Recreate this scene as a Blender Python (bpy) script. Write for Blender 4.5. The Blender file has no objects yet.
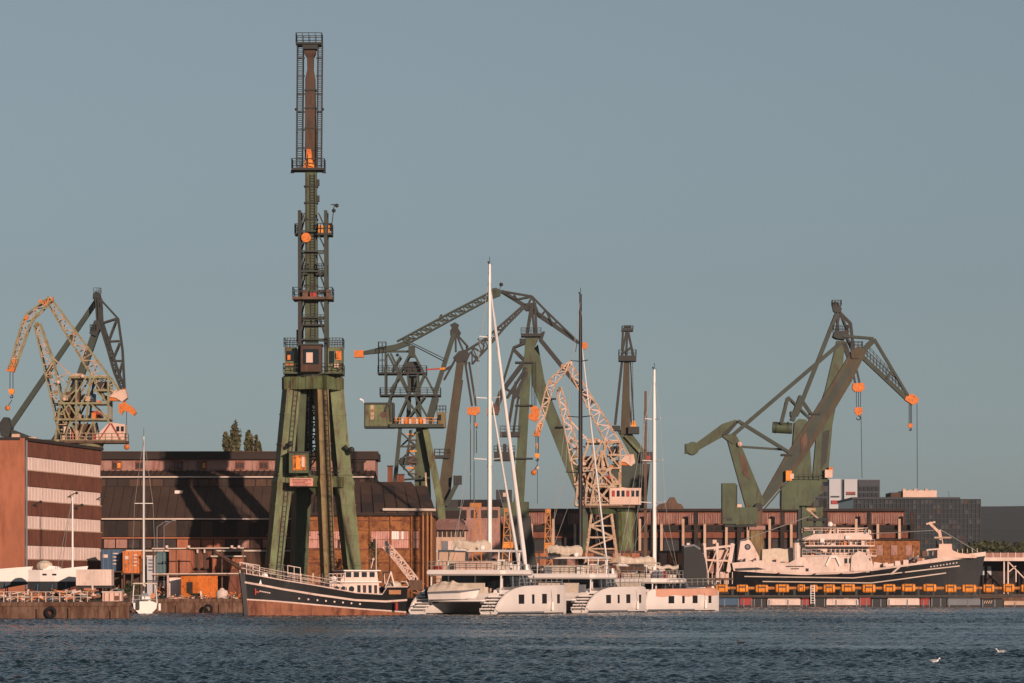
import bpy, bmesh, math, random
import numpy as np
from mathutils import Vector, Matrix
random.seed(7)
R = math.radians
scene = bpy.context.scene
COL = scene.collection
F, CH, HY = 4000.0, 3.0, 583.0          # focal length in pixels, camera height, horizon row
# ------------------------------------------------------------------ camera
cam = bpy.data.cameras.new('camera'); camo = bpy.data.objects.new('camera', cam); COL.objects.link(camo)
camo.location = (0, 0, CH); camo.rotation_euler = (R(90), 0, 0)
cam.sensor_width = 36; cam.lens = F / 1024 * 36; cam.shift_y = (HY - 341.5) / 1024
cam.clip_start = 1; cam.clip_end = 30000
scene.camera = camo
# ------------------------------------------------------------------ sky and sun
SUN_AZ, SUN_EL = 25, 12                 # degrees right of straight behind the camera, above the horizon
world = bpy.data.worlds.new('World'); scene.world = world; world.use_nodes = True
wn = world.node_tree.nodes; wl = world.node_tree.links
bg = wn['Background']
sky = wn.new('ShaderNodeTexSky'); sky.sky_type = 'NISHITA'; sky.sun_disc = False
sky.sun_elevation = R(SUN_EL); sky.sun_rotation = R(180 - SUN_AZ)
sky.air_density = 1.0; sky.dust_density = 0.35; sky.ozone_density = 3.0
hs = wn.new('ShaderNodeHueSaturation'); hs.inputs['Saturation'].default_value = 0.29; hs.inputs['Value'].default_value = 1.0
tint = wn.new('ShaderNodeMix'); tint.data_type = 'RGBA'; tint.blend_type = 'MULTIPLY'
tint.inputs[0].default_value = 1.0; tint.inputs[7].default_value = (0.80, 0.935, 1.01, 1)
wl.new(sky.outputs[0], hs.inputs['Color']); wl.new(hs.outputs[0], tint.inputs[6]); wl.new(tint.outputs[2], bg.inputs[0])
bg.inputs[1].default_value = 0.059
sun = bpy.data.lights.new('sun', 'SUN'); suno = bpy.data.objects.new('sun', sun); COL.objects.link(suno)
sun.energy = 5.0; sun.angle = R(0.6); sun.color = (1.0, 0.72, 0.57)
to_sun = Vector((math.sin(R(SUN_AZ)) * math.cos(R(SUN_EL)), -math.cos(R(SUN_AZ)) * math.cos(R(SUN_EL)), math.sin(R(SUN_EL))))
suno.rotation_euler = to_sun.to_track_quat('Z', 'Y').to_euler(); suno.location = (60, -60, 80)
scene.view_settings.view_transform = 'Standard'; scene.view_settings.look = 'None'
scene.view_settings.exposure = 0.0; scene.view_settings.gamma = 1.0; scene.view_settings.use_curve_mapping = False
scene.cycles.max_bounces = 5; scene.cycles.diffuse_bounces = 2; scene.cycles.glossy_bounces = 3
scene.cycles.use_denoising = True

# ------------------------------------------------------------------ materials
def lin(h):
    h = h.lstrip('#')
    return tuple(((int(h[i:i+2], 16) / 255) / 12.92 if int(h[i:i+2], 16) < 11 else ((int(h[i:i+2], 16) / 255 + .055) / 1.055) ** 2.4) for i in (0, 2, 4)) + (1,)

def M(name, col, rough=.6, var=.25, scale=.35, rust=None, ramt=.45, metal=0.0, bump=0.0, bscale=3.0, streak=True, spec=.35, ribs=None):
    """painted, weathered surface: base colour with slow tone changes, rust or dirt in runs, fine relief"""
    m = bpy.data.materials.new(name); m.use_nodes = True
    nt = m.node_tree; n = nt.nodes; l = nt.links; b = n['Principled BSDF']
    geo = n.new('ShaderNodeNewGeometry')
    no = n.new('ShaderNodeTexNoise'); no.inputs['Scale'].default_value = scale; no.inputs['Detail'].default_value = 6; no.inputs['Roughness'].default_value = .65
    l.new(geo.outputs['Position'], no.inputs['Vector'])
    cr = n.new('ShaderNodeValToRGB'); c = lin(col)
    cr.color_ramp.elements[0].position = .3; cr.color_ramp.elements[1].position = .72
    cr.color_ramp.elements[0].color = tuple(x * (1 - var) for x in c[:3]) + (1,)
    cr.color_ramp.elements[1].color = tuple(min(1, x * (1 + var)) for x in c[:3]) + (1,)
    l.new(no.outputs['Fac'], cr.inputs['Fac']); out = cr.outputs[0]
    if rust:
        mp = n.new('ShaderNodeMapping'); l.new(geo.outputs['Position'], mp.inputs['Vector'])
        mp.inputs['Scale'].default_value = (1, 1, .22) if streak else (1, 1, 1)
        n2 = n.new('ShaderNodeTexNoise'); n2.inputs['Scale'].default_value = scale * 4.5; n2.inputs['Detail'].default_value = 8; n2.inputs['Roughness'].default_value = .7
        l.new(mp.outputs[0], n2.inputs['Vector'])
        r2 = n.new('ShaderNodeValToRGB'); r2.color_ramp.elements[0].position = 1 - ramt - .08; r2.color_ramp.elements[1].position = 1 - ramt + .1
        l.new(n2.outputs['Fac'], r2.inputs['Fac'])
        mx = n.new('ShaderNodeMix'); mx.data_type = 'RGBA'; l.new(r2.outputs[0], mx.inputs[0]); l.new(out, mx.inputs[6]); mx.inputs[7].default_value = lin(rust)
        out = mx.outputs[2]
    l.new(out, b.inputs['Base Color'])
    b.inputs['Roughness'].default_value = rough; b.inputs['Metallic'].default_value = metal; b.inputs['Specular IOR Level'].default_value = spec
    if bump or ribs:
        bp = n.new('ShaderNodeBump'); bp.inputs['Strength'].default_value = bump or .5; bp.inputs['Distance'].default_value = .08
        if ribs:
            w = n.new('ShaderNodeTexWave'); w.bands_direction = ribs[0]; w.inputs['Scale'].default_value = ribs[1]; l.new(geo.outputs['Position'], w.inputs['Vector'])
            l.new(w.outputs['Fac'], bp.inputs['Height'])
        else:
            n3 = n.new('ShaderNodeTexNoise'); n3.inputs['Scale'].default_value = bscale; n3.inputs['Detail'].default_value = 5
            l.new(geo.outputs['Position'], n3.inputs['Vector']); l.new(n3.outputs['Fac'], bp.inputs['Height'])
        l.new(bp.outputs[0], b.inputs['Normal'])
    return m

m_green = M('green_paint', '#606b48', rust='#48301d', ramt=.46, var=.36, bump=.2)
m_green2 = M('dark_green_paint', '#434f38', rust='#3d2c1a', ramt=.42, var=.3)
m_green3 = M('grey_green_paint', '#313a32', rust='#2e241b', ramt=.36, var=.25)
m_jibbr = M('dark_brown_jib_paint', '#45301f', rust='#2c1c13', ramt=.46, var=.3)
m_boomol = M('olive_brown_boom_paint', '#413c2a', rust='#3d2b1e', ramt=.45, var=.25)
m_dark = M('dark_steel', '#262a28', rust='#3b2a1e', ramt=.38, var=.3, scale=.8)
m_blackst = M('blue_black_steel', '#2a2f33', var=.3, scale=.8)
m_brownst = M('rusty_brown_steel', '#5a4130', rust='#3a2519', ramt=.45, var=.3)
m_olive = M('olive_paint', '#76663f', rust='#5d3f22', ramt=.45, var=.25)
m_cream = M('cream_lattice_paint', '#ad9c84', rust='#945a3a', ramt=.47, var=.25, scale=.9, streak=False)
m_creamg = M('pale_green_lattice_paint', '#7f8263', rust='#7d5534', ramt=.46, var=.3, scale=.9, streak=False)
m_pinkhouse = M('pale_cabin_paint', '#c9ab9a', rust='#a8523a', ramt=.36, var=.15)
m_orange = M('orange_paint', '#c86f2a', rust='#7d4424', ramt=.42, var=.2, scale=.8, streak=False)
m_orange2 = M('yellow_orange_paint', '#d8862c', rust='#8a4e22', ramt=.38, var=.2, scale=.8, streak=False)
m_white = M('white_gelcoat', '#e4dbd4', rough=.3, var=.06, spec=.5)
m_white2 = M('white_ship_paint', '#ccb6aa', rough=.5, var=.18, scale=.6, rust='#9a6a55', ramt=.36)
m_cream2 = M('cream_canvas', '#c5b6a4', rough=.9, var=.12, scale=2, bump=.6, bscale=5)
m_alu = M('white_mast_paint', '#d9d6d2', rough=.4, var=.06)
m_glass = M('tinted_glass', '#12171c', rough=.08, var=.2, spec=.6)
m_pane = M('dusty_pane', '#3d3330', rough=.25, var=.4, scale=.9)
m_rope = M('steel_rope', '#2b2b2a', rough=.7)
m_stay = M('grey_rigging', '#8a8a88', rough=.5)
m_black = M('black_paint', '#17181a', rough=.55, var=.3)
m_navy = M('navy_hull_paint', '#14171b', rough=.42, var=.2, rust='#33261f', ramt=.38)
m_hullblack = M('black_hull_paint', '#191a1c', rough=.45, var=.25, rust='#332319', ramt=.33)
m_copper = M('brown_bottom_paint', '#8d5a42', rough=.7, var=.2, rust='#5a3120', ramt=.45)
m_orange3 = M('faded_orange_paint', '#b07238', rust='#7a4a28', ramt=.42, scale=.8)
m_red = M('red_paint', '#93322a', rough=.6, var=.2)
m_blue = M('blue_paint', '#34506a', rough=.6, var=.2, rust='#4a3a30', ramt=.35)
m_teal = M('teal_paint', '#3f6468', rough=.6, var=.2)
m_tan = M('tan_wood', '#9a6a45', rough=.7, var=.2, scale=1.5)
m_brick_or = M('orange_brick_wall', '#9c6249', rough=.9, var=.18, scale=.25, rust='#87503a', ramt=.46, bump=.3, bscale=2)
m_brick_br = M('brown_brick_band', '#754838', rough=.9, var=.2, scale=.4, rust='#573528', ramt=.45, bump=.3)
m_brick_ye = M('yellow_brick_wall', '#8f5e38', rough=.9, var=.25, scale=.35, rust='#643b27', ramt=.47, streak=False, bump=.4, bscale=3)
m_pinkpane = M('pink_dusty_glazing', '#ead2c8', rough=.5, var=.1, rust='#b98f80', ramt=.35, scale=.6)
m_pinkglass = M('old_pink_glazing', '#bf8b7e', rough=.5, var=.18, rust='#8a5a4e', ramt=.42, scale=.6)
m_pinkwall = M('pink_sheet_wall', '#9a756a', rough=.8, var=.18, rust='#74463a', ramt=.42, scale=.5)
m_roof = M('brown_roof_felt', '#46372f', rough=.9, var=.25, scale=.2, rust='#45332a', ramt=.42)
m_roof2 = M('dark_roof_felt', '#352c28', rough=.9, var=.25, scale=.2)
m_darkwall = M('dark_sheet_wall', '#26201e', rough=.85, var=.3, scale=.3, rust='#46342a', ramt=.4)
m_wallbr = M('brown_sheet_wall', '#4a382e', rough=.85, var=.25, scale=.3, rust='#6b4632', ramt=.38)
m_gutter = M('pale_gutter', '#c3b3a6', rough=.6, var=.15)
m_column = M('pale_concrete', '#b79a85', rough=.85, var=.15, rust='#8a614c', ramt=.38)
m_concrete = M('quay_concrete', '#6d5546', rough=.95, var=.3, scale=.5, rust='#4b3226', ramt=.5, bump=.6, bscale=2)
m_ground = M('yard_ground', '#574a40', rough=.95, var=.3, scale=.15, bump=.4)
m_grey = M('grey_sheet', '#6c7076', rough=.7, var=.15)
m_officedark = M('office_dark_blind', '#343a3f', rough=.6, var=.2)
m_office = M('office_white_panel', '#aeb0b4', rough=.7, var=.08, scale=.05)
m_officeglass = M('office_dark_glass', '#20262b', rough=.25, var=.4, scale=.08)
m_mullion = M('office_mullion', '#2e3338', rough=.6, var=.15)
m_hill = M('wooded_hill', '#2f332f', rough=1, var=.35, scale=.02)
m_leaf = M('poplar_leaf', '#57563a', rough=.8, var=.4, scale=.6)
m_leaf2 = M('shrub_leaf', '#3d4128', rough=.8, var=.4, scale=1.2)
m_bark = M('bark', '#4a3c30', rough=.95)
m_feather = M('white_feather', '#e2e0dc', rough=.8, var=.05)
m_feather2 = M('grey_feather', '#8f9296', rough=.8)
m_cormorant = M('dark_feather', '#1d1b19', rough=.6)
m_beak = M('yellow_beak', '#c98b2a', rough=.5)
m_tyre = M('black_rubber', '#141414', rough=.9)
m_poster = M('poster_print', '#c0702e', rough=.7, var=.4, scale=.9, rust='#5a2f18', ramt=.5, streak=False)
m_signpink = M('sign_print', '#c88f80', rough=.7, var=.1, rust='#8f5348', ramt=.42, scale=2, streak=False)

# ------------------------------------------------------------------ mesh helpers
class MB:
    def __init__(s): s.v = []; s.f = []
    def add(s, vs, fs):
        n = len(s.v); s.v += [tuple(v) for v in vs]; s.f += [tuple(i + n for i in f) for f in fs]; return s
    def hexa(s, a, b):                       # two rings of four corners
        return s.add(list(a) + list(b), [(3,2,1,0),(4,5,6,7),(0,1,5,4),(1,2,6,5),(2,3,7,6),(3,0,4,7)])
    def box(s, lo, hi):
        x0,y0,z0 = lo; x1,y1,z1 = hi
        return s.hexa([(x0,y0,z0),(x1,y0,z0),(x1,y1,z0),(x0,y1,z0)], [(x0,y0,z1),(x1,y0,z1),(x1,y1,z1),(x0,y1,z1)])
    def beam(s, a, b, w, d=None, w2=None, d2=None):
        a = Vector(a); b = Vector(b); d = w if d is None else d; w2 = w if w2 is None else w2; d2 = d if d2 is None else d2
        t = (b - a).normalized(); ref = Vector((0,1,0)) if abs(t.y) < .9 else Vector((1,0,0))
        n1 = t.cross(ref).normalized(); n2 = n1.cross(t)
        r = lambda c, w, d: [c - n1*w/2 - n2*d/2, c + n1*w/2 - n2*d/2, c + n1*w/2 + n2*d/2, c - n1*w/2 + n2*d/2]
        return s.hexa(r(a, w, d), r(b, w2, d2))
    def tube(s, a, b, r, r2=None, n=6):
        a = Vector(a); b = Vector(b); r2 = r if r2 is None else r2
        t = (b - a).normalized(); ref = Vector((0,0,1)) if abs(t.z) < .9 else Vector((1,0,0))
        n1 = t.cross(ref).normalized(); n2 = n1.cross(t)
        g = lambda c, q: [c + (n1*math.cos(2*math.pi*i/n) + n2*math.sin(2*math.pi*i/n))*q for i in range(n)]
        return s.loft([g(a, r), g(b, r2)])
    def loft(s, rings, cap=True, closed=True):
        n = len(rings[0]); vs = [v for r in rings for v in r]; fs = []
        for j in range(len(rings) - 1):
            for i in range(n if closed else n - 1):
                k = (i + 1) % n; fs.append((j*n+i, j*n+k, (j+1)*n+k, (j+1)*n+i))
        if cap and closed: fs += [tuple(range(n))[::-1], tuple((len(rings)-1)*n + i for i in range(n))]
        return s.add(vs, fs)
    def prism(s, pts, vec):
        vec = Vector(vec); return s.loft([[Vector(p) for p in pts], [Vector(p) + vec for p in pts]])
    def ball(s, c, r, n=8, m=6):
        if not hasattr(r, '__len__'): r = (r, r, r)
        rings = [[(c[0] + r[0]*math.sin(math.pi*(j+.02)/(m+.04))*math.cos(2*math.pi*i/n), c[1] + r[1]*math.sin(math.pi*(j+.02)/(m+.04))*math.sin(2*math.pi*i/n), c[2] - r[2]*math.cos(math.pi*(j+.02)/(m+.04))) for i in range(n)] for j in range(m + 1)]
        return s.loft(rings)
    def rail(s, a, b, h=1.05, n=4, r=.035):
        a = Vector(a); b = Vector(b); up = Vector((0,0,h))
        for k in (.5, 1): s.beam(a + up*k, b + up*k, r*2)
        for i in range(n + 1):
            q = a.lerp(b, i/n); s.beam(q, q + up, r*2)
        return s
    def ladder(s, a, b, w, n, r=.04, side=Vector((1,0,0))):
        a = Vector(a); b = Vector(b)
        for k in (-.5, .5): s.beam(a + side*w*k, b + side*w*k, r*2)
        for i in range(n):
            q = a.lerp(b, (i + .5)/n); s.beam(q - side*w/2, q + side*w/2, r*1.5)
        return s

def mesh_obj(name, mb, mat, parent=None, off=(0,0,0), smooth=False):
    me = bpy.data.meshes.new(name)
    me.from_pydata([(v[0]-off[0], v[1]-off[1], v[2]-off[2]) for v in mb.v], [], mb.f)
    me.materials.append(mat)
    if smooth:
        me.polygons.foreach_set('use_smooth', [True]*len(me.polygons)); me.set_sharp_from_angle(angle=R(42))
    o = bpy.data.objects.new(name, me); COL.objects.link(o)
    if parent: o.parent = parent
    return o

def tag(o, label, cat, group=None):
    o['label'] = label; o['category'] = cat
    if group: o['group'] = group
    return o

def struct(name, mb, mat, smooth=False):
    o = mesh_obj(name, mb, mat, smooth=smooth); o['kind'] = 'structure'; return o

class Thing:
    """an Empty at the thing's base; parts are given in world space, or in the thing's own space when local=True"""
    def __init__(s, name, label, cat, loc, rz=0.0, group=None, local=False):
        s.o = bpy.data.objects.new(name, None); COL.objects.link(s.o); s.o.empty_display_size = .5
        s.o.location = loc; s.o.rotation_euler = (0, 0, rz); s.off = (0,0,0) if local else tuple(loc)
        tag(s.o, label, cat, group)
    def part(s, name, mb, mat, parent=None, smooth=False, label=None, stuff=False):
        o = mesh_obj(name, mb, mat, parent or s.o, s.off, smooth)
        if label: o['label'] = label
        if stuff: o['kind'] = 'stuff'
        return o
    def beam(s, name, a, b, w, d, mat, parent=None, w2=None, d2=None):
        return s.part(name, MB().beam(a, b, w, d, w2, d2), mat, parent)
    def box(s, name, lo, hi, mat, parent=None): return s.part(name, MB().box(lo, hi), mat, parent)

def single(name, mb, mat, label, cat, loc, group=None, smooth=False):      # a thing that is one mesh, given in world space
    o = mesh_obj(name, mb, mat, None, loc, smooth); o.location = loc; return tag(o, label, cat, group)

def copy_tree(o, parent=None):
    c = o.copy(); COL.objects.link(c); c.parent = parent
    for ch in o.children: copy_tree(ch, c)
    return c

def place(Y):                                # pixel column and row -> a point at distance Y (+d)
    return lambda x, y, d=0.0: Vector(((x - 512)*Y/F, Y + d, CH + (HY - y)*Y/F))

GZ = 1.4                                     # yard level above the water

class Crane(Thing):
    """helpers for steelwork laid out in the crane's own working plane: x, y in plan units of that plane, d = metres towards the back"""
    def __init__(s, name, label, Y, basex, group='harbour cranes', basez=GZ, cat='crane'):
        s.p = place(Y); s.k = Y/F; b = s.p(basex, 0); b.z = basez
        super().__init__(name, label, cat, b, group=group)
    def bar(s, name, a, b, w, depth, mat, d=0, parent=None, w2=None):
        d += random.uniform(-.025, .025); depth *= random.uniform(.96, 1.04)      # no two members flush
        return s.part(name, MB().beam(s.p(*a, d), s.p(*b, d), w*s.k, depth, (w2 or w)*s.k, depth), mat, parent)
    def pair(s, name, a, b, w, gap, mat, parent=None, depth=None):
        for q in (-1, 1): r = s.bar(name, a, b, w, depth or w*s.k, mat, q*gap/2, parent)
        return r
    def plate(s, name, pts, depth, mat, d=0, parent=None):
        depth *= random.uniform(.99, 1.01) if depth > .3 else 1
        return s.part(name, MB().prism([s.p(*q, d - depth/2) for q in pts], (0, depth, 0)), mat, parent)
    def block(s, name, x0, y0, x1, y1, depth, mat, d=0, parent=None):
        return s.plate(name, [(x0,y1),(x1,y1),(x1,y0),(x0,y0)], depth, mat, d, parent)
    def rail(s, x0, x1, y, depth, mat, h=1.05, n=5, parent=None, d=0):
        mb = MB()
        for q in (-1, 1): mb.rail(s.p(x0, y, d + q*depth/2), s.p(x1, y, d + q*depth/2), h, n)
        for x in (x0, x1): mb.rail(s.p(x, y, d - depth/2), s.p(x, y, d + depth/2), h, 2)
        return s.part('railing', mb, mat, parent)
    def rope(s, a, b, mat=None, d=0, r=.05):
        return s.part('rope', MB().tube(s.p(*a, d), s.p(*b, d), r, n=4), mat or m_rope)
    def lattice(s, name, A, B, n, gap, w, mat, bmat=None, bw=None, d=0, gap2=None):
        """four-chord lattice between the polylines A and B (plan units); every brace is its own piece"""
        bmat = bmat or mat; bw = bw or w*.62; gap2 = gap if gap2 is None else gap2
        def walk(P, t):
            L = [math.dist(P[i], P[i+1]) for i in range(len(P)-1)]; T = sum(L)*t
            for i, q in enumerate(L):
                if T <= q or i == len(L)-1: f = min(1, T/q); return (P[i][0] + (P[i+1][0]-P[i][0])*f, P[i][1] + (P[i+1][1]-P[i][1])*f)
                T -= q
        g = lambda t: (gap + (gap2 - gap)*t)/2
        a = [walk(A, i/n) for i in range(n+1)]; b = [walk(B, i/n) for i in range(n+1)]
        root = None
        for q in (-1, 1):
            for poly in (a, b):
                mb = MB()
                for i in range(n): mb.beam(s.p(*poly[i], d + q*g(i/n)), s.p(*poly[i+1], d + q*g((i+1)/n)), w*s.k)
                o = s.part(name if root is None else 'chord', mb, mat, root); root = root or o
        for i in range(n):
            for q in (-1, 1):
                c0, c1 = (a, b) if i % 2 else (b, a)
                s.beam('brace', s.p(*c0[i], d + q*g(i/n)), s.p(*c1[i+1], d + q*g((i+1)/n)), bw*s.k, bw*s.k, bmat, root)
                if q < 0 or i % 2: s.beam('post', s.p(*a[i+1], d + q*g((i+1)/n)), s.p(*b[i+1], d + q*g((i+1)/n)), bw*s.k, bw*s.k, bmat, root)
            poly = a if i % 2 else b
            s.beam('cross_brace', s.p(*poly[i], d - g(i/n)), s.p(*poly[i+1], d + g((i+1)/n)), bw*s.k, bw*s.k, bmat, root)
        return root
    def hook(s, x, y0, y1, d=0, w=5, nr=2, mat=None):
        """rope falls from y0, an orange block whose top is at y1, and the hook under it"""
        mat = mat or m_orange
        for i in range(nr): s.rope((x - w*.3 + w*.6*i/max(1, nr-1), y0), (x - w*.3 + w*.6*i/max(1, nr-1), y1), d=d)
        bl = s.plate('hook_block', [(x-w*.5,y1),(x+w*.5,y1),(x+w*.6,y1+w*.5),(x+w*.3,y1+w*1.1),(x-w*.3,y1+w*1.1),(x-w*.6,y1+w*.5)], .5, mat, d)
        k = s.k; c = s.p(x, y1 + w*1.5, d); rr = w*.28*k; mb = MB(); pts = [c + Vector((math.cos(t)*rr, 0, math.sin(t)*rr)) for t in np.linspace(R(90), R(-200), 9)]
        for i in range(8): mb.tube(pts[i], pts[i+1], .09, .09 if i < 7 else .03, 5)
        mb.tube(s.p(x, y1 + w, d), pts[0], .09, n=5); s.part('hook', mb, m_dark, bl)
        return bl
# ================================================================== water, yard, hills
def wave_water():
    nx, ny = 560, 1400
    ys = 112*np.exp(np.linspace(0, math.log(560/112), ny)); u = np.linspace(-.165, .165, nx)
    Yg = np.repeat(ys[:, None], nx, 1); Xg = Yg*u[None, :]
    rng = np.random.default_rng(3); H = np.zeros_like(Xg)
    for i in range(54):
        lam = .28*(3.6)**rng.random(); th = R(70) + rng.normal()*1.0; k = 2*math.pi/lam
        ph = k*(Xg*math.cos(th) + Yg*math.sin(th)) + rng.random()*6.28
        H += lam*.0125*(1 - np.abs(np.sin(ph/2)))*1.6 if i % 2 else lam*.0125*np.sin(ph)
    gust = .75 + .35*np.sin(Yg*.06 + 1.3*np.sin(Xg*.05))*np.sin(Xg*.045 + Yg*.021) + .12*np.sin(Yg*.27 + Xg*.03)
    px = u*F + 512
    calm = np.exp(-((Yg - 186 - 1.2*np.sin(Xg*.11) - .02*(Xg-10))/6.5)**4)*np.clip((px[None, :]-430)/90, 0, 1)*(.75 + .25*np.sin(Xg*.5 + Yg*.2))
    calm += .8*np.exp(-((Yg - 236 - 2*np.sin(Xg*.07))/3.5)**2)*np.clip((px[None, :]-560)/80, 0, 1)
    calm = np.clip(calm, 0, 1); rip = (1 - .8*calm)*np.clip(gust + .25, .45, 1.2); H = (H - H.mean())*gust*(1 - .62*calm)
    co = np.stack([Xg, Yg, H], -1).reshape(-1, 3).astype(np.float32)
    idx = np.arange(nx*ny).reshape(ny, nx)
    q = np.stack([idx[:-1, :-1], idx[:-1, 1:], idx[1:, 1:], idx[1:, :-1]], -1).reshape(-1, 4)
    me = bpy.data.meshes.new('water'); me.vertices.add(len(co)); me.vertices.foreach_set('co', co.ravel())
    me.loops.add(q.size); me.loops.foreach_set('vertex_index', q.ravel().astype(np.int32))
    me.polygons.add(len(q)); me.polygons.foreach_set('loop_start', (np.arange(len(q))*4).astype(np.int32))
    me.polygons.foreach_set('use_smooth', np.ones(len(q), bool)); me.update()
    at = me.attributes.new('ripple', 'FLOAT', 'POINT'); at.data.foreach_set('value', rip.ravel().astype(np.float32))
    m = bpy.data.materials.new('harbour_water'); m.use_nodes = True; n = m.node_tree.nodes; l = m.node_tree.links; b = n['Principled BSDF']
    b.inputs['Base Color'].default_value = (.004, .020, .029, 1); b.inputs['Roughness'].default_value = .06; b.inputs['IOR'].default_value = 1.33
    geo = n.new('ShaderNodeNewGeometry'); mp = n.new('ShaderNodeMapping'); mp.inputs['Scale'].default_value = (1, 1.3, 1); l.new(geo.outputs['Position'], mp.inputs['Vector'])
    no = n.new('ShaderNodeTexNoise'); no.inputs['Scale'].default_value = 5.0; no.inputs['Detail'].default_value = 4; l.new(mp.outputs[0], no.inputs['Vector'])
    bp = n.new('ShaderNodeBump'); an = n.new('ShaderNodeAttribute'); an.attribute_name = 'ripple'; l.new(an.outputs['Fac'], bp.inputs['Strength']); bp.inputs['Distance'].default_value = .12; l.new(no.outputs['Fac'], bp.inputs['Height']); l.new(bp.outputs[0], b.inputs['Normal'])
    me.materials.append(m)
    o = bpy.data.objects.new('water', me); COL.objects.link(o); o['kind'] = 'structure'
    struct('open_water', MB().add([(-3000,-500,-.6),(3000,-500,-.6),(3000,2500,-.6),(-3000,2500,-.6)], [(0,1,2,3)]), m)
wave_water()

def gx(px, Y): return (px - 512)*Y/F
edge = [(-900, 335), (gx(129,335), 335), (gx(126,404), 404), (gx(164,404), 404), (gx(425,409), 409), (gx(425,440), 441), (gx(706,441), 441), (gx(706,552), 556), (1500, 556)]
top = MB(); n0 = len(edge)
top.add([(x, y, GZ) for x, y in edge] + [(9000, 12000, GZ), (-9000, 12000, GZ)], [tuple(range(n0 + 2))])
struct('yard_ground', top, m_ground)
for i in range(n0 - 1):                        # quay walls with a proud coping
    a = Vector((*edge[i], 0)); b = Vector((*edge[i+1], 0)); t = (b - a).normalized(); nrm = Vector((t.y, -t.x, 0))
    mb = MB(); z = Vector((0,0,1))
    mb.hexa([a - z*1.5, b - z*1.5, b - nrm*.8 - z*1.5, a - nrm*.8 - z*1.5], [a + z*(GZ-.34), b + z*(GZ-.34), b - nrm*.8 + z*(GZ-.34), a - nrm*.8 + z*(GZ-.34)])
    w = struct('quay_wall', mb, m_concrete)
    L = (b - a).length; L = min(L, 330); n = max(1, int(L/4.6)); s0 = b if i == 0 else a; dr = -t if i == 0 else t
    for k in range(min(n, 40)):
        q0 = s0 + dr*(L/n*k + .03); q1 = s0 + dr*(L/n*(k+1) - .03); o = nrm*(.10 + .03*random.random())
        mesh_obj('coping_block', MB().hexa([q0 + o + z*(GZ-.33), q1 + o + z*(GZ-.33), q1 - nrm*.8 + z*(GZ-.33), q0 - nrm*.8 + z*(GZ-.33)], [q0 + o + z*(GZ+.012), q1 + o + z*(GZ+.012), q1 - nrm*.8 + z*(GZ+.012), q0 - nrm*.8 + z*(GZ+.012)]), m_concrete, w)
    if i in (0, 3):
        for k in range(0, 12, 1):              # rotten timber piles standing against the wall
            q = s0 + dr*(1.0 + k*(2.1 if i else 3.2) + random.random()) + nrm*.13
            mesh_obj('timber_pile', MB().tube(q - z*1.2, q + z*(.55 + .5*random.random()), .14, .12, 7), m_brownst, w)

hb = MB(); N = 60; rings = []
for j, (yy, hh) in enumerate([(2600, 0), (2900, .6), (3400, 1), (4200, .9), (5200, 0)]):
    rings.append([Vector((235 + i*30 + (yy-2600)*.095, yy, GZ - .5 + hh*(66 + 1.5*math.sin(i*.4) + .8*math.sin(i*1.3) + random.random()*.7)*min(1, (i + .2)/1.5))) for i in range(N)])
hb.loft(rings, closed=False); struct('hills', hb, m_hill)

# ================================================================== foliage helper
def leaves(mb, c, rx, ry, rz, n, s, rnd):
    for _ in range(n):
        while True:
            q = Vector((rnd.uniform(-1,1), rnd.uniform(-1,1), rnd.uniform(-1,1)))
            if .25 < q.length < 1: break
        o = Vector((c[0] + q.x*rx, c[1] + q.y*ry, c[2] + q.z*rz)); a = Vector((rnd.gauss(0,1), rnd.gauss(0,1), rnd.gauss(0,1))).normalized()*s*rnd.uniform(.6, 1.3)
        b = a.cross(Vector((rnd.gauss(0,1), rnd.gauss(0,1), rnd.gauss(0,1)))).normalized()*s*.6
        mb.add([o - a, o + b, o + a, o - b], [(0,1,2,3)])

def poplar(px, py_top, w, Y, label):
    p = place(Y); b = p(px, 0); b.z = GZ; t = p(px, py_top); h = t.z - b.z; k = Y/F; rnd = random.Random(px)
    th = Thing('poplar_tree', label, 'tree', b, group='poplars behind the hall')
    mb = MB(); mb.tube(b, b + Vector((.2, 0, h*.5)), .45, .3, 7); mb.tube(b + Vector((.2, 0, h*.5)), b + Vector((0, 0, h*.96)), .3, .05, 6)
    for i in range(9):
        q = b + Vector((.1, 0, h*(.3 + .06*i))); a = rnd.random()*6.28; mb.tube(q, q + Vector((math.cos(a)*w*k*.35, math.sin(a)*w*k*.35, h*.15)), .11, .03, 5)
    th.part('trunk', mb, m_bark)
    cr = MB()
    for i in range(56):
        f = rnd.random(); rr = w*k*.5*(max(.05, math.sin(math.pi*min(1, .28 + f*.66)))**.6)
        a = rnd.random()*6.28; off = rr*.8*rnd.random()**.5
        c = b + Vector((math.cos(a)*off, math.sin(a)*off, h*(.38 + .54*f)))
        leaves(cr, c, rr*.34 + .15, rr*.34 + .15, h*.04 + .3, 46, .34, rnd)
    th.part('crown', cr, m_leaf)
for px, top_, w, n in ((236, 412, 20, 'tallest poplar tree behind the brown hall roof'), (227, 425, 14, 'small poplar left of the tallest poplar behind the hall roof'),
                       (249, 424, 15, 'slim poplar just right of the tallest poplar behind the hall'), (257, 428, 14, 'rightmost poplar behind the hall roof, nearest the tall green crane')):
    poplar(px, top_, w, 590, n)

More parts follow.
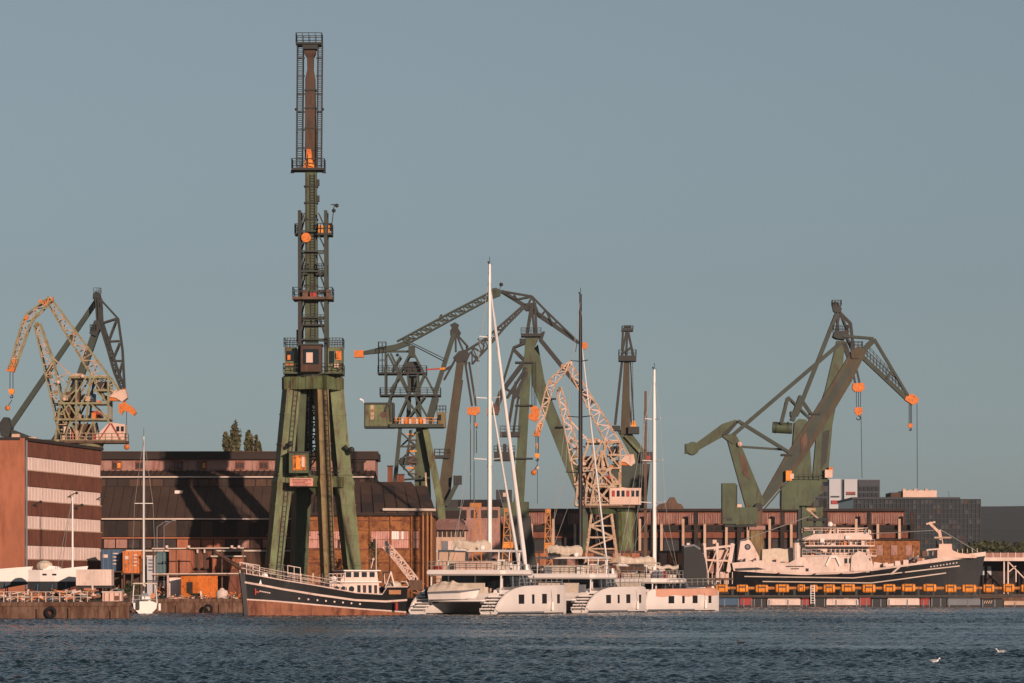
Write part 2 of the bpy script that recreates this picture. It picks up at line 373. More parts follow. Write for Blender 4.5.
def shrub(px, Y, wpx, ytop, label, name='shrub', mat=None, dens=1.0, group='shrubs on the quay', z0=GZ):
    p = place(Y); k = Y/F; b = p(px, 0); b.z = z0; h = p(px, ytop).z - b.z; rnd = random.Random(int(px*7)); r = wpx*k/2
    th = Thing(name, label, 'shrub', b, group=group); st = MB(); cr = MB()
    for i in range(6):
        a = rnd.random()*6.28; q = b + Vector((math.cos(a)*r*.7*rnd.random(), math.sin(a)*r*.5, h*rnd.uniform(.6, .95))); st.tube(b, q, .05, .015, 5)
    for i in range(16):
        f = rnd.random(); a = rnd.random()*6.28; rr = r*(.9 - .45*f)*rnd.random()
        leaves(cr, b + Vector((math.cos(a)*rr, math.sin(a)*rr, h*(.18 + .72*f))), r*.4, r*.4, h*.14, int(34*dens), .13, rnd)
    th.part('stem', st, m_bark); th.part('crown', cr, mat or m_leaf2)
# ================================================================== tall mast crane (C1)
def mast_crane():
    c = Crane('mast_crane', 'tall green mast crane on four tapered box legs behind the black-hulled ship', 430, 313)
    p, k = c.p, c.k; cx = p(313, 0).x; th = R(23); Y0 = 430
    dirs = {'right': (math.cos(th), math.sin(th)), 'back': (-math.sin(th), math.cos(th)), 'left': (-math.cos(th), -math.sin(th)), 'front': (math.sin(th), -math.cos(th))}
    e1 = Vector((math.cos(th), math.sin(th), 0)); e2 = Vector((-math.sin(th), math.cos(th), 0))
    def at(r, d, z): return Vector((cx + r*dirs[d][0], Y0 + r*dirs[d][1], z))
    ztop = p(0, 389).z; zmid = p(0, 482).z; rt, rb = 2.45, 4.75; rm = rt + (rb - rt)*(ztop - zmid)/(ztop - GZ)
    sq = lambda q, w: [q - e1*w/2 - e2*w/2, q + e1*w/2 - e2*w/2, q + e1*w/2 + e2*w/2, q - e1*w/2 + e2*w/2]
    legs = {}
    for d in dirs:
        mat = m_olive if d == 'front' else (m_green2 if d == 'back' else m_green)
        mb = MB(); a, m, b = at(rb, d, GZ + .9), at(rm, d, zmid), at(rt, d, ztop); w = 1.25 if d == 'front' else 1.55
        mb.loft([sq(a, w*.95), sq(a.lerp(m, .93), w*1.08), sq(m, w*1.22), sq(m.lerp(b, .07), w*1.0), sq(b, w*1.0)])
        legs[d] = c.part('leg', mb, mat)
        for f in (.12, .27, .42, .57, .72, .87):
            q = a.lerp(b, f); c.part('plate_seam', MB().hexa(sq(q, w*1.0 + .19*(1 if f < .62 else .55)), [v + Vector((0, 0, .11)) for v in sq(q, w*1.0 + .19*(1 if f < .62 else .55))]), mat, legs[d])
        if d in ('front', 'left'): c.part('rung_ladder', MB().ladder(a + e1*.3 - e2*(w*.55 + .12), b + e1*.2 - e2*(w*.52 + .1), .45, 40, .03, e1), m_dark, legs[d])
        g = at(rb, d, GZ); c.part('bogie', MB().hexa(sq(g, 2.0), [q + Vector((0,0,.9)) for q in sq(g, 1.7)]), m_dark, legs[d])
        for s in (-.55, .55): c.part('wheel', MB().tube(g + e1*s - e2*1.02 + Vector((0,0,.35)), g + e1*s + e2*1.02 + Vector((0,0,.35)), .34, n=10), m_dark, legs[d])
    order = ['left', 'front', 'right', 'back']
    for i in range(4):
        a, b = order[i], order[(i+1) % 4]
        for nm, r, z, h, w in (('tie_beam', rm, zmid, 1.15, .9), ('cap_beam', rt + .25, ztop + .55, 1.35, 1.5)):
            q0, q1 = at(r, a, z), at(r, b, z); t = (q1 - q0).normalized(); nn = Vector((t.y, -t.x, 0))
            q0, q1 = (q0 + t*.6, q1 - t*.6) if nm == 'tie_beam' else (q0 - t*.3, q1 + t*.3)
            rr = lambda q: [q - nn*w/2 - Vector((0,0,h/2)), q + nn*w/2 - Vector((0,0,h/2)), q + nn*w/2 + Vector((0,0,h/2)), q - nn*w/2 + Vector((0,0,h/2))]
            o = c.part(nm, MB().loft([rr(q0), rr(q1)]), m_green)
            if nm == 'tie_beam':
                c.part('railing', MB().rail(q0 + Vector((0,0,h/2)), q1 + Vector((0,0,h/2)), .9, 4), m_dark, o)
                for q, s in ((q0, 1), (q1, -1)):
                    c.part('gusset', MB().prism([q - Vector((0,0,h/2)) - nn*.06, q + t*s*1.3 - Vector((0,0,h/2)) - nn*.06, q - Vector((0,0,h/2 + 1.5)) - nn*.06 - t*s*.2], nn*.12), m_green2, o)
            else:
                for f in (.2, .4, .6, .8):
                    q = q0.lerp(q1, f) + nn*(w/2 + .02); c.part('stiffener', MB().beam(q - Vector((0,0,h/2 - .02)), q + Vector((0,0,h/2 - .02)), .12, .06), m_green2, o)
    c.part('cap_plate', MB().hexa([at(rt+.95, d, ztop + 1.24) for d in order], [at(rt+.95, d, ztop + 1.38) for d in order]), m_green2)
    # stair tower between the legs
    st = c.part('stair_tower', MB().beam(p(309.5, 470, -.7), p(309.5, 390, -.7), .16).beam(p(318, 470, -.7), p(318, 390, -.7), .16).beam(p(309.5, 470, .9), p(309.5, 390, .9), .16).beam(p(318, 470, .9), p(318, 390, .9), .16), m_dark)
    for i, y in enumerate((398, 409, 420, 432, 444, 456)):
        c.part('landing', MB().box(p(308, y + .8, -.9), p(319.5, y, 1.1) ), m_dark, st); c.rail(308, 319.5, y, 1.7, m_dark, .9, 3, st)
        a, b = ((309.5, 318) if i % 2 else (318, 309.5)); c.part('stair_flight', MB().beam(p(a, y + 11.5, .2), p(b, y + .5, .2), .12, .6), m_dark, st)
    c.part('hanging_column', MB().hexa([p(298, 462, -.6), p(304, 462, -.6), p(304, 462, .8), p(298, 462, .8)], [p(297.5, 392, -.9), p(307, 392, -.9), p(307, 392, 1.2), p(297.5, 392, 1.2)]), m_green2)
    # boxes hung between the left and the front leg
    bx = c.block('switch_house', 291, 454, 310.5, 474, 1.8, m_green2, -3.0); c.block('poster', 294.5, 456.5, 308, 471.5, .06, m_poster, -3.94, bx)
    c.block('poster_figure', 298, 459, 302.5, 470, .04, m_orange2, -4.0, bx); c.block('poster_figure', 303.5, 458, 306.5, 468, .04, m_pinkhouse, -4.0, bx)
    c.block('roof_plate', 290, 452.6, 311.5, 454, 2.1, m_dark, -3.0, bx)
    sg = c.block('notice_board', 292, 479, 315, 487, .08, m_signpink, -4.1)
    for i in range(5): c.block('print_line', 294 + i*.4, 480.4 + i*1.35, 313 - (i % 3)*3, 481.0 + i*1.35, .02, m_red if i % 2 else m_brownst, -4.155, sg)
    for y in (430,): c.part('floodlight', MB().beam(p(286, 449, -2.2), p(291, 445, -2.6), .35, .35).ball(p(291.4, 445, -2.7), .3), m_dark); c.part('floodlight', MB().beam(p(351, 452, .2), p(345, 446, -.2), .3, .3).ball(p(351.5, 450, -.3), .35), m_dark)
    # slewing platform with its three cabins
    pl = c.part('slewing_ring', MB().tube(p(313, 378.4), p(313, 374), 2.7, 2.7, 20), m_dark)
    c.block('deck_plate', 284.5, 373.4, 343.5, 375, 6.0, m_green2, .2)
    lc = c.block('side_cabin', 285.5, 348, 297, 373, 4.0, m_green, .2); rc = c.block('side_cabin', 328.5, 348, 343, 373, 4.0, m_green, .2)
    fc = c.block('operator_cabin', 302.5, 347.5, 323, 373.4, 2.6, m_wallbr, -2.4)
    for cab, rects in ((lc, ((287, 352, 295.5, 362), (287, 364.5, 296, 366))), (rc, ((330, 352, 335, 364), (336.5, 352, 342, 361)))):
        for i, (a, b, e, f) in enumerate(rects): c.block('window', a, b, e, f, .06, m_glass if i == 0 else m_orange, -1.84, cab)
    c.block('window', 305, 351, 320.5, 366, .06, m_glass, -3.74, fc); c.block('lamp_panel', 308, 354.5, 314.5, 364.5, .06, m_pinkhouse, -3.80, fc)
    c.block('roof_plate', 301.5, 345.8, 324, 347.5, 2.9, m_dark, -2.4, fc)
    for q in (-1,): c.block('warning_lamp', 337, 354, 340.5, 359, .3, m_orange, -1.95, rc); c.block('warning_lamp', 335, 364, 339.5, 369, .3, m_pinkhouse, -1.95, rc); c.block('warning_lamp', 288.5, 356, 291.5, 361, .3, m_orange, -1.95, lc)
    c.rail(285, 298.5, 348, 4.0, m_dark, .95, 4); c.rail(327, 343.3, 348, 4.0, m_dark, .95, 5); c.rail(284.8, 343.3, 373.3, 5.8, m_dark, .9, 10)
    # A-frame uprights and platforms
    for d in (-1.3, 1.5):
        for x, xt in ((300.6, 300.2), (326.6, 326.2)):
            c.bar('upright', (x, 374), (xt, 211.5), 3.8, .5, m_green3 if x > 310 else m_dark, d, None, 3.2)
        for i, (y0, y1) in enumerate(((340, 318), (318, 297), (292, 272), (272, 254), (252, 236), (232, 214))):
            c.bar('cross_tie', (300.4, y0), (326.4, y0), 1.6, .18, m_green3, d)
            for xa, xb in (((300.4, 305), (326.4, 319))): c.bar('brace', (xa, y0 - 1), (xb, y1), 1.3, .14, m_green3, d)
    for x in (300.3, 326.3):
        for y in (216, 255, 290, 330): c.beam('depth_tie', p(x, y, -1.2), p(x, y, 1.4), .22, .22, m_green3)
    def platform(x0, x1, y, depth, hh=1.6, mat=m_dark, d=0):
        o = c.block('platform', x0, y, x1, y + hh, depth, mat, d); c.rail(x0 + .3, x1 - .3, y, depth - .1, m_dark, 1.0, 4, o, d); return o
    o = platform(293.4, 333.2, 298, 4.4, 2.6, m_brownst); c.block('winch', 303, 292, 309, 298, 1.2, m_brownst, -1.5, o); c.block('winch', 311, 293, 317.5, 298, 1.2, m_red, -1.5, o); c.block('control_box', 327, 291, 331.5, 298, .8, m_brownst, -1.7, o)
    platform(295, 302, 234, 2.4); o = platform(317.5, 332.6, 234, 3.2, 2.2); c.block('machinery', 319, 226.5, 330, 234, 1.6, m_orange2, -.6, o); c.block('machinery', 329, 224, 332, 231, .8, m_brownst, -.8, o)
    platform(302, 309, 274, 2.6); platform(316.5, 327.5, 274, 2.6, 2.0); platform(302, 327.5, 325, 3.0, 1.5); platform(297, 303, 340, 2.4)
    c.part('orange_drum', MB().tube(p(307, 239, -1.9), p(307, 239, -1.2), .52, n=14), m_orange)
    c.part('wind_vane', MB().beam(p(332, 225, -.5), p(334.5, 205, -.5), .1).beam(p(331, 205, -.5), p(338, 205, -.5), .1).ball(p(334, 211, -.5), .22).ball(p(337, 206, -.5), .22), m_dark)
    # the jib, luffed up to the vertical
    c.part('jib', MB().hexa([p(305.2, 343, -.75), p(318.2, 343, -.75), p(318.2, 343, .75), p(305.2, 343, .75)], [p(305.4, 172, -.6), p(316.8, 172, -.6), p(316.8, 172, .6), p(305.4, 172, .6)]), m_green2)
    jb = c.part('jib_head', MB().loft([[p(x0, y, -d), p(x1, y, -d), p(x1, y, d), p(x0, y, d)] for x0, x1, y, d in ((305, 316.6, 172, .58), (305.2, 316, 120, .55), (305.4, 315.4, 79, .5), (307.4, 313.8, 70, .45), (307, 314, 58, .45), (304.5, 316, 54, .55), (304.5, 316, 45, .55))]), m_jibbr)
    for y in (150, 128, 108, 90): c.block('flange', 304.6, y, 316.6, y + 1.2, 1.3, m_dark, 0, jb)
    for i in range(9): c.block('jib_bracket', 304.2, 186 + i*16.5, 318, 187.4 + i*16.5, 1.62, m_dark)
    c.part('jib_ladder', MB().ladder(p(313.5, 340, -.85), p(313, 175, -.75), .5, 60, .03), m_dark)
    for y in (180, 196): c.block('jib_box', 316.8, y, 319.5, y + 6, .8, m_dark, -.3)
    c.block('crown_block', 303, 45.4, 317.5, 50, 2.0, m_dark); c.bar('edge_strip', (316.9, 168), (316.2, 128), .9, .1, m_orange2, -.62)
    platform(296.2, 322.4, 43.5, 2.4, 1.8); platform(292, 325, 169, 2.8, 2.2)
    for x0, x1, n in ((297.2, 303, 32), (317.6, 322, 32)):
        for d in (-.9, .9):
            c.part('ladder', MB().ladder(p((x0 + x1)/2 - .6, 168, d), p((x0+x1)/2 + .4, 44, d), (x1 - x0)*k, n, .045), m_dark)
        for y in (58, 76, 94, 112, 130, 148): c.bar('ladder_stay', (min(x0, 305) if x0 < 305 else 316, y), (305 if x0 < 305 else x1, y), 1.1, .14, m_dark, 0)
    for x in (292.6, 324.4): c.part('floodlight', MB().tube(p(x, 173.5, -.4), p(x, 170.5, -.4), .22, .14, 7), m_dark)
    for x in (296.5, 323): c.part('lamp', MB().ball(p(x, 110, -.6), .16), m_dark)
    c.plate('orange_sheave', [(303.5, 169), (316.5, 171), (312.5, 160), (311.5, 150), (307, 150), (306.5, 159)], .3, m_orange, -.85)
    c.plate('sheave_bracket', [(306.8, 166), (313.6, 168), (310.8, 156), (309, 155)], .2, m_orange2, -1.12)
    for x in (307, 315): c.rope((x, 298), (x, 172), d=-.86, r=.02)
mast_crane()

# ================================================================== cream double-link lattice crane (C2, C7)
def lattice_crane(label, Y, x_of, y_of, paint, sub, house, portal, aframe=False):
    """x_of, y_of shift the working-plane drawing to where the crane stands"""
    c = Crane('lattice_crane', label, Y, x_of(88)); p = c.p
    Q = lambda *pts: [(x_of(x), y_of(y)) for x, y in pts]
    q = lambda x, y: (x_of(x), y_of(y)); f = (x_of(100) - x_of(0))/100
    # fly jib
    c.lattice('fly_jib', Q((9.5, 369), (24, 317), (50, 297)), Q((15.5, 367), (31.5, 321), (53, 300)), 9, 1.6, 1.4, paint, sub, .8, gap2=2.2)
    c.plate('jib_nose', Q((6.5, 371), (14, 372.5), (18.5, 359), (13.5, 357)), 1.4, m_orange)
    c.plate('jib_crown', Q((42, 304), (44, 300), (53, 297), (54, 301), (49, 303), (45, 307)), 1.2, m_pinkhouse if aframe else m_orange)
    for x, y in ((41, 302), (47, 304), (27, 318)): c.plate('node_plate', Q((x-1.8, y+2), (x+1.5, y+2.4), (x+2.5, y-1.5), (x-.8, y-2)), .3, m_cream if aframe else m_orange, -1.0)
    # boom
    c.lattice('boom', Q((35, 326), (58, 425)), Q((40, 323), (55, 366), (68, 425)), 10, 2.2, 1.4, paint, sub, .85, gap2=3.4)
    for x, y, w in ((38, 325, 2.2), (52, 377, 2), (57, 393, 2.4)): c.plate('node_plate', Q((x-w, y+w*.5), (x, y+w*1.3), (x+w, y+w*.4), (x+w*.4, y-w), (x-w*.7, y-w*.8)), .5, m_olive, -1.3)
    for i in range(9): c.block('walkway_gear', x_of(60 + i*5.4), y_of(404 - (i*5 % 7) - 3), x_of(63 + i*5.4 + i % 3), y_of(404 - (i*5 % 7) + 2), .9, (m_brownst, sub, m_dark, m_orange)[i % 4], -1.9 + .4*(i % 5))
    for i in range(7): c.block('deck_gear', x_of(60 + i*6.6), y_of(416 - (i*3 % 4)), x_of(64 + i*6.6), y_of(419.4), .9, (m_dark, m_orange, m_brownst, sub)[i % 4], -1.6 + .5*(i % 4))
    for i in range(8): c.block('deck_gear', x_of(64 + i*4.4), y_of(436 - (i*7 % 8)), x_of(67 + i*4.4), y_of(440.5), .8, (sub, m_dark, m_red, m_cream, m_brownst)[i % 5], -2.0 + .3*(i % 3))
    # rear tie lattice and counterweight
    c.lattice('tie_boom', Q((49, 306), (106, 399)), Q((54, 302), (120, 391)), 12, 1.6, 1.4, paint, sub, .8, gap2=2.4)
    c.plate('counterweight', Q((110, 397), (117, 390), (126, 390), (128, 398), (123, 402), (116, 398)), 2.4, m_pinkhouse)
    c.block('counterweight_foot', x_of(107), y_of(397), x_of(122), y_of(401), 2.0, m_orange)
    # tower frame
    for d in (-2.2, 2.2):
        for a, b in ((q(57, 441), q(62, 404)), (q(62, 404), q(72, 380)), (q(110, 424), q(110, 377)), (q(88, 420), q(92, 378)), (q(78, 441), q(78, 381))): c.bar('tower_post', a, b, 2.0, .28, paint, d)
        for a, b in ((q(55, 420), q(111, 420)), (q(60, 404), q(111, 404)), (q(95, 391), q(111, 391)), (q(70, 378), q(111, 378)), (q(57, 441), q(126, 441))): c.bar('tower_beam', a, b, 2.0, .28, paint, d)
        for a, b in ((q(57, 420), q(72, 404)), (q(72, 420), q(62, 396)), (q(76, 419), q(96, 378)), (q(88, 378), (q(72, 404))), (q(92, 404), q(110, 420)), (q(98, 392), q(110, 404)),
                     (q(58, 422), q(63, 440)), (q(66, 440), q(72, 422)), (q(72, 422), q(80, 440)), (q(80, 440), q(86, 422)), (q(86, 440), q(95, 422)), (q(95, 422), q(99, 440)), (q(62, 404), q(78, 390)), (q(84, 404), q(76, 420)), (q(70, 404), q(80, 420))):
            c.bar('tower_brace', a, b, 1.5, .2, paint if d < 0 else sub, d)
    for x, y in ((57, 420), (110, 420), (110, 378), (72, 380), (92, 404), (62, 404), (78, 420)): c.beam('depth_tie', p(*q(x, y), -2.2), p(*q(x, y), 2.2), .2, .2, paint)
    rt = c.plate('engine_hood', Q((69, 380), (71, 376), (76, 374), (83, 374), (88, 376.5), (89, 380)), 3.0, m_cream)
    c.block('winch_house', x_of(66), y_of(392), x_of(80), y_of(402), 2.2, m_brownst, .4); c.block('machine_house', x_of(97), y_of(382), x_of(109), y_of(390.5), 2.6, m_dark, .4)
    c.block('winch_house', x_of(58), y_of(408), x_of(74), y_of(418), 2.2, m_brownst, .5); c.block('winch_drum', x_of(84), y_of(394), x_of(95), y_of(403), 2.0, m_blue, .5); c.block('winch_drum', x_of(92), y_of(411), x_of(101), y_of(419), 2.0, m_red, .5)
    c.block('control_box', x_of(65), y_of(427), x_of(75), y_of(440), 2.0, house, -.6); c.block('machine_house', x_of(77), y_of(424), x_of(96), y_of(440), 2.4, m_brownst, .6)
    for y in (420, 404): c.block('deck_plate', x_of(56), y_of(y-.4), x_of(111), y_of(y+.4), 4.2, m_dark)
    dk = c.block('deck_plate', x_of(62), y_of(441), x_of(127.5), y_of(443.5), 5.0, m_brownst); c.rail(x_of(62), x_of(127), y_of(441), 4.9, sub, 1.0, 10, dk)
    cb = c.plate('driver_cabin', Q((98, 441), (126.5, 441), (126.5, 425), (111, 423), (98, 436)), 2.8, house, -.9)
    for x in (118, 122.5): c.block('window', x_of(x), y_of(427), x_of(x+3), y_of(432), .06, m_glass, -2.32, cb)
    c.bar('cabin_brace', q(112, 424), q(101, 440), 1.3, .1, m_red, -2.36, cb); c.bar('cabin_brace', q(113, 424), q(122, 440), 1.3, .1, m_red, -2.36, cb)
    for x, y in ((84, 377), (60, 383), (66, 400)): c.part('floodlight', MB().ball(p(*q(x, y), -2.5), .28), m_pinkhouse)
    c.hook(x_of(11.5), y_of(372), y_of(389), 0, 5*f, 2, m_orange2); c.rope(q(12, 400), q(8, 406)); c.part('hook_weight', MB().ball(p(*q(7.5, 408)), .38), m_orange)
    # stays between boom and tower
    for a, b in ((q(45, 350), q(73, 377)), (q(50, 372), q(72, 385)), (q(57, 378), q(70, 372))): c.pair('stay', a, b, .6, 2.4, sub)
    portal(c, x_of, y_of)
    if aframe:
        for d in (-2.6, 2.6):
            for a, b in (((590, 505), (601, 451)), ((619, 505), (603, 451)), ((586, 482), (612, 505)), ((616, 480), (594, 505)), ((595, 470), (611, 470)), ((590, 487), (616, 487)), ((597, 470), (613, 487)), ((608, 470), (592, 487)), ((602, 452), (602, 470)), ((585, 505), (622, 505)), ((585, 504), (587, 480)), ((587, 480), (598, 455))): c.bar('a_frame_bar', a, b, 2.0, .28, m_cream if d < 0 else m_pinkhouse, d)
        c.block('cabin_extension', 609, 488.5, 640.5, 505, 2.9, house, -1.5)
        for i in range(6): c.block('window', 611.5 + i*4.8, 491, 614.4 + i*4.8, 497, .06, m_glass if i % 3 else m_red, -2.99)
    return c

def portal_tower(paint, mast_mat):
    def f(c, x_of, y_of):
        p = c.p; y1 = HY + (CH - GZ)/c.k
        c.part('slewing_column', MB().tube(p(x_of(88), y_of(443.6)), p(x_of(88), y_of(450)), 2.3, 1.9, 14), mast_mat)
        c.lattice('portal_leg', [(x_of(76), y_of(450)), (x_of(64), y1)], [(x_of(100), y_of(450)), (x_of(112), y1)], 7, 3.4, 2.2, paint, None, 1.5, gap2=5.4)
        for x in (64, 112): c.block('bogie', x_of(x - 4), y1 - 5, x_of(x + 4), y1, 6.5, m_dark)
    return f
lattice_crane('pale green lattice crane above the striped brick building, hook hanging left', 560, lambda x: x, lambda y: y, m_creamg, m_cream, m_pinkhouse, portal_tower(m_green2, m_creamg))
lattice_crane('cream and rust lattice crane standing behind the black yacht mast', 545, lambda x: 526 + x*.84 + 1.5, lambda y: y + 64.5 if y > 290 else y, m_cream, m_pinkhouse, m_pinkhouse, portal_tower(m_cream, m_green2), True)

# ================================================================== dark crane behind the pale lattice crane (C3)
def c3():
    c = Crane('jib_crane', 'dark level-luffing crane behind the pale green lattice crane', 690, 60); p = c.p
    c.bar('main_boom', (56, 445), (99, 323), 9, 1.7, m_green3, 0, None, 6.5)
    c.bar('tie_bar', (7, 429), (96.5, 298), 5.4, 1.0, m_green3, 2.4, None, 4.6)
    c.bar('tie_bar', (8, 430), (42, 443), 4, 1.0, m_dark, 2.4)
    c.plate('counterweight', [(0, 436), (-2, 424), (3, 417), (7, 417), (11, 427), (8, 437)], 3.5, m_dark, 2.4)
    c.plate('crown_block', [(93, 299), (93.5, 294), (96, 291.5), (100, 293), (101, 297), (97, 301)], 1.6, m_dark)
    for i in range(5): c.part('crown_railing', MB().rail(p(94 + i, 294, -.9 + i*.4), p(101, 294, -.9 + i*.4), 1.0, 2), m_dark) if i % 4 == 0 else None
    for x0, x1 in ((96, 97.5), (98.5, 100), (101, 102.5)): c.pair('link_strut', (x0, 298), (x1, 325), 1.5, 1.8, m_dark)
    c.lattice('fly_jib', [(100, 324), (108, 350), (114, 372), (121, 389)], [(103, 324), (111, 349), (118, 371), (125, 389)], 12, 2.2, 1.9, m_dark, None, 1.1, gap2=1.2)
    for a, b in (((101, 300), (117.5, 318)), ((118, 318), (122.5, 350)), ((122.5, 350), (124.5, 388)), ((100, 324), (117.5, 318.5)), ((117, 319), (108.5, 342)), ((106, 342), (119.5, 341)), ((120, 343), (113, 360)), ((113, 361), (122.5, 361)), ((122.5, 363), (118, 378))):
        c.pair('jib_tie', a, b, 1.7, 1.6, m_dark)
    c.plate('mast_head', [(91, 330), (95, 321), (100, 320), (102, 326), (97, 337), (90, 334)], 2.6, m_dark); c.rail(91, 97, 331, 3.4, m_dark, 1, 3)
    c.plate('jib_nose', [(119, 412), (119, 404), (126, 403), (134, 408), (137, 413), (134, 416), (129, 412), (124, 411), (122, 415)], 1.2, m_orange, -.3)
    c.bar('nose_arm', (124.5, 388), (124.5, 404), 3.0, .8, m_orange, -.3); c.rope((126.5, 411), (126.8, 433)); c.part('hook_weight', MB().ball(p(126.8, 447), .5), m_orange); c.rope((126.8, 433), (126.8, 446))
    y1 = HY + (CH - GZ)/c.k
    c.block('machine_house', 30, 440, 80, 462, 7, m_green3, 1); c.plate('portal', [(38, 462), (72, 462), (84, y1), (70, y1), (62, 500), (48, 500), (40, y1), (26, y1)], 6, m_green3, 1)
    c.plate('house_gable', [(52, 440), (60, 428), (62, 440)], 3, m_dark)
c3()

# ================================================================== pyramid crane with the green ballast box (C4)
def c4():
    c = Crane('pyramid_crane', 'lattice pyramid crane with long sloping jib and square green ballast box', 600, 415); p = c.p
    c.block('jib_nose', 354.3, 350.5, 364, 357.5, 1.3, m_orange)
    c.plate('jib_tail', [(363.5, 351.4), (380, 347.6), (396, 344.4), (409, 339.5), (411, 344.5), (398, 349.5), (386, 352.6), (363.5, 354.8)], 1.3, m_green3)
    c.lattice('jib', [(397, 341.5), (450, 313), (488, 293.5), (493, 290)], [(408, 343.5), (452, 319.5), (490, 299), (498, 293)], 22, 1.5, 1.5, m_green3, None, .9)
    c.plate('jib_tip', [(488, 296), (491, 289), (496, 288), (502, 291), (500, 296), (492, 299)], 1.3, m_green3); c.part('tip_lamp', MB().beam(p(499, 291), p(501, 285), .1).ball(p(501.2, 284.5), .3), m_dark)
    c.plate('walkway_lamp', [(438, 320), (440, 315), (442, 314), (443, 319)], .5, m_dark)
    c.block('pyramid_head', 408.5, 346, 415, 357.5, 1.6, m_green3)
    for d, sx in ((-2.2, -1), (2.2, 1)):
        for a, b in (((410, 355), (398, 378)), ((398, 378), (386, 412)), ((414.5, 355), (424, 373)), ((424, 373), (437, 398)), ((409, 395), (396, 425)), ((408, 374), (410, 396)), ((418, 374), (418, 396)), ((415, 396), (432, 425)), ((405, 397), (425, 425)), ((425, 397), (404, 425)), ((386, 354), (386, 396)), ((388, 354), (407, 392)), ((391, 354), (409, 392)), ((390, 392), (402, 374)), ((425, 374), (416, 395)), ((401, 357), (392, 372)), ((438, 398), (430, 425)), ((390, 398), (392, 422))):
            c.bar('tower_bar', a, b, 2.0, .3, m_green3, d)
    c.bar('head_strut', (388, 351.5), (409, 351.5), 2.0, .6, m_green3); c.part('hanging_lamp', MB().ball(p(397.5, 355), .25), m_dark)
    wh = c.plate('winch_house', [(404, 374), (405, 364), (408.5, 362), (417, 362), (420.5, 365), (421, 374)], 2.6, m_dark)
    c.plate('inner_tower', [(406, 425), (408, 376), (419, 376), (422, 425), (417, 425), (415, 392), (411, 392), (410.5, 425)], 1.8, m_green3, .5)
    for x0, x1, y in ((378, 427, 373), (380, 441, 395)):
        o = c.block('platform', x0, y, x1, y + 1.7, 5.0, m_dark); c.rail(x0 + .3, x1 - .3, y, 4.9, m_dark, 1.0, 9, o)
    o = c.block('main_platform', 390, 424.5, 444, 428, 5.4, m_green3); c.rail(395, 438, 424.5, 5.3, m_orange2, .9, 9, o)
    for i in range(7): c.block('machinery', 402 + i*3.6, 419.5 - (i % 2)*1.5, 404.6 + i*3.6, 424.4, 1.2, m_orange if i % 2 else m_pinkhouse, -2.0, o)
    bb = c.block('ballast_box', 365.3, 404, 393.6, 427.5, 4.2, m_green)
    for a in ((364.6, 403.2, 394.3, 405), (364.6, 426.5, 394.3, 428.3)): c.block('edge_angle', *a, 4.5, m_dark, 0, bb)
    for x in (364.6, 393): c.block('edge_angle', x, 405, x + 1.4, 426.5, 4.5, m_dark, 0, bb)
    c.part('rust_patch', MB().tube(p(383.5, 415.5, -2.13), p(383.5, 415.5, -2.1), .5, n=11), m_brownst, bb); c.block('repair_plate', 371, 405.5, 374.5, 420, .04, m_cream, -2.12, bb); c.block('repair_plate', 369, 410, 379, 412.5, .04, m_olive, -2.15, bb)
    c.part('floodlight', MB().beam(p(364.8, 404, -1.9), p(363.5, 401, -1.9), .1).beam(p(363.7, 401, -1.9), p(360.5, 399.4, -1.9), .24), m_white)
    cb = c.block('driver_cabin', 437, 413, 446, 428, 3.0, m_olive, -1); c.rail(437, 446, 413, 2.9, m_dark, 1.0, 3, cb, -1); c.block('window', 438.2, 415.5, 441.4, 421, .05, m_glass, -2.53, cb)
    c.bar('pipe', (426, 370.3), (445, 369.2), 1.5, .25, m_red, -2); c.part('pipe_end', MB().tube(p(440, 369.6, -2), p(445.5, 369.2, -2), .2), m_orange2)
    c.rail(378.5, 386, 373, 3, m_dark, 3.8, 2); c.rail(378.5, 386, 351, 3, m_dark, 1.3, 2)
    for dy in (0, 2.6): c.bar('back_stay', (411, 342.5 + dy*.6), (446, 359.5 + dy), .9, .14, m_dark, dy*.3)
    y1 = HY + (CH - GZ)/c.k
    c.bar('portal_leg', (400.5, 428), (395, 485), 3.6, .6, m_green3, -1.5, None, 4.2); c.bar('portal_leg', (395, 485), (390, y1), 4.2, .6, m_green3, -1.5)
    c.plate('portal_column', [(416, 428), (428, 428), (431, 500), (434, y1), (413, y1), (415, 455)], 2.4, m_green2, 1.0)
    c.bar('portal_leg', (426, 430), (441, 505), 6, .9, m_green, -1.5, None, 7.5); c.bar('portal_leg', (441, 505), (448, y1), 7.5, .9, m_green, -1.5)
    for i, (a, b) in enumerate((((400, 432), (416, 446)), ((416, 446), (398, 462)), ((398, 462), (414, 478)), ((416, 432), (400, 447)), ((399, 447), (416, 447)), ((398, 463), (416, 463)), ((404, 480), (430, 478)), ((407, 465), (410, 430)), ((412, 430), (404, 470)))): c.bar('portal_brace', a, b, 1.7, .25, m_green3, -1.5 + (i % 2)*2)
    for i in range(9): c.block('stair_landing', 407 + (i % 2)*3, 434 + i*5.6, 414 + (i % 2)*3, 435.3 + i*5.6, 1.4, m_brownst if i % 3 else m_orange2, -.8)
    for i in range(8): c.bar('stair_flight', (408 + (i % 2)*7, 440 + i*5.6), (415 - (i % 2)*7, 434.8 + i*5.6), 1.4, .7, m_brownst, -.8)
    c.block('machine_platform', 400, 458, 417, 465, 2.6, m_dark, .2); c.bar('white_pipe', (426, 473), (427, 500), 1.6, .25, m_cream, -2.2)
c4()

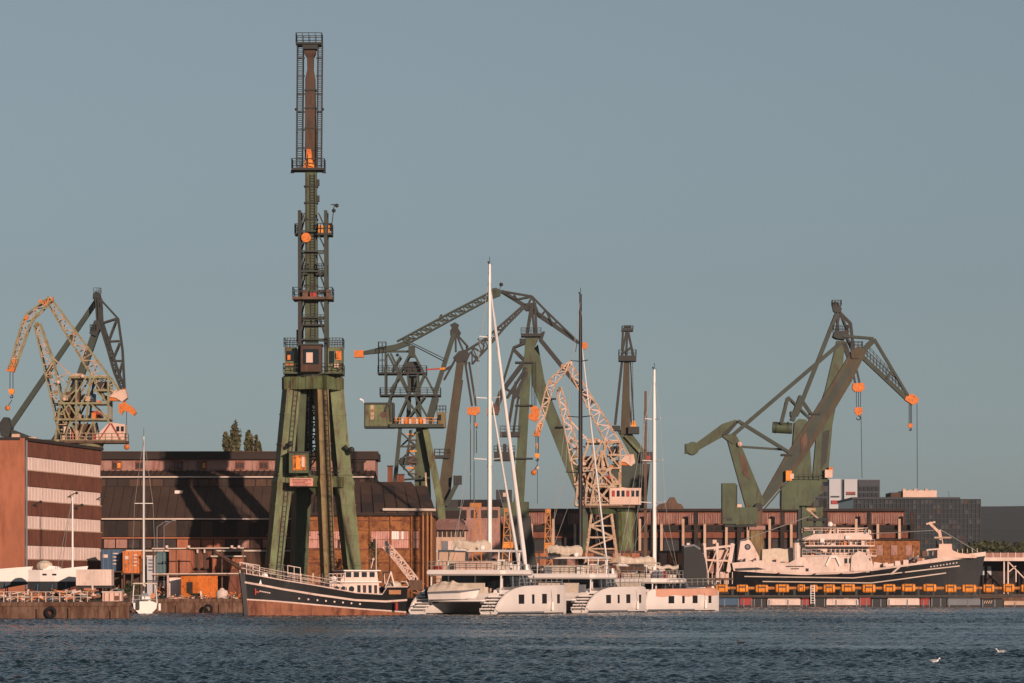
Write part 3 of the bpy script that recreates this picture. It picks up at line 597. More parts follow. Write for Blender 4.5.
# ================================================================== dark luffing crane with boom pointing right (C5)
def c5():
    c = Crane('luffing_crane', 'dark luffing crane with leaning main boom right of the pyramid crane', 640, 440); p = c.p
    y1 = HY + (CH - GZ)/c.k
    c.plate('main_boom', [(436, 508), (449, 508), (461, 388), (465, 352), (458, 352), (453, 388)], 2.0, m_boomol)
    c.block('boom_platform', 434.5, 455.5, 450, 458.5, 3.4, m_dark); c.rail(434.5, 450, 455.5, 3.3, m_dark, 1, 3)
    c.plate('mast_head', [(450.5, 336), (450, 331), (452, 328), (450, 325), (455, 322.5), (459, 325), (458, 328), (461, 333), (458.5, 338), (455, 335.5)], 1.6, m_dark)
    c.bar('back_leg', (454, 334), (437, 388), 4.6, .8, m_green3, -.8); c.bar('back_leg', (437, 388), (428, 420), 4.4, .8, m_green3, -.8)
    for a, b in (((455.5, 335), (455.8, 352)), ((457, 336), (464, 353)), ((459, 337), (468, 347)), ((444, 380), (455, 360)), ((441, 372), (452, 366))): c.pair('head_strut', a, b, 1.8, 1.8, m_dark)
    for a, b in (((467, 346), (466, 365)), ((465, 362), (472, 406)), ((469, 362), (476, 406)), ((462, 380), (458, 410))): c.pair('hanger', a, b, 2.2, .9, m_dark)
    c.plate('sheave_nest', [(453, 358), (459, 351.5), (465, 350), (470, 354), (467, 361), (458, 363)], 2.4, m_dark)
    c.lattice('fly_jib', [(466, 351), (485, 339), (508, 319), (523, 305.5)], [(472, 364), (488, 347), (505, 327), (524, 308)], 10, 2.2, 1.7, m_dark, None, 1.2, gap2=1.0)
    c.bar('jib_strut', (470, 352), (479, 362), 2.2, .5, m_dark, -.8); c.bar('jib_strut', (478, 339), (485, 347), 1.6, .4, m_dark, -.8)
    hb_ = c.plate('hook_yoke', [(467, 414), (467.5, 407.5), (479.5, 407), (480, 412), (476, 415.5), (470, 415)], 1.1, m_orange)
    for x in (470.5, 474): c.rope((x, 415), (x, 502), d=.2, r=.06)
    c.hook(476.3, 414, 423, -.2, 3.0, 1); c.bar('hanging_sling', (476.4, 430), (476.5, 453), .9, .12, m_dark, -.2)
    c.bar('spare_boom', (446, 506), (458, 482), 4.4, .8, m_green3, -2); c.block('spare_boom_head', 453.5, 476, 462, 485, 1.4, m_dark, -2)
    c.block('machine_house', 428, 508, 462, 530, 6, m_green3); c.plate('portal', [(430, 530), (458, 530), (466, y1), (456, y1), (450, 552), (438, 552), (432, y1), (422, y1)], 6, m_green3)
    c.block('winch_house', 436, 500, 458, 508, 4, m_dark, 0)
c5()

# ================================================================== big double-boom crane (C6)
def c6():
    c = Crane('double_boom_crane', 'dark green crane with tall mast and broad rear boom between white and black masts', 690, 520); p = c.p
    y1 = HY + (CH - GZ)/c.k
    c.plate('mast', [(513, 512), (523.5, 512), (530.5, 380), (533, 352), (539.5, 336), (525, 336), (524.5, 352), (521, 380)], 2.4, m_green2)
    c.plate('rear_boom', [(531, 352), (538, 344), (545, 382), (586, 486), (588, 506), (581, 506), (531.5, 383)], 1.9, m_green2, 1.6)
    c.bar('rear_tie', (540, 340), (592, 404), 4.2, .8, m_dark, -1.6)
    o = c.block('head_platform', 521, 334, 541, 337, 4.2, m_dark); c.rail(521, 541, 334, 4.1, m_dark, 1, 4, o); c.plate('head_bracket', [(537, 338), (543, 331.5), (545, 332), (542, 341)], 2, m_dark)
    c.block('side_platform', 519.5, 339, 526, 343, 3, m_dark)
    for a, b, w in (((527, 335), (531.5, 306), 3.4), ((534.5, 334), (532, 308), 2.2), ((536.5, 335), (535, 303), 2.4)): c.pair('head_leg', a, b, w, 2.0, m_dark)
    c.plate('crown_block', [(523, 308), (527, 303.5), (534, 303), (535.5, 307), (532, 311), (526, 311)], 2.2, m_dark)
    for a, b in (((500, 291), (532, 296.5)), ((532, 296.5), (545, 310)), ((545, 310), (577, 341)), ((500, 291), (515, 299)), ((530, 297), (517, 299.5)), ((517, 299.5), (514, 295)), ((532, 297), (527, 306)), ((532, 297), (539, 315)), ((546, 310), (540, 317)), ((546, 311), (553, 325)), ((557, 322), (553, 325))):
        c.pair('jib_tie', a, b, 1.7, 1.6, m_dark)
    c.bar('fly_jib', (502, 291.5), (526, 306.5), 3.6, 1.2, m_dark); c.bar('fly_jib', (524, 305), (553, 324.5), 4.6, 1.2, m_dark); c.bar('fly_jib', (553, 324.5), (578, 342.5), 4.0, 1.2, m_dark, 0, None, 3.0)
    c.plate('jib_nose', [(580, 348), (580, 343), (586, 342), (588, 346), (586, 349.5)], 1.0, m_orange); c.bar('nose_link', (576, 341), (582, 345), 2.4, .8, m_dark); c.rope((577, 343), (575.5, 352))
    for a, b, w in (((525, 343), (513, 348), 2.2), ((513.5, 348), (502.5, 384), 2.2), ((514, 350), (524, 360), 3), ((524, 362), (501.5, 392), 4.2), ((526, 368), (507, 398), 2.6), ((501.5, 392), (495, 412), 5.5), ((527, 372), (514, 398), 3.2), ((516, 382), (507.5, 432), 3.0), ((520, 384), (513, 436), 2.4), ((502, 386), (520, 398), 1.8)):
        c.pair('rear_link', a, b, w, 2.6, m_dark, None, .4)
    c.plate('counterweight', [(488, 414), (489, 407), (494, 404), (500, 408), (498, 415)], 3.4, m_brownst); c.block('counterweight_lamp', 487, 408.5, 491, 415, 3.7, m_orange)
    for x0, x1, y0, yb in ((494, 515, 452, 461), (500, 520, 432, 437)): o = c.block('machine_platform', x0, y0, x1, yb, 4, m_dark); c.rail(x0, x1, y0, 3.9, m_dark, 1.0, 4, o)
    for x in (497, 503, 508): c.block('machinery', x, 444, x + 3.5, 452, 2, m_dark)
    for y in (362, 405, 458): c.block('mast_platform', 515, y, 533, y + 1.4, 3.6, m_dark)
    for y in (398, 426): c.block('boom_bracket', 545 + (y-398)*.43, y, 556 + (y-398)*.42, y + 1.3, 2.6, m_dark, 1.0)
    hk = c.plate('hook_yoke', [(529, 419), (528, 415), (531, 413), (530.5, 407), (535.5, 405.5), (539, 409), (540, 417), (536, 422)], 1.2, m_orange)
    for x in (532, 534.2, 536): c.rope((x - .3, 362), (x, 407), r=.07)
    c.rope((537.3, 422), (537.5, 445), r=.04); c.plate('hook_block', [(535, 443), (538.5, 443), (539.5, 447), (537, 449), (535, 447)], .5, m_cream); c.rope((537.4, 448), (537.4, 504), r=.04); c.part('hook_weight', MB().ball(p(537.4, 468), .35), m_pinkhouse)
    c.block('machine_house', 496, 490, 512, 503, 4, m_blackst, -.5); c.block('machine_house', 500, 502, 529, 516, 5, m_green2); c.block('window', 503, 493, 508, 497, .1, m_pinkhouse, -2.55)
    c.plate('portal', [(506, 516), (530, 516), (540, y1), (530, y1), (523, 545), (514, 545), (506, y1), (496, y1)], 6, m_dark)
    c.bar('rear_boom_foot', (583, 500), (586, y1), 9, 1.8, m_green2, 1.6)
c6()

# ================================================================== narrow dark mast crane (C8)
def c8():
    c = Crane('narrow_crane', 'narrow dark mast crane seen end-on above the cream lattice crane', 700, 628); p = c.p
    y1 = HY + (CH - GZ)/c.k
    o = c.block('head_platform', 621.5, 329, 633, 331.5, 3, m_dark); c.rail(622, 633, 329, 2.9, m_dark, .5, 2, o); c.block('crown_block', 624, 325.5, 631, 328, 1.4, m_dark)
    for a, b in (((626.5, 331), (621.5, 357)), ((628, 331), (633.5, 357)), ((623, 331), (622, 350)), ((627.5, 332), (626, 356)), ((630, 348), (624, 353))): c.pair('head_leg', a, b, 1.9, 2.0, m_dark)
    o = c.block('mast_platform', 618.6, 356, 636, 361.5, 4, m_dark); c.rail(618.8, 636, 356, 3.9, m_dark, 1, 4, o)
    c.plate('mast', [(620.5, 434), (630, 434), (629.2, 361), (624, 361)], 1.6, m_boomol)
    c.bar('side_leg', (622, 361), (615, 425), 2.6, .6, m_dark, -.6); c.part('ladder', MB().ladder(p(632.5, 425, -.5), p(631.5, 362, -.5), 2.0*c.k, 16), m_dark); c.bar('side_leg', (630.5, 362), (634, 422), 1.3, .3, m_dark, .6)
    c.bar('side_leg', (629, 400), (632, 428), 1.6, .4, m_dark, .5)
    c.plate('hook_yoke', [(630.8, 429), (631, 423), (633, 420), (635.5, 422), (636, 428)], 1, m_orange2)
    c.block('boom_foot', 612, 426, 620, 431, 3.4, m_dark); c.block('boom_foot', 628, 427, 639, 434, 3.4, m_dark)
    c.plate('lower_boom', [(617, 430), (629, 430), (646, 452), (643, 464), (636, 464)], 1.8, m_green2, .5); c.bar('lower_tie', (625, 436), (646, 459), 2.4, .5, m_green, -.8)
    c.block('winch_house', 640, 452, 652, 462, 3, m_dark); c.block('machinery', 646, 456, 650, 461, 2, m_red, -.8)
    c.plate('house', [(612, 464), (650, 464), (646, 508), (610, 508)], 5, m_green3, 2)
    c.part('pedestal', MB().tube(p(626, 508, 2), p(627, y1, 2), 12*c.k, 10.5*c.k, 18), m_green, smooth=False)
    c.part('pedestal_ring', MB().tube(p(626, 507, 2), p(626, 511, 2), 14*c.k, 14*c.k, 18), m_green2)
c8()

# ================================================================== right pair: green boom crane (C9a) and the crane behind it (C9b)
def c9a():
    c = Crane('boom_crane', 'green crane with thick diagonal boom and drum counterweight at left', 590, 757); p = c.p
    y1 = HY + (CH - GZ)/c.k
    c.part('counterweight_drum', MB().tube(p(692.3, 448.6, -1.6), p(692.3, 448.6, 1.6), 6.6*c.k, n=16), m_green2)
    c.block('counterweight_cap', 685, 444, 692, 453.5, 3.0, m_green2)
    c.plate('counterweight_arm', [(694, 444.6), (722, 424), (735, 419.8), (739.5, 421.5), (733, 427), (724, 436), (699, 450)], 1.1, m_green2, 0)
    c.plate('arm_rib', [(722, 435), (735, 422), (737, 424), (725, 438)], 1.5, m_dark)
    c.pair('arm_tie', (738, 421), (790, 453), 3.0, 1.8, m_green3); c.bar('mast_strut', (737, 446.5), (786, 449.8), 2.2, .6, m_green3)
    c.pair('back_tie', (733, 435), (840, 343.5), 3.8, 2.2, m_green3, None, .5)
    c.plate('mast', [(727, 440), (724.5, 437.5), (735, 434), (739, 441), (764, 502), (762, 507), (745.5, 507)], 2.2, m_green2)
    c.plate('mast_head', [(722, 436.5), (731, 434), (736, 436), (737, 443), (733, 444.5), (727, 440.5)], 2.6, m_green2)
    c.plate('repair_panel', [(738.5, 452), (745, 458), (750, 480), (742, 474)], .06, m_brownst, -1.14)
    c.plate('boom', [(757, 509), (754.5, 504), (762, 497), (784, 458), (808, 421), (835, 378), (851, 351), (860, 347), (866, 352), (851, 382), (836, 407), (806, 455), (792, 474), (764, 506)], 2.0, m_boomol)
    c.plate('boom_web', [(762, 499), (786, 461), (808, 427), (848, 366), (850, 372), (812, 436), (790, 469), (766, 503)], 2.06, m_green3)
    c.plate('repair_panel', [(800, 438), (806, 432), (807, 444), (800, 453)], .06, m_brownst, -1.08)
    for a, b in ((784, 454), (812, 413)): c.block('boom_bracket', a - 3, b, a + 8, b + 2, 2.6, m_dark)
    o = c.block('service_box', 785, 471, 791, 481, 1.0, m_orange2, -1.4); c.block('service_box', 789, 474, 793, 479, .9, m_pinkhouse, -1.5); c.part('lamp', MB().ball(p(739, 444.5, -1.4), .4), m_pinkhouse)
    c.bar('pipe', (764, 509), (797, 470), 1.4, .3, m_green3, -1.2)
    # head and fly jib
    c.plate('boom_head', [(850, 352), (858, 346), (862, 350), (859, 359), (851, 359)], 2.6, m_boomol); c.rail(850, 862, 348, 2.4, m_dark, .9, 3)
    c.pair('jib_strut', (858, 356), (874, 339.5), 5.4, .9, m_green3)
    c.bar('fly_jib', (856, 351), (906, 398), 4.2, 1.3, m_green3); 
    for a, b in (((842, 336), (873, 338.5)), ((874, 339), (893, 371)), ((893, 371), (908, 396)), ((892, 371), (886.5, 379))): c.pair('jib_tie', a, b, 2.3, 1.4, m_green3)
    mb = MB()
    for q in (-.6, .6): mb.rail(p(864, 355.5, q), p(902, 391.5, q), 1.1, 12)
    c.part('walkway_railing', mb, m_dark); c.part('walkway_railing', MB().rail(p(866, 348, -.3), p(902, 388, -.3), .7, 10), m_dark)
    c.plate('jib_nose', [(904.5, 400), (906, 394.5), (912, 394), (918, 398), (917.5, 403), (912, 405), (909, 403)], 1.5, m_orange)
    c.hook(910.3, 404, 423.5, 0, 4, 3); c.rope((917, 403), (917.3, 488), r=.045)
    # house and pedestal
    c.block('ballast_house', 721.5, 483.5, 735, 524, 3.4, m_green2, -.6); c.block('ballast_side', 735.1, 485, 736.6, 507, 2.8, m_dark, -.4)
    h = c.plate('machine_house', [(735, 525), (735, 507.5), (757, 507.5), (757, 520), (753, 524.5)], 4.6, m_green2); c.block('roof_hatch', 736, 504.5, 741, 507.4, 1.8, m_pinkhouse, -.8, h); c.block('vent', 726, 518, 731, 521, .06, m_dark, -2.34)
    c.block('house_underframe', 724, 524, 756, 527, 4.0, m_dark); c.part('boom_hinge', MB().tube(p(758, 507, -1.8), p(758, 507, 1.8), 4*c.k, n=12), m_dark)
    c.plate('slewing_column', [(755, 509), (762, 506), (762, 526), (755, 526)], 2.6, m_brownst)
    c.block('pedestal', 750, 530, 763, y1, 3.2, m_olive); c.block('pedestal_cap', 748.5, 526, 764.5, 530, 3.8, m_pinkwall)
c9a()

def c9b():
    c = Crane('tripod_crane', 'dark green crane with cylinder counterweight behind the thick diagonal boom', 650, 811); p = c.p
    y1 = HY + (CH - GZ)/c.k
    c.plate('crown_block', [(832.5, 308), (831.5, 303), (835, 301.5), (838.5, 304), (841.5, 309), (840, 314), (836, 314), (833, 311)], 1.6, m_dark); c.rail(832, 841, 306, 2, m_dark, .9, 3)
    c.pair('back_tie', (836.5, 314), (797, 414), 3.6, 2.2, m_green3, None, .5)
    for a, b in (((837.5, 312), (837.5, 335)), ((840, 312), (848, 333)), ((841, 314), (850.5, 323.5)), ((850.5, 323.5), (853.5, 350)), ((839, 314), (836, 332)), ((849, 325), (843, 338)), ((842, 342), (849, 360)), ((847, 338), (853, 352)), ((845, 342), (851, 362))): c.pair('head_link', a, b, 2.1, 1.8, m_dark)
    o = c.plate('head_platform', [(832.5, 337), (834, 332), (846, 331), (849, 336), (844, 340), (836, 339)], 3.4, m_dark); c.rail(833, 847, 332, 3.2, m_dark, 1, 4, o)
    c.plate('mast', [(836.5, 341), (844.5, 341), (842, 372), (832, 425), (827, 482), (812, 482), (818, 410), (825, 390)], 2.0, m_green2)
    c.plate('mast_panel', [(822, 432), (829, 430), (826, 462), (820, 470)], 2.05, m_dark)
    for x0, x1 in ((852.5, 855.5), (856, 860)): c.bar('hanger', (x0 - 2, 358), (x1, 386), 2.0, .4, m_dark, -.3)
    c.plate('hook_yoke', [(852, 389), (852.5, 383.5), (863.5, 383), (864.5, 389), (861, 392), (855, 392)], 1.2, m_orange); c.hook(858.5, 392, 407.5, 0, 7, 3)
    c.rope((861, 414), (862, 478), r=.045)
    c.part('counterweight_cylinder', MB().tube(p(772.5, 427.3), p(792, 428.5), 5.6*c.k, n=18), m_green2)
    for i in range(2): c.part('cylinder_band', MB().tube(p(775 + i*12, 427.5), p(776.5 + i*12, 427.6), 5.9*c.k, n=18), m_green3)
    for a, b, w in (((781, 424), (787.5, 398), 3), ((787.5, 397), (812, 421), 2), ((792, 421), (801, 396), 4.5), ((800, 398), (811, 414), 2.6), ((790, 414), (798, 414), 5)): c.pair('counterweight_link', a, b, w, 2.4, m_green3, None, .4)
    c.plate('column', [(790, 482), (794, 423), (799, 419), (806, 420), (808, 426), (812, 482)], 3.0, m_green2, .4)
    c.plate('slewing_house', [(781, 484), (790, 480.5), (816, 480.5), (822, 483), (822, 493), (814, 498), (810, 506), (780.5, 506)], 5.0, m_green2); c.block('house_panel', 780.5, 497, 798, 510, 4.4, m_green2, -.4); c.block('lamp_house', 824, 470, 831.5, 478, 1.6, m_pinkhouse, -1.2); c.block('lamp_house', 828, 467.5, 832, 474, 1.2, m_orange, -1.3)
    c.rail(782, 822, 481, 4.8, m_dark, 1, 8)
    for x in (797, 812): c.block('panel_rib', x, 482, x + .8, 505, 5.1, m_green2)
    c.block('pedestal', 801, 506, 822, y1, 3.6, m_green2); c.block('pedestal_side', 797.5, 506, 801, 545, 3.0, m_blackst); c.part('pedestal_top', MB().tube(p(812, 500, 0), p(812, 507, 0), 2.4, n=16), m_dark)
    c.block('notice', 806, 507, 815, 512, .05, m_olive, -1.86)
c9b()
# ================================================================== striped brick building at the left
def striped_building():
    Y0, Y1 = 418.0, 450.5
    A = Vector((gx(22.5, Y0), Y0, 0)); B = Vector((gx(101, Y1), Y1, 0)); t = (B - A).normalized(); n = Vector((t.y, -t.x, 0)); L = (B - A).length
    zt = CH + (HY - 440.5)*Y0/F; zh = lambda y: CH + (HY - y)*Y0/F          # heights read at the near corner
    th = Thing('brick_building', 'flat-roofed orange brick building with pale glazed stripes at left', 'building', (A.x, A.y, GZ))
    w = 26.0; C = A + Vector((-w, .0, 0)); D = B + Vector((-w, 0, 0)); z = Vector((0,0,1))
    m = MB(); q = .02
    m.hexa([A - n*.4 + z*GZ, B - n*.4 + z*GZ, D + z*GZ, C + Vector((0,.4,0)) + z*GZ], [A - n*.4 + z*zt, B - n*.4 + z*zt, D + z*zt, C + Vector((0,.4,0)) + z*zt])
    th.part('core', m, m_brick_br)
    # gable wall facing the camera, with piers
    g = th.part('gable_wall', MB().box((C.x, A.y - .05, GZ), (A.x + .25, A.y + .38, zt + .25)), m_brick_or)
    th.part('downpipe', MB().tube((A.x + .42, A.y - .02, GZ + 1), (A.x + .42, A.y - .02, zt), .12), m_grey)
    # long side: bands of brick and glazing (rows at the near corner)
    rows = [(440.5, 455.8, 'b'), (455.8, 469.5, 'g'), (469.5, 485.6, 'b'), (485.6, 500, 'g'), (500, 515, 'b'), (515, 528.5, 'g'), (528.5, 545, 'b'), (545, 559, 'g'), (559, 597, 'b')]
    def band(ya, yb, off, thick): 
        a, b = A + n*off, B + n*off
        return MB().hexa([a - n*thick + z*zh(yb), a + z*zh(yb), b + z*zh(yb), b - n*thick + z*zh(yb)], [a - n*thick + z*zh(ya), a + z*zh(ya), b + z*zh(ya), b - n*thick + z*zh(ya)])
    for ya, yb, kind in rows:
        if kind == 'b': th.part('brick_band', band(ya, yb, .06, .44), m_brick_br)
        else:
            wd = th.part('window_band', band(ya, yb, -.12, .2), m_pane); N = 26
            for i in range(N):
                a = A + t*(L/N*(i + .05)) + n*(-.06 + random.uniform(-.012, .012)); b = A + t*(L/N*(i + .93)) + n*(-.06 + random.uniform(-.012, .012))
                ha, hb_ = zh(yb - .5), zh(ya + .5)
                th.part('pane', MB().hexa([a + z*ha, b + z*ha, b - n*.05 + z*ha, a - n*.05 + z*ha], [a + z*hb_, b + z*hb_, b - n*.05 + z*hb_, a - n*.05 + z*hb_]), m_pinkpane, wd)
            th.part('sill', band(yb - .4, yb + .7, .13, .3), m_column, wd)
    rf = th.part('roof', MB().hexa([A + n*.3 + z*(zt + .02), B + n*.3 + z*(zt + .02), D + z*(zt + .02), C + Vector((0, -.3, 0)) + z*(zt + .02)], [A + n*.3 + z*(zt + .35), B + n*.3 + z*(zt + .35), D + z*(zt + .35), C + Vector((0, -.3, 0)) + z*(zt + .35)]), m_roof2)
    for x, y in ((-1.5, 3), (-4, 6), (-.8, 12), (-3, 22)): th.part('roof_vent', MB().box((A.x + x, A.y + y, zt + .35), (A.x + x + .8, A.y + y + .8, zt + .8)), m_column, rf)
    for i, f in enumerate((.1, .55, .62, .93)): 
        q0 = A + t*L*f + n*.12 + z*zh(493 if i % 2 else 505); th.part('wall_lamp', MB().beam(q0, q0 + n*.9 + z*.45, .1).ball(q0 + n*.95 + z*.4, .16), m_dark)
striped_building()

# ================================================================== long brown hall
def brown_hall():
    Y = 452.0; xl, xr = gx(91, Y), gx(372, Y); zz = lambda y, d=0: CH + (HY - y)*(Y + d)/F
    th = Thing('brown_hall', 'long dark brown shipyard hall with pink clerestory and stepped roofs', 'building', (gx(200, Y), Y, GZ))
    bx = lambda d0, ya, d1, yb: MB().box((xl, Y + d0, zz(yb, d0)), (xr, Y + d1, zz(ya, d0)))
    th.part('lower_wall', MB().box((xl, Y, GZ), (xr, Y + 30, zz(549))), m_wallbr)
    lw = th.part('window_wall', bx(.15, 537, 30, 549), m_darkwall)
    for i in range(22):                                       # lower row of panels and windows
        x = 104 + i*12.2; mt = (m_pinkwall, m_brick_or, m_pane, m_pinkwall, m_wallbr, m_brick_or, m_pane)[(i*3 + i//4) % 7]
        th.part('window' if mt is m_pane else 'wall_panel', MB().box((gx(x, Y), Y - .06 - .02*(i % 3), zz(548)), (gx(x + 11, Y), Y + .3, zz(539.5))), mt, lw)
    th.part('lintel', MB().box((xl, Y - .18, zz(538.6)), (xr, Y + .2, zz(537.2))), m_brick_or)
    ev = th.part('eaves_board', MB().box((xl, Y - .3, zz(551.5)), (xr, Y + .1, zz(550))), m_gutter)
    uw = th.part('upper_wall', MB().box((xl, Y + .1, zz(537)), (xr, Y + 30, zz(519.5))), m_darkwall)
    for i in range(23): th.part('wall_sheet', MB().box((gx(92 + i*12.1, Y), Y - .01 - .025*(i % 2), zz(536.6)), (gx(92 + i*12.1 + 11.9, Y), Y + .3, zz(521))), m_darkwall if i % 3 else m_roof, uw)
    th.part('gutter', MB().box((xl, Y - .35, zz(519.6)), (xr, Y + .1, zz(518.3))), m_gutter)
    # big sloping roof in sheets
    d1 = 6.5; z0, z1 = zz(518.2), zz(487, d1)
    rf = th.part('roof', MB().hexa([(xl, Y - .3, z0 - .2), (xr, Y - .3, z0 - .2), (xr, Y + 20, z0 - .2), (xl, Y + 20, z0 - .2)], [(xl, Y - .25, z0 - .05), (xr, Y - .25, z0 - .05), (xr, Y + d1, z1 - .1), (xl, Y + d1, z1 - .1)]), m_roof)
    N = 30
    for i in range(N):
        a = xl + (xr - xl)*i/N; b = xl + (xr - xl)*(i + 1)/N - .05; u = .02 + .02*(i % 2) + random.uniform(0, .01)
        th.part('roof_sheet', MB().hexa([(a, Y - .32, z0 - .05), (b, Y - .32, z0 - .05), (b, Y + d1, z1 - .1), (a, Y + d1, z1 - .1)], [(a, Y - .32, z0 + u), (b, Y - .32, z0 + u), (b, Y + d1, z1 + u), (a, Y + d1, z1 + u)]), m_roof, rf)
    for px, py in ((175, 491.5),): th.part('skylight', MB().box((gx(px - 4, Y), Y + 5.0, zz(493.5, 5)), (gx(px + 4, Y), Y + 5.6, zz(490.5, 5))), m_pinkpane, rf)
    mw = th.part('middle_wall', MB().box((xl, Y + d1, z0), (xr, Y + 24, zz(477.5, d1))), m_darkwall)
    for i in range(24): th.part('middle_window', MB().box((gx(95 + i*11.5, Y + d1), Y + d1 - .06 - .01*(i % 2), zz(486.2, d1)), (gx(105.4 + i*11.5, Y + d1), Y + d1 + .2, zz(479.4, d1))), m_roof2 if i % 5 in (1, 2) else (m_wallbr if i != 2 else m_pinkpane), mw)
    th.part('gutter', MB().box((xl, Y + d1 - .3, zz(477.6, d1)), (xr, Y + d1 + .2, zz(476.4, d1))), m_gutter)
    d2 = 10.5; z2, z3 = zz(476.3, d1), zz(470.5, d2)
    r2 = th.part('upper_roof', MB().hexa([(xl, Y + d1 - .2, z2 - .2), (xr, Y + d1 - .2, z2 - .2), (xr, Y + 22, z2 - .2), (xl, Y + 22, z2 - .2)], [(xl, Y + d1 - .2, z2), (xr, Y + d1 - .2, z2), (xr, Y + d2 + .1, z3), (xl, Y + d2 + .1, z3)]), m_wallbr)
    for i in range(46): x = xl + (xr - xl)*(i + .5)/46; th.part('roof_rib', MB().beam((x, Y + d1 - .22, z2 + .03), (x, Y + d2, z3 + .03), .09), m_roof2, r2)
    cw = th.part('clerestory', MB().box((xl, Y + d2, z2), (xr, Y + 20, zz(459.5, d2))), m_pinkwall)
    wins = (117, 140, 178.5, 202, 240, 264, 300, 322, 350)
    for i in range(33):
        x = 95 + i*8.3
        if all(abs(x + 4 - q) > 7 for q in wins): th.part('wall_panel', MB().box((gx(x, Y + d2), Y + d2 - .05 - .02*(i % 2), zz(469.4, d2)), (gx(x + 8, Y + d2), Y + d2 + .2, zz(460.6, d2))), m_pinkwall, cw)
    for q in wins:
        f = th.part('window', MB().box((gx(q - 4.5, Y + d2), Y + d2 - .14, zz(469.4, d2)), (gx(q + 4.5, Y + d2), Y + d2 + .2, zz(461, d2))), m_brick_br, cw)
    for q in wins:
        for e in (-1, 1): th.part('window_pane', MB().box((gx(q + e*2.1 - 1.6, Y + d2), Y + d2 - .2, zz(468, d2)), (gx(q + e*2.1 + 1.6, Y + d2), Y + d2 - .1, zz(463, d2))), m_pane if (q*2 + e) % 5 else m_orange2, cw)
    pr = th.part('parapet_roof', MB().box((xl - .3, Y + d2 - .6, zz(459.4, d2)), (xr + .3, Y + 20.5, zz(452.2, d2))), m_roof2)
    th.part('parapet_coping', MB().box((xl - .4, Y + d2 - .7, zz(452.2, d2)), (xr + .4, Y + d2 - .1, zz(451.4, d2))), m_wallbr, pr)
    ch = th.part('chimney', MB().box((gx(354.5, Y + d2), Y + d2 - .4, zz(482, d2)), (gx(364, Y + d2), Y + d2 + 1.2, zz(462, d2))), m_darkwall); th.part('chimney_cap', MB().box((gx(353, Y + d2), Y + d2 - .6, zz(462, d2)), (gx(366, Y + d2), Y + d2 + 1.4, zz(460, d2))), m_roof2, ch)
brown_hall()

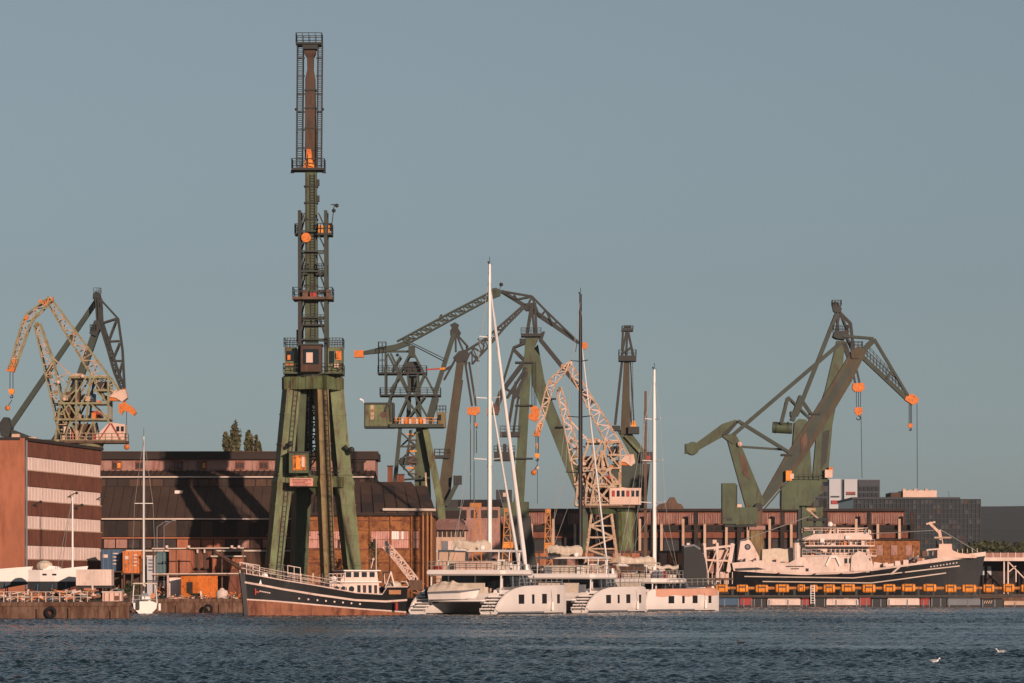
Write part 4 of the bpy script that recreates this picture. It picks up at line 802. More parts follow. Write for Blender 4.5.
# ================================================================== yellow brick workshop
def brick_workshop():
    Y = 446.0; X = lambda px, d=0: gx(px, Y + d); zz = lambda y, d=0: CH + (HY - y)*(Y + d)/F
    th = Thing('brick_workshop', 'yellow brick workshop with pink window bands right of the crane legs', 'building', (X(368), Y, GZ))
    a, b = 303, 432.5
    wl_ = th.part('wall', MB().box((X(a), Y, GZ), (X(b), Y + 22, zz(514))), m_brick_ye)
    for i, (ya, yb) in enumerate(((514.2, 516.5), (520, 521), (529, 530.6), (548.5, 550), (558, 559), (562, 563))):
        th.part('string_course', MB().box((X(a) - .05, Y - .09 - .01*i, zz(yb)), (X(b) + .05, Y + .2, zz(ya))), m_brick_br if i % 2 else m_brick_ye, wl_)
    for x0, x1 in ((304, 320), (324, 347), (371, 390), (391.5, 409), (413, 419)):
        w = th.part('window', MB().box((X(x0), Y - .05, zz(548.5)), (X(x1), Y + .3, zz(530.6))), m_brick_br); n = max(2, round((x1 - x0)/2.4)); 
        for i in range(n):
            for j in range(2):
                u0 = x0 + .3 + (x1 - x0 - .6)*i/n; u1 = x0 + .3 + (x1 - x0 - .6)*(i + .9)/n; v0 = 548 - j*8.6; v1 = v0 - 8.1
                r = random.random(); mt = m_white if (x0 > 380 and r < .12) else (m_pane if r < .12 else m_pinkglass)
                th.part('pane', MB().box((X(u0), Y - .09 - .02*random.random(), zz(v0)), (X(u1), Y + .1, zz(v1))), mt, w)
    for x in (302.6, 321.5, 348, 369.5, 390.3, 410.8, 420.5, 425, 429.5): th.part('pilaster', MB().box((X(x), Y - .22, GZ), (X(x + 1.5), Y + .2, zz(514.3))), m_brick_br if x > 415 else m_brick_ye, wl_)
    for x in (423, 427.5, 431.2): th.part('downpipe', MB().tube((X(x), Y - .4, GZ), (X(x), Y - .4, zz(512)), .13), m_tan)
    d1 = 8.0; z0, z1 = zz(513), zz(486.5, d1)
    rf = th.part('roof', MB().hexa([(X(a - 1), Y - .5, z0 - .3), (X(b + 2), Y - .5, z0 - .3), (X(b + 2), Y + 22, z0 - .3), (X(a - 1), Y + 22, z0 - .3)], [(X(a - 1), Y - .5, z0), (X(b + 2), Y - .5, z0), (X(b - 7), Y + d1, z1), (X(a - 1), Y + d1, z1)]), m_roof2)
    for i in range(11):
        f0, f1 = i/11, (i + 1)/11 - .012; x0a, x1a = a - 1 + (b + 3 - a)*f0, a - 1 + (b + 3 - a)*f1; x0b, x1b = a - 1 + (b - 6 - a)*f0, a - 1 + (b - 6 - a)*f1
        for j in range(3):
            g0, g1 = j/3, (j + 1)/3 + .02; u = .03 + .03*(2 - j) + random.uniform(0, .03)
            c = lambda xa, xb, g: Vector((X(xa + (xb - xa)*g), Y - .52 + (d1 + .5)*g, z0 + (z1 - z0)*g))
            q = [c(x0a, x0b, g0), c(x1a, x1b, g0), c(x1a, x1b, g1), c(x0a, x0b, g1)]
            th.part('roof_sheet', MB().hexa(q, [v + Vector((0, 0, u)) for v in q]), (m_roof, m_roof2, m_roof, m_wallbr)[(i*5 + j*3) % 4], rf)
    th.part('gutter', MB().tube((X(383), Y - .75, zz(509.6)), (X(436), Y - .75, zz(510)), .16), m_gutter)
    mon = th.part('roof_monitor', MB().box((X(346, 9), Y + d1 + .2, zz(500, d1)), (X(414.5, 9), Y + d1 + 6, zz(489, d1))), m_darkwall)
    for i in range(16): th.part('monitor_window', MB().box((X(349 + i*4, 9), Y + d1 + .1, zz(496, d1)), (X(352.4 + i*4, 9), Y + d1 + .4, zz(490.4, d1))), m_pane, mon)
    th.part('monitor_eave', MB().box((X(345, 9), Y + d1 - .3, zz(489, d1)), (X(416, 9), Y + d1 + 6.4, zz(487.8, d1))), m_column, mon)
    th.part('monitor_roof', MB().hexa([(X(345, 9), Y + d1 - .25, zz(487.8, d1)), (X(416, 9), Y + d1 - .25, zz(487.8, d1)), (X(416, 9), Y + d1 + 6.4, zz(487.8, d1)), (X(345, 9), Y + d1 + 6.4, zz(487.8, d1))], [(X(347, 9), Y + d1 + 1.5, zz(481.5, d1)), (X(411, 9), Y + d1 + 1.5, zz(481.5, d1)), (X(411, 9), Y + d1 + 4.5, zz(481.5, d1)), (X(347, 9), Y + d1 + 4.5, zz(481.5, d1))]), m_roof, mon)
    for x, y0, w in ((387.5, 466.5, 5), (397, 475, 7)):
        q = th.part('chimney', MB().box((X(x, 10), Y + 10, zz(487, 10)), (X(x + w, 10), Y + 11, zz(y0, 10))), m_brick_br); th.part('chimney_cap', MB().box((X(x - .5, 10), Y + 9.9, zz(y0, 10)), (X(x + w + .5, 10), Y + 11.1, zz(y0 - 1, 10))), m_roof2, q)
brick_workshop()

# ================================================================== long hall on the far side of the yard
def far_hall():
    Y = 720.0; X = lambda px: gx(px, Y); zz = lambda y: CH + (HY - y)*Y/F
    th = Thing('long_hall', 'long low hall with pink clerestory and pale columns behind the yachts', 'building', (X(680), Y, GZ))
    a, b = 440, 912
    th.part('wall', MB().box((X(a), Y, GZ), (X(b), Y + 40, zz(525))), m_darkwall)
    cl = th.part('clerestory', MB().box((X(a), Y + 3, zz(526)), (X(b - 6), Y + 36, zz(510.5))), m_brick_br)
    for i in range(72):
        x = a + 1 + i*6.45
        th.part('glazing_panel', MB().box((X(x), Y + 2.85 - .04*(i % 2), zz(523.5)), (X(x + 5.7), Y + 3.1, zz(513))), m_pinkwall, cl)
        for e in (1.4, 2.8, 4.2): th.part('glazing_bar', MB().box((X(x + e), Y + 2.74, zz(523.5)), (X(x + e + .35), Y + 2.9, zz(513))), m_brick_br, cl)
    th.part('cornice', MB().box((X(a - 1), Y + 2.2, zz(511)), (X(b - 5), Y + 37, zz(508.4))), m_roof2, cl)
    th.part('lean_to_roof', MB().hexa([(X(a), Y - .8, zz(531.5)), (X(b), Y - .8, zz(531.5)), (X(b), Y + 3, zz(531.5)), (X(a), Y + 3, zz(531.5))], [(X(a), Y - .8, zz(530.5)), (X(b), Y - .8, zz(530.5)), (X(b), Y + 3, zz(525.4)), (X(a), Y + 3, zz(525.4))]), m_roof2)
    bd = th.part('brick_band', MB().box((X(a), Y - .3, zz(538)), (X(b), Y + .5, zz(531.6))), m_brick_br)
    for i in range(22):
        x = a + 4 + i*21.6
        th.part('column', MB().box((X(x), Y - 1.2, GZ), (X(x + 2.5), Y - .35, zz(519 if i % 2 else 524))), m_column)
        th.part('doorway', MB().box((X(x + 4), Y - .12, GZ), (X(x + 19.5), Y + .4, zz(539.5 + (i*7 % 3)))), m_black if i % 3 else m_pane)
        if i % 2: th.part('buttress', MB().box((X(x + 12), Y - 1.0, GZ), (X(x + 16), Y - .4, zz(512))), m_darkwall)
    lw = th.part('low_annex', MB().box((X(846), Y - 14, GZ), (X(912), Y - 4, zz(541))), m_brick_ye)
    for i in range(9): th.part('annex_panel', MB().box((X(848 + i*7.1), Y - 14.12 - .03*(i % 2), zz(556)), (X(854.4 + i*7.1), Y - 13.8, zz(546))), m_pinkwall if i % 2 else m_brick_ye, lw)
    th.part('annex_roof', MB().box((X(845), Y - 14.5, zz(541)), (X(913), Y - 3.5, zz(539.6))), m_roof2, lw)
    an = th.part('low_annex', MB().box((X(430), Y - 30, GZ), (X(700), Y - 16, zz(552))), m_wallbr)
    for i in range(30): th.part('annex_panel', MB().box((X(433 + i*8.8), Y - 30.1 - .04*(i % 2), zz(566)), (X(440.6 + i*8.8), Y - 29.8, zz(554.5))), (m_pinkwall, m_brick_or, m_darkwall, m_brick_ye, m_pane)[(i*3) % 5], an)
    g = th.part('roof_turret', MB().prism([(X(656), Y + 2, zz(509)), (X(685), Y + 2, zz(509)), (X(682), Y + 2, zz(504)), (X(678), Y + 2, zz(503)), (X(675), Y + 2, zz(497)), (X(671), Y + 2, zz(497)), (X(668), Y + 2, zz(502)), (X(660), Y + 2, zz(504))], (0, 6, 0)), m_brownst)
far_hall()

def pink_house():
    Y = 480.0; X = lambda px: gx(px, Y); zz = lambda y: CH + (HY - y)*Y/F
    th = Thing('pale_house', 'small pale house with pinkish-grey hipped roof beside the brick workshop', 'building', (X(452), Y, GZ))
    w = th.part('wall', MB().box((X(433), Y, GZ), (X(466), Y + 10, zz(530))), m_column)
    for i in range(7): th.part('window', MB().box((X(434 + i*4.5), Y - .06, zz(537)), (X(437.4 + i*4.5), Y + .2, zz(531.5))), m_pane, w)
    for i in range(4): th.part('wall_panel', MB().box((X(442 + i*6), Y - .1, zz(551)), (X(447.5 + i*6), Y + .2, zz(541))), m_white2 if i else m_grey, w)
    th.part('roof', MB().hexa([(X(430), Y - .8, zz(530)), (X(468), Y - .8, zz(530)), (X(468), Y + 11, zz(530)), (X(430), Y + 11, zz(530))], [(X(438), Y + 3, zz(518.5)), (X(463), Y + 3, zz(518.5)), (X(463), Y + 7, zz(518.5)), (X(438), Y + 7, zz(518.5))]), m_pinkwall)
pink_house()

def shed(px0, px1, ytop, yeave, Y, label, wallm, roofm):
    X = lambda px: gx(px, Y); zz = lambda y: CH + (HY - y)*Y/F
    th = Thing('shed', label, 'building', (X((px0 + px1)/2), Y, GZ))
    w = th.part('wall', MB().box((X(px0), Y, GZ), (X(px1), Y + 14, zz(yeave))), wallm)
    n = max(3, int((px1 - px0)/9))
    for i in range(n): th.part('window', MB().box((X(px0 + (px1-px0)*(i + .2)/n), Y - .08, zz(yeave + 12)), (X(px0 + (px1-px0)*(i + .8)/n), Y + .1, zz(yeave + 4))), m_pane, w)
    th.part('roof', MB().hexa([(X(px0) - .5, Y - .6, zz(yeave)), (X(px1) + .5, Y - .6, zz(yeave)), (X(px1) + .5, Y + 14.5, zz(yeave)), (X(px0) - .5, Y + 14.5, zz(yeave))], [(X(px0) - .5, Y + 5, zz(ytop)), (X(px1) + .5, Y + 5, zz(ytop)), (X(px1) + .5, Y + 9, zz(ytop)), (X(px0) - .5, Y + 9, zz(ytop))]), roofm)
shed(448, 500, 499, 506, 660, 'grey-roofed shed between the leaning dark crane and the tallest white mast', m_pinkwall, m_roof2)
shed(428, 462, 510, 519, 600, 'dark-roofed shed just behind the pale house', m_wallbr, m_roof)

# ================================================================== far offices
def white_tower():
    Y = 1500.0; X = lambda px: gx(px, Y); zz = lambda y: CH + (HY - y)*Y/F
    th = Thing('office_tower', 'pale grey and white office block with red sign beyond the hall', 'building', (X(850), Y, GZ))
    b = th.part('main_block', MB().box((X(828), Y, GZ), (X(879), Y + 40, zz(479.5))), m_grey)
    for x0, x1, y0, mt in ((829, 840.5, 479, m_office), (844, 857, 479.3, m_office), (858, 879.5, 480, m_mullion), (815, 828, 486, m_mullion)):
        th.part('facade_panel', MB().box((X(x0), Y - 1.5, GZ), (X(x1), Y + .5, zz(y0))), mt, b)
    for i in range(5):
        for j in range(3): th.part('window', MB().box((X(859 + i*4.1), Y - 1.9, zz(491 + j*6.5)), (X(862 + i*4.1), Y - 1.3, zz(486.5 + j*6.5))), m_officeglass, b)
    for i in range(3):
        for j in range(3): th.part('window', MB().box((X(816 + i*4.1), Y - 1.9, zz(496 + j*6)), (X(819 + i*4.1), Y - 1.3, zz(492 + j*6))), m_officeglass, b)
    th.part('red_sign', MB().box((X(831), Y - 2.0, zz(504)), (X(838), Y - 1.4, zz(500.5))), m_red, b); th.part('grey_lettering', MB().box((X(830.5), Y - 1.9, zz(497.4)), (X(839), Y - 1.4, zz(496))), m_mullion, b); th.part('grey_lettering', MB().box((X(846), Y - 1.9, zz(495)), (X(855), Y - 1.4, zz(493.4))), m_brick_br, b); th.part('red_sign', MB().box((X(846), Y - 1.9, zz(493)), (X(855), Y - 1.4, zz(491.8))), m_red, b)
white_tower()

def glass_office():
    Y = 1000.0; X = lambda px, d=0: gx(px, Y + d); zz = lambda y, d=0: CH + (HY - y)*(Y + d)/F
    th = Thing('glass_office', 'dark glass office building with gridded facade behind the trawler bow', 'building', (X(915), Y, GZ))
    c = th.part('core', MB().box((X(853), Y, GZ), (X(981), Y + 45, zz(499))), m_officeglass)
    th.part('roof_edge', MB().box((X(852), Y - .5, zz(499.3)), (X(960), Y + 45.4, zz(497.2))), m_mullion); 
    pt = th.part('penthouse', MB().box((X(905), Y + 5, zz(499, 5)), (X(939), Y + 20, zz(490.5, 5))), m_pinkhouse)
    th.part('penthouse_block', MB().box((X(893), Y + 6, zz(499, 6)), (X(905), Y + 20, zz(492.5, 6))), m_wallbr)
    for i in range(6): th.part('plant_box', MB().box((X(905.5 + i*5.6), Y + 7, zz(490.6, 7)), (X(908.5 + i*5.6), Y + 9, zz(488.8 + (i % 2), 7))), m_column, pt)
    for i in range(33): th.part('mullion', MB().box((X(853 + i*3.97), Y - .28, GZ), (X(853.6 + i*3.97), Y + .1, zz(499.4))), m_mullion, c)
    for j in range(11): th.part('transom', MB().box((X(853), Y - .22, zz(504 + j*5)), (X(981), Y + .1, zz(503.4 + j*5))), m_mullion, c)
    rnd = random.Random(5)
    for i in range(32):
        for j in range(11):
            if rnd.random() < .16: th.part('blind', MB().box((X(853.7 + i*3.97), Y - .12, zz(503.4 + j*5)), (X(856.9 + i*3.97), Y + .05, zz(500.6 + j*5 - rnd.random()))), rnd.choice((m_officedark, m_mullion, m_mullion, m_wallbr)), c)
    m = th.part('roof_mast', MB().tube(p_at(949, 497, Y), p_at(949, 491, Y), .12), m_grey)
def p_at(x, y, Y): return place(Y)(x, y)
glass_office()


# dark tree belt at the far right, in front of the hills
def tree_belt():
    rnd = random.Random(11); mb = MB()
    for i in range(90):
        x = 965 + i*1.0 + rnd.random()*3; Y = 800 + rnd.random()*60; p = place(Y)(x, 549 + rnd.random()*8)
        leaves(mb, p, 2.6, 2.6, 2.0, 26, .55, rnd)
    o = mesh_obj('tree_belt', mb, m_leaf2); o['kind'] = 'stuff'; tag(o, 'dark belt of trees below the hill at the far right', 'trees')
tree_belt()

def canopy():
    Y = 600.0; X = lambda px: gx(px, Y); zz = lambda y: CH + (HY - y)*Y/F
    th = Thing('landing_canopy', 'pale flat-roofed canopy on white posts at the right edge', 'canopy', (X(1010), Y, GZ))
    th.part('back_wall', MB().box((X(984), Y + 6, GZ), (X(1060), Y + 7, zz(560))), m_darkwall)
    r = th.part('roof', MB().box((X(982), Y - .4, zz(561)), (X(1062), Y + 8, zz(557.5))), m_white2); th.part('roof_trim', MB().box((X(984), Y, zz(557.5)), (X(1062), Y + 8, zz(552.8))), m_pinkwall, r)
    for i in range(10): th.part('roof_post', MB().box((X(985 + i*7.5), Y - .1, zz(557.5)), (X(985.8 + i*7.5), Y, zz(552.6))), m_white2, r)
    for x in (1003.5, 1007.5, 1040, 1044): th.part('post', MB().box((X(x), Y, GZ), (X(x + 1.3), Y + .3, zz(561))), m_white2)
    for a, b in (((1008.6, 562), (1024, 578)), ((1008.6, 572), (1016, 566)), ((1016, 570), (1016, 582)), ((1024, 578), (1040, 562))): th.part('brace', MB().beam(place(Y)(*a), place(Y)(*b), .16), m_white2)
    for x in (985, 992): th.part('window', MB().box((X(x), Y + 5.9, zz(575)), (X(x + 4), Y + 6.05, zz(566))), m_office)
canopy()
# ================================================================== hull helper
def interp(P, u):
    for i in range(len(P) - 1):
        if u <= P[i+1][0]: f = (u - P[i][0])/(P[i+1][0] - P[i][0]); return P[i][1] + (P[i+1][1] - P[i][1])*f
    return P[-1][1]
class Hull:
    """stern at x=0, bow at x=L, port +y; half-breadth by station, flare by height"""
    def __init__(s, L, half, flare, rake, zref, N=26): s.L, s.half, s.flare, s.rake, s.zref, s.N = L, half, flare, rake, zref, N
    def pt(s, u, z, side, out=0.0):
        b = interp(s.half, u)*(1 - s.flare*(1 - min(1.2, max(-.3, z/s.zref)))) + out
        return Vector((u*s.L + s.rake*max(0, u - .6)**2/.16*(z/s.zref) , side*max(b, .03), z))
    def strip(s, lo, hi, out=0.0, u0=0.0, u1=1.0, sides=(-1, 1), th=.12, stern=True):
        mb = MB(); us = [u0 + (u1 - u0)*i/s.N for i in range(s.N + 1)]
        for sd in sides:
            rings = []
            for u in us:
                a, b = interp(lo, u), interp(hi, u); m = (a + b)/2
                rings.append([s.pt(u, a, sd, out), s.pt(u, m, sd, out), s.pt(u, b, sd, out), s.pt(u, b, sd, out - th), s.pt(u, a, sd, out - th)])
            mb.loft(rings)
        if stern and u0 == 0:
            a, b = interp(lo, 0), interp(hi, 0); mb.hexa([s.pt(0, a, -1, out), s.pt(0, a, 1, out), s.pt(0, a, 1, out) + Vector((.1,0,0)), s.pt(0, a, -1, out) + Vector((.1,0,0))], [s.pt(0, b, -1, out), s.pt(0, b, 1, out), s.pt(0, b, 1, out) + Vector((.1,0,0)), s.pt(0, b, -1, out) + Vector((.1,0,0))])
        return mb
    def deck(s, z, drop=.0, u0=0, u1=1):
        us = [u0 + (u1 - u0)*i/s.N for i in range(s.N + 1)]; mb = MB()
        mb.loft([[s.pt(u, interp(z, u) - drop, -1, -.06), s.pt(u, interp(z, u) - drop, 1, -.06), s.pt(u, interp(z, u) - drop - .08, 1, -.06), s.pt(u, interp(z, u) - drop - .08, -1, -.06)] for u in us]); return mb

def stay(mb, a, b, r=.02): return mb.tube(a, b, r, n=4)

# ================================================================== catamarans
def catamaran(label, px, Y, head, L, beam, mast_h, mast_x, mast_mat, hull_mat, band=None, fly=True, bag=True, top=3.72, furl=2, hz_add=1.72, zs=1.0, blunt=False):
    """px, Y: centre of the sterns; head: degrees off straight away from the camera, to the right"""
    th = Thing('catamaran', label, 'yacht', (gx(px, Y), Y, 0), R(90 - head), group='catamarans moored stern-out', local=True)
    hw = 1.0; yc = beam/2 - hw
    prof = [(0, .45), (.03, 1.05), (.09, 1.7), (.14, 2.1), (.22, 2.45), (.32, 2.68), (.45, 2.75), (.9, 2.8), (.96, 2.7), (1, 2.45)]
    if blunt: prof = [(0, .9), (.015, 1.9), (.04, 2.5), (.08, 2.7), (.45, 2.75), (.9, 2.8), (.96, 2.7), (1, 2.45)]
    prof = [(u, z*zs) for u, z in prof]
    half = [(0, .88), (.15, 1.0), (.6, 1.0), (.8, .8), (.93, .42), (1, .08)]
    for sd in (-1, 1):
        rings = []
        for i in range(27):
            u = i/26; zt = interp(prof, u); b = interp(half, u); x = u*L; zi = zt if u > .19 else min(zt, .25 + u*5)
            o = sd*yc
            w = -sd                              # outer quarter wall at full height, stair well inside it
            rings.append([(x, o + q*b, z) for q, z in ((-.55, -.35), (-.92, .22), (-1, min(1.1, .25 + (zt - .25)*.5)))] + ([(x, o - .97*b, zt), (x, o - .8*b, zt + .02), (x, o - .77*b, zi), (x, o + .8*b, zi), (x, o + .97*b, zi)] if sd < 0 else [(x, o - .97*b, zi), (x, o - .8*b, zi), (x, o + .77*b, zi), (x, o + .8*b, zt + .02), (x, o + .97*b, zt)]) + [(x, o + q*b, z) for q, z in ((1, min(1.1, .25 + (zt - .25)*.5)), (.92, .22), (.55, -.35))])
        h = th.part('hull', MB().loft(rings), hull_mat, smooth=True)
        for i in range(6):                      # stern stairs
            th.part('stair_step', MB().box((.15 + i*.48, sd*yc - .62, .2), (.15 + (i+1)*.48 + .06, sd*yc + .62, .5 + i*.29)), m_white, h); th.part('step_shadow_line', MB().box((.06 + i*.48, sd*yc - .68, .36 + i*.29), (.14 + i*.48, sd*yc + .68, .46 + i*.29)), m_dark, h); th.part('step_tread', MB().box((.02 + i*.48, sd*yc - (.7 if sd < 0 else .86), .47 + i*.29), (.15 + (i+1)*.48, sd*yc + (.86 if sd < 0 else .7), .6 + i*.29)), m_white, h)  # dark strip below each tread stands in for the tread's shadow
        th.part('boot_stripe', MB().box((.5, sd*yc - .93, -.05), (L*.86, sd*yc + .93, .12)), m_black, h)
        for f0, f1, za, zb in ((.27, .34, 1.0, 1.9), (.44, .47, 1.0, 1.9), (.57, .635, 1.0, 1.95), (.79, .84, 1.0, 1.9)):
            b = interp(half, (f0 + f1)/2); za, zb = za*zs, zb*zs; ya = sd*(yc + interp(half, f0)*1.0 + .012); yb = sd*(yc + interp(half, f1)*1.0 + .012)
            th.part('hull_window', MB().hexa([(L*f0, ya - sd*.1, za), (L*f1, yb - sd*.1, za), (L*f1, yb, za), (L*f0, ya, za)], [(L*f0, ya - sd*.1, zb), (L*f1, yb - sd*.1, zb), (L*f1, yb, zb), (L*f0, ya, zb)]), m_glass, h)
        th.part('fairlead', MB().ball((L*.93, sd*(yc + .2), 2.85), .22), m_grey, h); th.part('stanchion_rail', MB().rail((L*.3, sd*(yc + .8), 2.7), (L*.9, sd*(yc + .45), 2.8), .7, 8, .022), m_stay, h)
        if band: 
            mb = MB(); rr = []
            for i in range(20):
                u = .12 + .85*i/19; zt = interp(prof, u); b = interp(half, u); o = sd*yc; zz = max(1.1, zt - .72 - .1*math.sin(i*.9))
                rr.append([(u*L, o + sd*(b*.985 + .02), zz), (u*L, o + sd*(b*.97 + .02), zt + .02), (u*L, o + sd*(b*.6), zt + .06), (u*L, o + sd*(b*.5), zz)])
            th.part('coral_band', mb.loft(rr), band, h)  # coral-coloured band along the top of the outer hull side
    th.part('bridge_deck', MB().hexa([(2.6, -yc, 1.15), (L*.8, -yc, 1.15), (L*.8, yc, 1.15), (2.6, yc, 1.15)], [(2.2, -yc, 2.0), (L*.84, -yc, 2.55), (L*.84, yc, 2.55), (2.2, yc, 2.0)]), m_white)
    th.part('swim_platform', MB().box((.5, -yc + .95, 1.25), (2.1, yc - .95, 1.42)), m_white); th.part('platform_strut', MB().box((.9, -yc + .9, 1.05), (2.3, -yc + 1.2, 1.25)).box((.9, yc - 1.2, 1.05), (2.3, yc - .9, 1.25)), m_grey)
    th.part('cockpit_sofa', MB().box((2.5, -2.2, 2.0), (3.4, 2.2, 2.6)).box((2.5, -2.2, 2.6), (2.7, 2.2, 3.0)), m_cream2)
    hy = beam/2 - .95
    sal = th.part('saloon', MB().hexa([(5.2, -hy, 2.2), (L*.68, -hy*.86, 2.2), (L*.68, hy*.86, 2.2), (5.2, hy, 2.2)], [(5.2, -hy + .2, top + .1), (L*.58, -hy*.8, top + .1), (L*.58, hy*.8, top + .1), (5.2, hy - .2, top + .1)]), m_glass)
    for f in (-.5, 0, .5): th.part('saloon_post', MB().box((5.1, f*hy*1.5 - .07, 2.0), (5.22, f*hy*1.5 + .07, top + .05)), m_white, sal)
    for i in range(4): x = 5.6 + i*1.6; th.part('side_post', MB().beam((x, -hy - .02, 2.4), (x + .3, -hy + .17, top), .1, .1), m_grey, sal)
    for y in (-hy + .1, hy - .1): th.part('cockpit_post', MB().tube((3.0, y, 1.9), (3.1, y, top + .02), .07), m_alu)
    outline = [(2.5, -hy - .1), (3.2, -hy - .35), (L*.5, -hy - .35), (L*.66, -hy*.8), (L*.74, -hy*.45), (L*.74, hy*.45), (L*.66, hy*.8), (L*.5, hy + .35), (3.2, hy + .35), (2.5, hy + .1)]
    o3 = lambda k, z, c=6.5: [((x - c)*k + c, y*k, z) for x, y in outline]
    fl = th.part('flybridge_floor', MB().loft([o3(.95, top), o3(1.0, top + .15), o3(1.0, top + .4), o3(.97, top + .55)]), m_white)
    if not fly:
        ft = top + .55
        th.part('deck_rail', MB().rail((2.8, -hy - .1, ft), (L*.6, -hy*.85, ft), .8, 9, .025).rail((2.8, hy + .1, ft), (L*.6, hy*.85, ft), .8, 9, .025).rail((2.8, -hy - .1, ft), (2.8, hy + .1, ft), .8, 7, .025), m_stay, fl)
        for x0, y0, x1, y1, hh, mt in ((3.4, -2.4, 4.4, .6, .5, m_cream2), (4.9, .6, 6.4, 2.4, .6, m_pinkhouse), (6.2, -2.5, 7.2, -1.2, .9, m_white), (7.4, 0, 8.4, 1.8, .5, m_tan), (9.8, -1.6, 11.2, 1.4, .45, m_cream2)): th.part('deck_locker', MB().box((x0, y0, ft), (x1, y1, ft + hh)), mt, fl)
        bi = th.part('bimini', MB().hexa([(3.2, -2.6, ft + 1.5), (6.2, -2.6, ft + 1.55), (6.2, 2.6, ft + 1.55), (3.2, 2.6, ft + 1.5)], [(3.3, -2.4, ft + 1.62), (6.1, -2.4, ft + 1.66), (6.1, 2.4, ft + 1.66), (3.3, 2.4, ft + 1.62)]), m_cream2)
        for x, y in ((3.3, -2.5), (3.3, 2.5), (6.1, -2.5), (6.1, 2.5)): th.part('bimini_post', MB().tube((x, y, ft), (x, y, ft + 1.5), .04), m_alu, bi)
    if fly:
        ft = top + .55
        th.part('flybridge_coaming', MB().loft([[((x - 6.5)*.96 + 6.5, y*.95, ft), ((x - 6.5)*.93 + 6.5, y*.92, ft + .55), ((x - 6.5)*.90 + 6.5, y*.89, ft + .55), ((x - 6.5)*.90 + 6.5, y*.89, ft)] for x, y in outline[2:8]]), m_white, fl)
        for x0, y0, x1, y1 in ((3.4, -2.6, 4.3, 1.4), (4.3, 1.0, 6.2, 2.4), (6.9, -2.5, 7.7, -.2), (5.0, -2.6, 6.2, -1.8)): th.part('cushion', MB().box((x0, y0, ft), (x1, y1, ft + .45)).box((x0, y0, ft + .45), (x0 + .2, y1, ft + .85)), random.choice((m_cream2, m_pinkhouse, m_cream2)), fl)
        hc = th.part('helm_console', MB().hexa([(8.0, -1.6, ft), (8.7, -1.6, ft), (8.7, .2, ft), (8.0, .2, ft)], [(8.3, -1.5, ft + 1.0), (8.7, -1.5, ft + 1.0), (8.7, .1, ft + 1.0), (8.3, .1, ft + 1.0)]), m_white, fl)
        th.part('steering_wheel', MB().tube((7.9, -.7, ft + .8), (7.96, -.7, ft + .8), .34, n=12), m_dark, fl)
        ht = [(3.4, -hy + .5), (9.2, -hy + .7), (9.8, -hy + 1.4), (9.8, hy - 1.4), (9.2, hy - .7), (3.4, hy - .5)]
        hz = ft + hz_add
        hd = th.part('hardtop', MB().loft([[(x, y, hz) for x, y in ht], [(x, y*1.02, hz + .1) for x, y in ht], [(x*.99, y*.97, hz + .2) for x, y in ht]]), m_white)
        for x, y, r in ((3.7, -hy + .6, .06), (3.7, hy - .6, .06), (9.1, -hy + 1.0, .16), (9.1, hy - 1.0, .16), (6, -hy + .55, .05), (6, hy - .55, .05)): th.part('hardtop_post', MB().tube((x - .2, y, ft), (x, y, hz), r), m_alu, hd)
        th.part('flybridge_rail', MB().rail((2.8, -hy - .1, ft), (2.8, hy + .1, ft), .8, 7, .025).rail((2.8, -hy - .1, ft), (7, -hy - .2, ft), .8, 5, .025).rail((2.8, hy + .1, ft), (7, hy + .2, ft), .8, 5, .025), m_stay, fl)
        for y in (-1.2, 1.6): th.part('antenna_dome', MB().ball((4.2, y, hz + .42), .26, 10, 6), m_white, hd)
    for i, x in enumerate((12.6,)):
        b = interp(half, x/L); th.part('fender', MB().tube((x, -yc - b - .16, .35), (x, -yc - b - .16, 1.15), .15, .13, 8), m_white); th.part('fender_line', stay(MB(), (x, -yc - b - .12, 1.15), (x, -yc - b*.9, interp(prof, x/L) + .1), .015), m_rope)
    for sd in (-1, 1): th.part('waterline_stain', MB().hexa([(.6, sd*(yc + .9), .1), (L*.6, sd*(yc + .97), .1), (L*.6, sd*(yc + .9), .1), (.6, sd*(yc + .85), .1)], [(.6, sd*(yc + .935), .26), (L*.6, sd*(yc + .985), .26), (L*.6, sd*(yc + .9), .26), (.6, sd*(yc + .85), .26)]), m_grey)
    rnd = random.Random(int(px) + 5)
    for i in range(16):
        x = rnd.uniform(3, L*.62); y = rnd.uniform(-hy, hy)*.9; hh = rnd.uniform(.25, .85); ww = rnd.uniform(.15, .6); th.part('deck_gear', MB().box((x, y, top + .54), (x + ww, y + rnd.uniform(.15, .8), top + .54 + hh)), rnd.choice((m_white, m_cream2, m_grey, m_dark, m_pinkhouse, m_tan, m_red)))
    for i in range(6):
        x = rnd.uniform(2.4, 4.8); y = rnd.uniform(-hy, hy)*.85; th.part('cockpit_gear', MB().box((x, y, 2.0), (x + .4, y + rnd.uniform(.3, .9), 2.3 + rnd.random()*.7)), rnd.choice((m_white, m_cream2, m_grey, m_tan, m_pinkhouse)))
    th.part('mooring_line', stay(stay(MB(), (.4, -yc, 1.0), (-1.5, -yc - 2, .1), .03), (.4, yc, 1.0), (-1.2, yc + 2, .1), .03), m_rope)
    mz = top + .6
    mst = th.part('mast', MB().loft([[(mast_x + .24*math.cos(a)*k, .2*math.sin(a)*k, z) for a in np.linspace(0, 2*math.pi, 10, endpoint=False)] for z, k in ((mz, 1.1), (mast_h*.5, 1.05), (mast_h*.85, .85), (mast_h, .6))]), mast_mat, smooth=True)
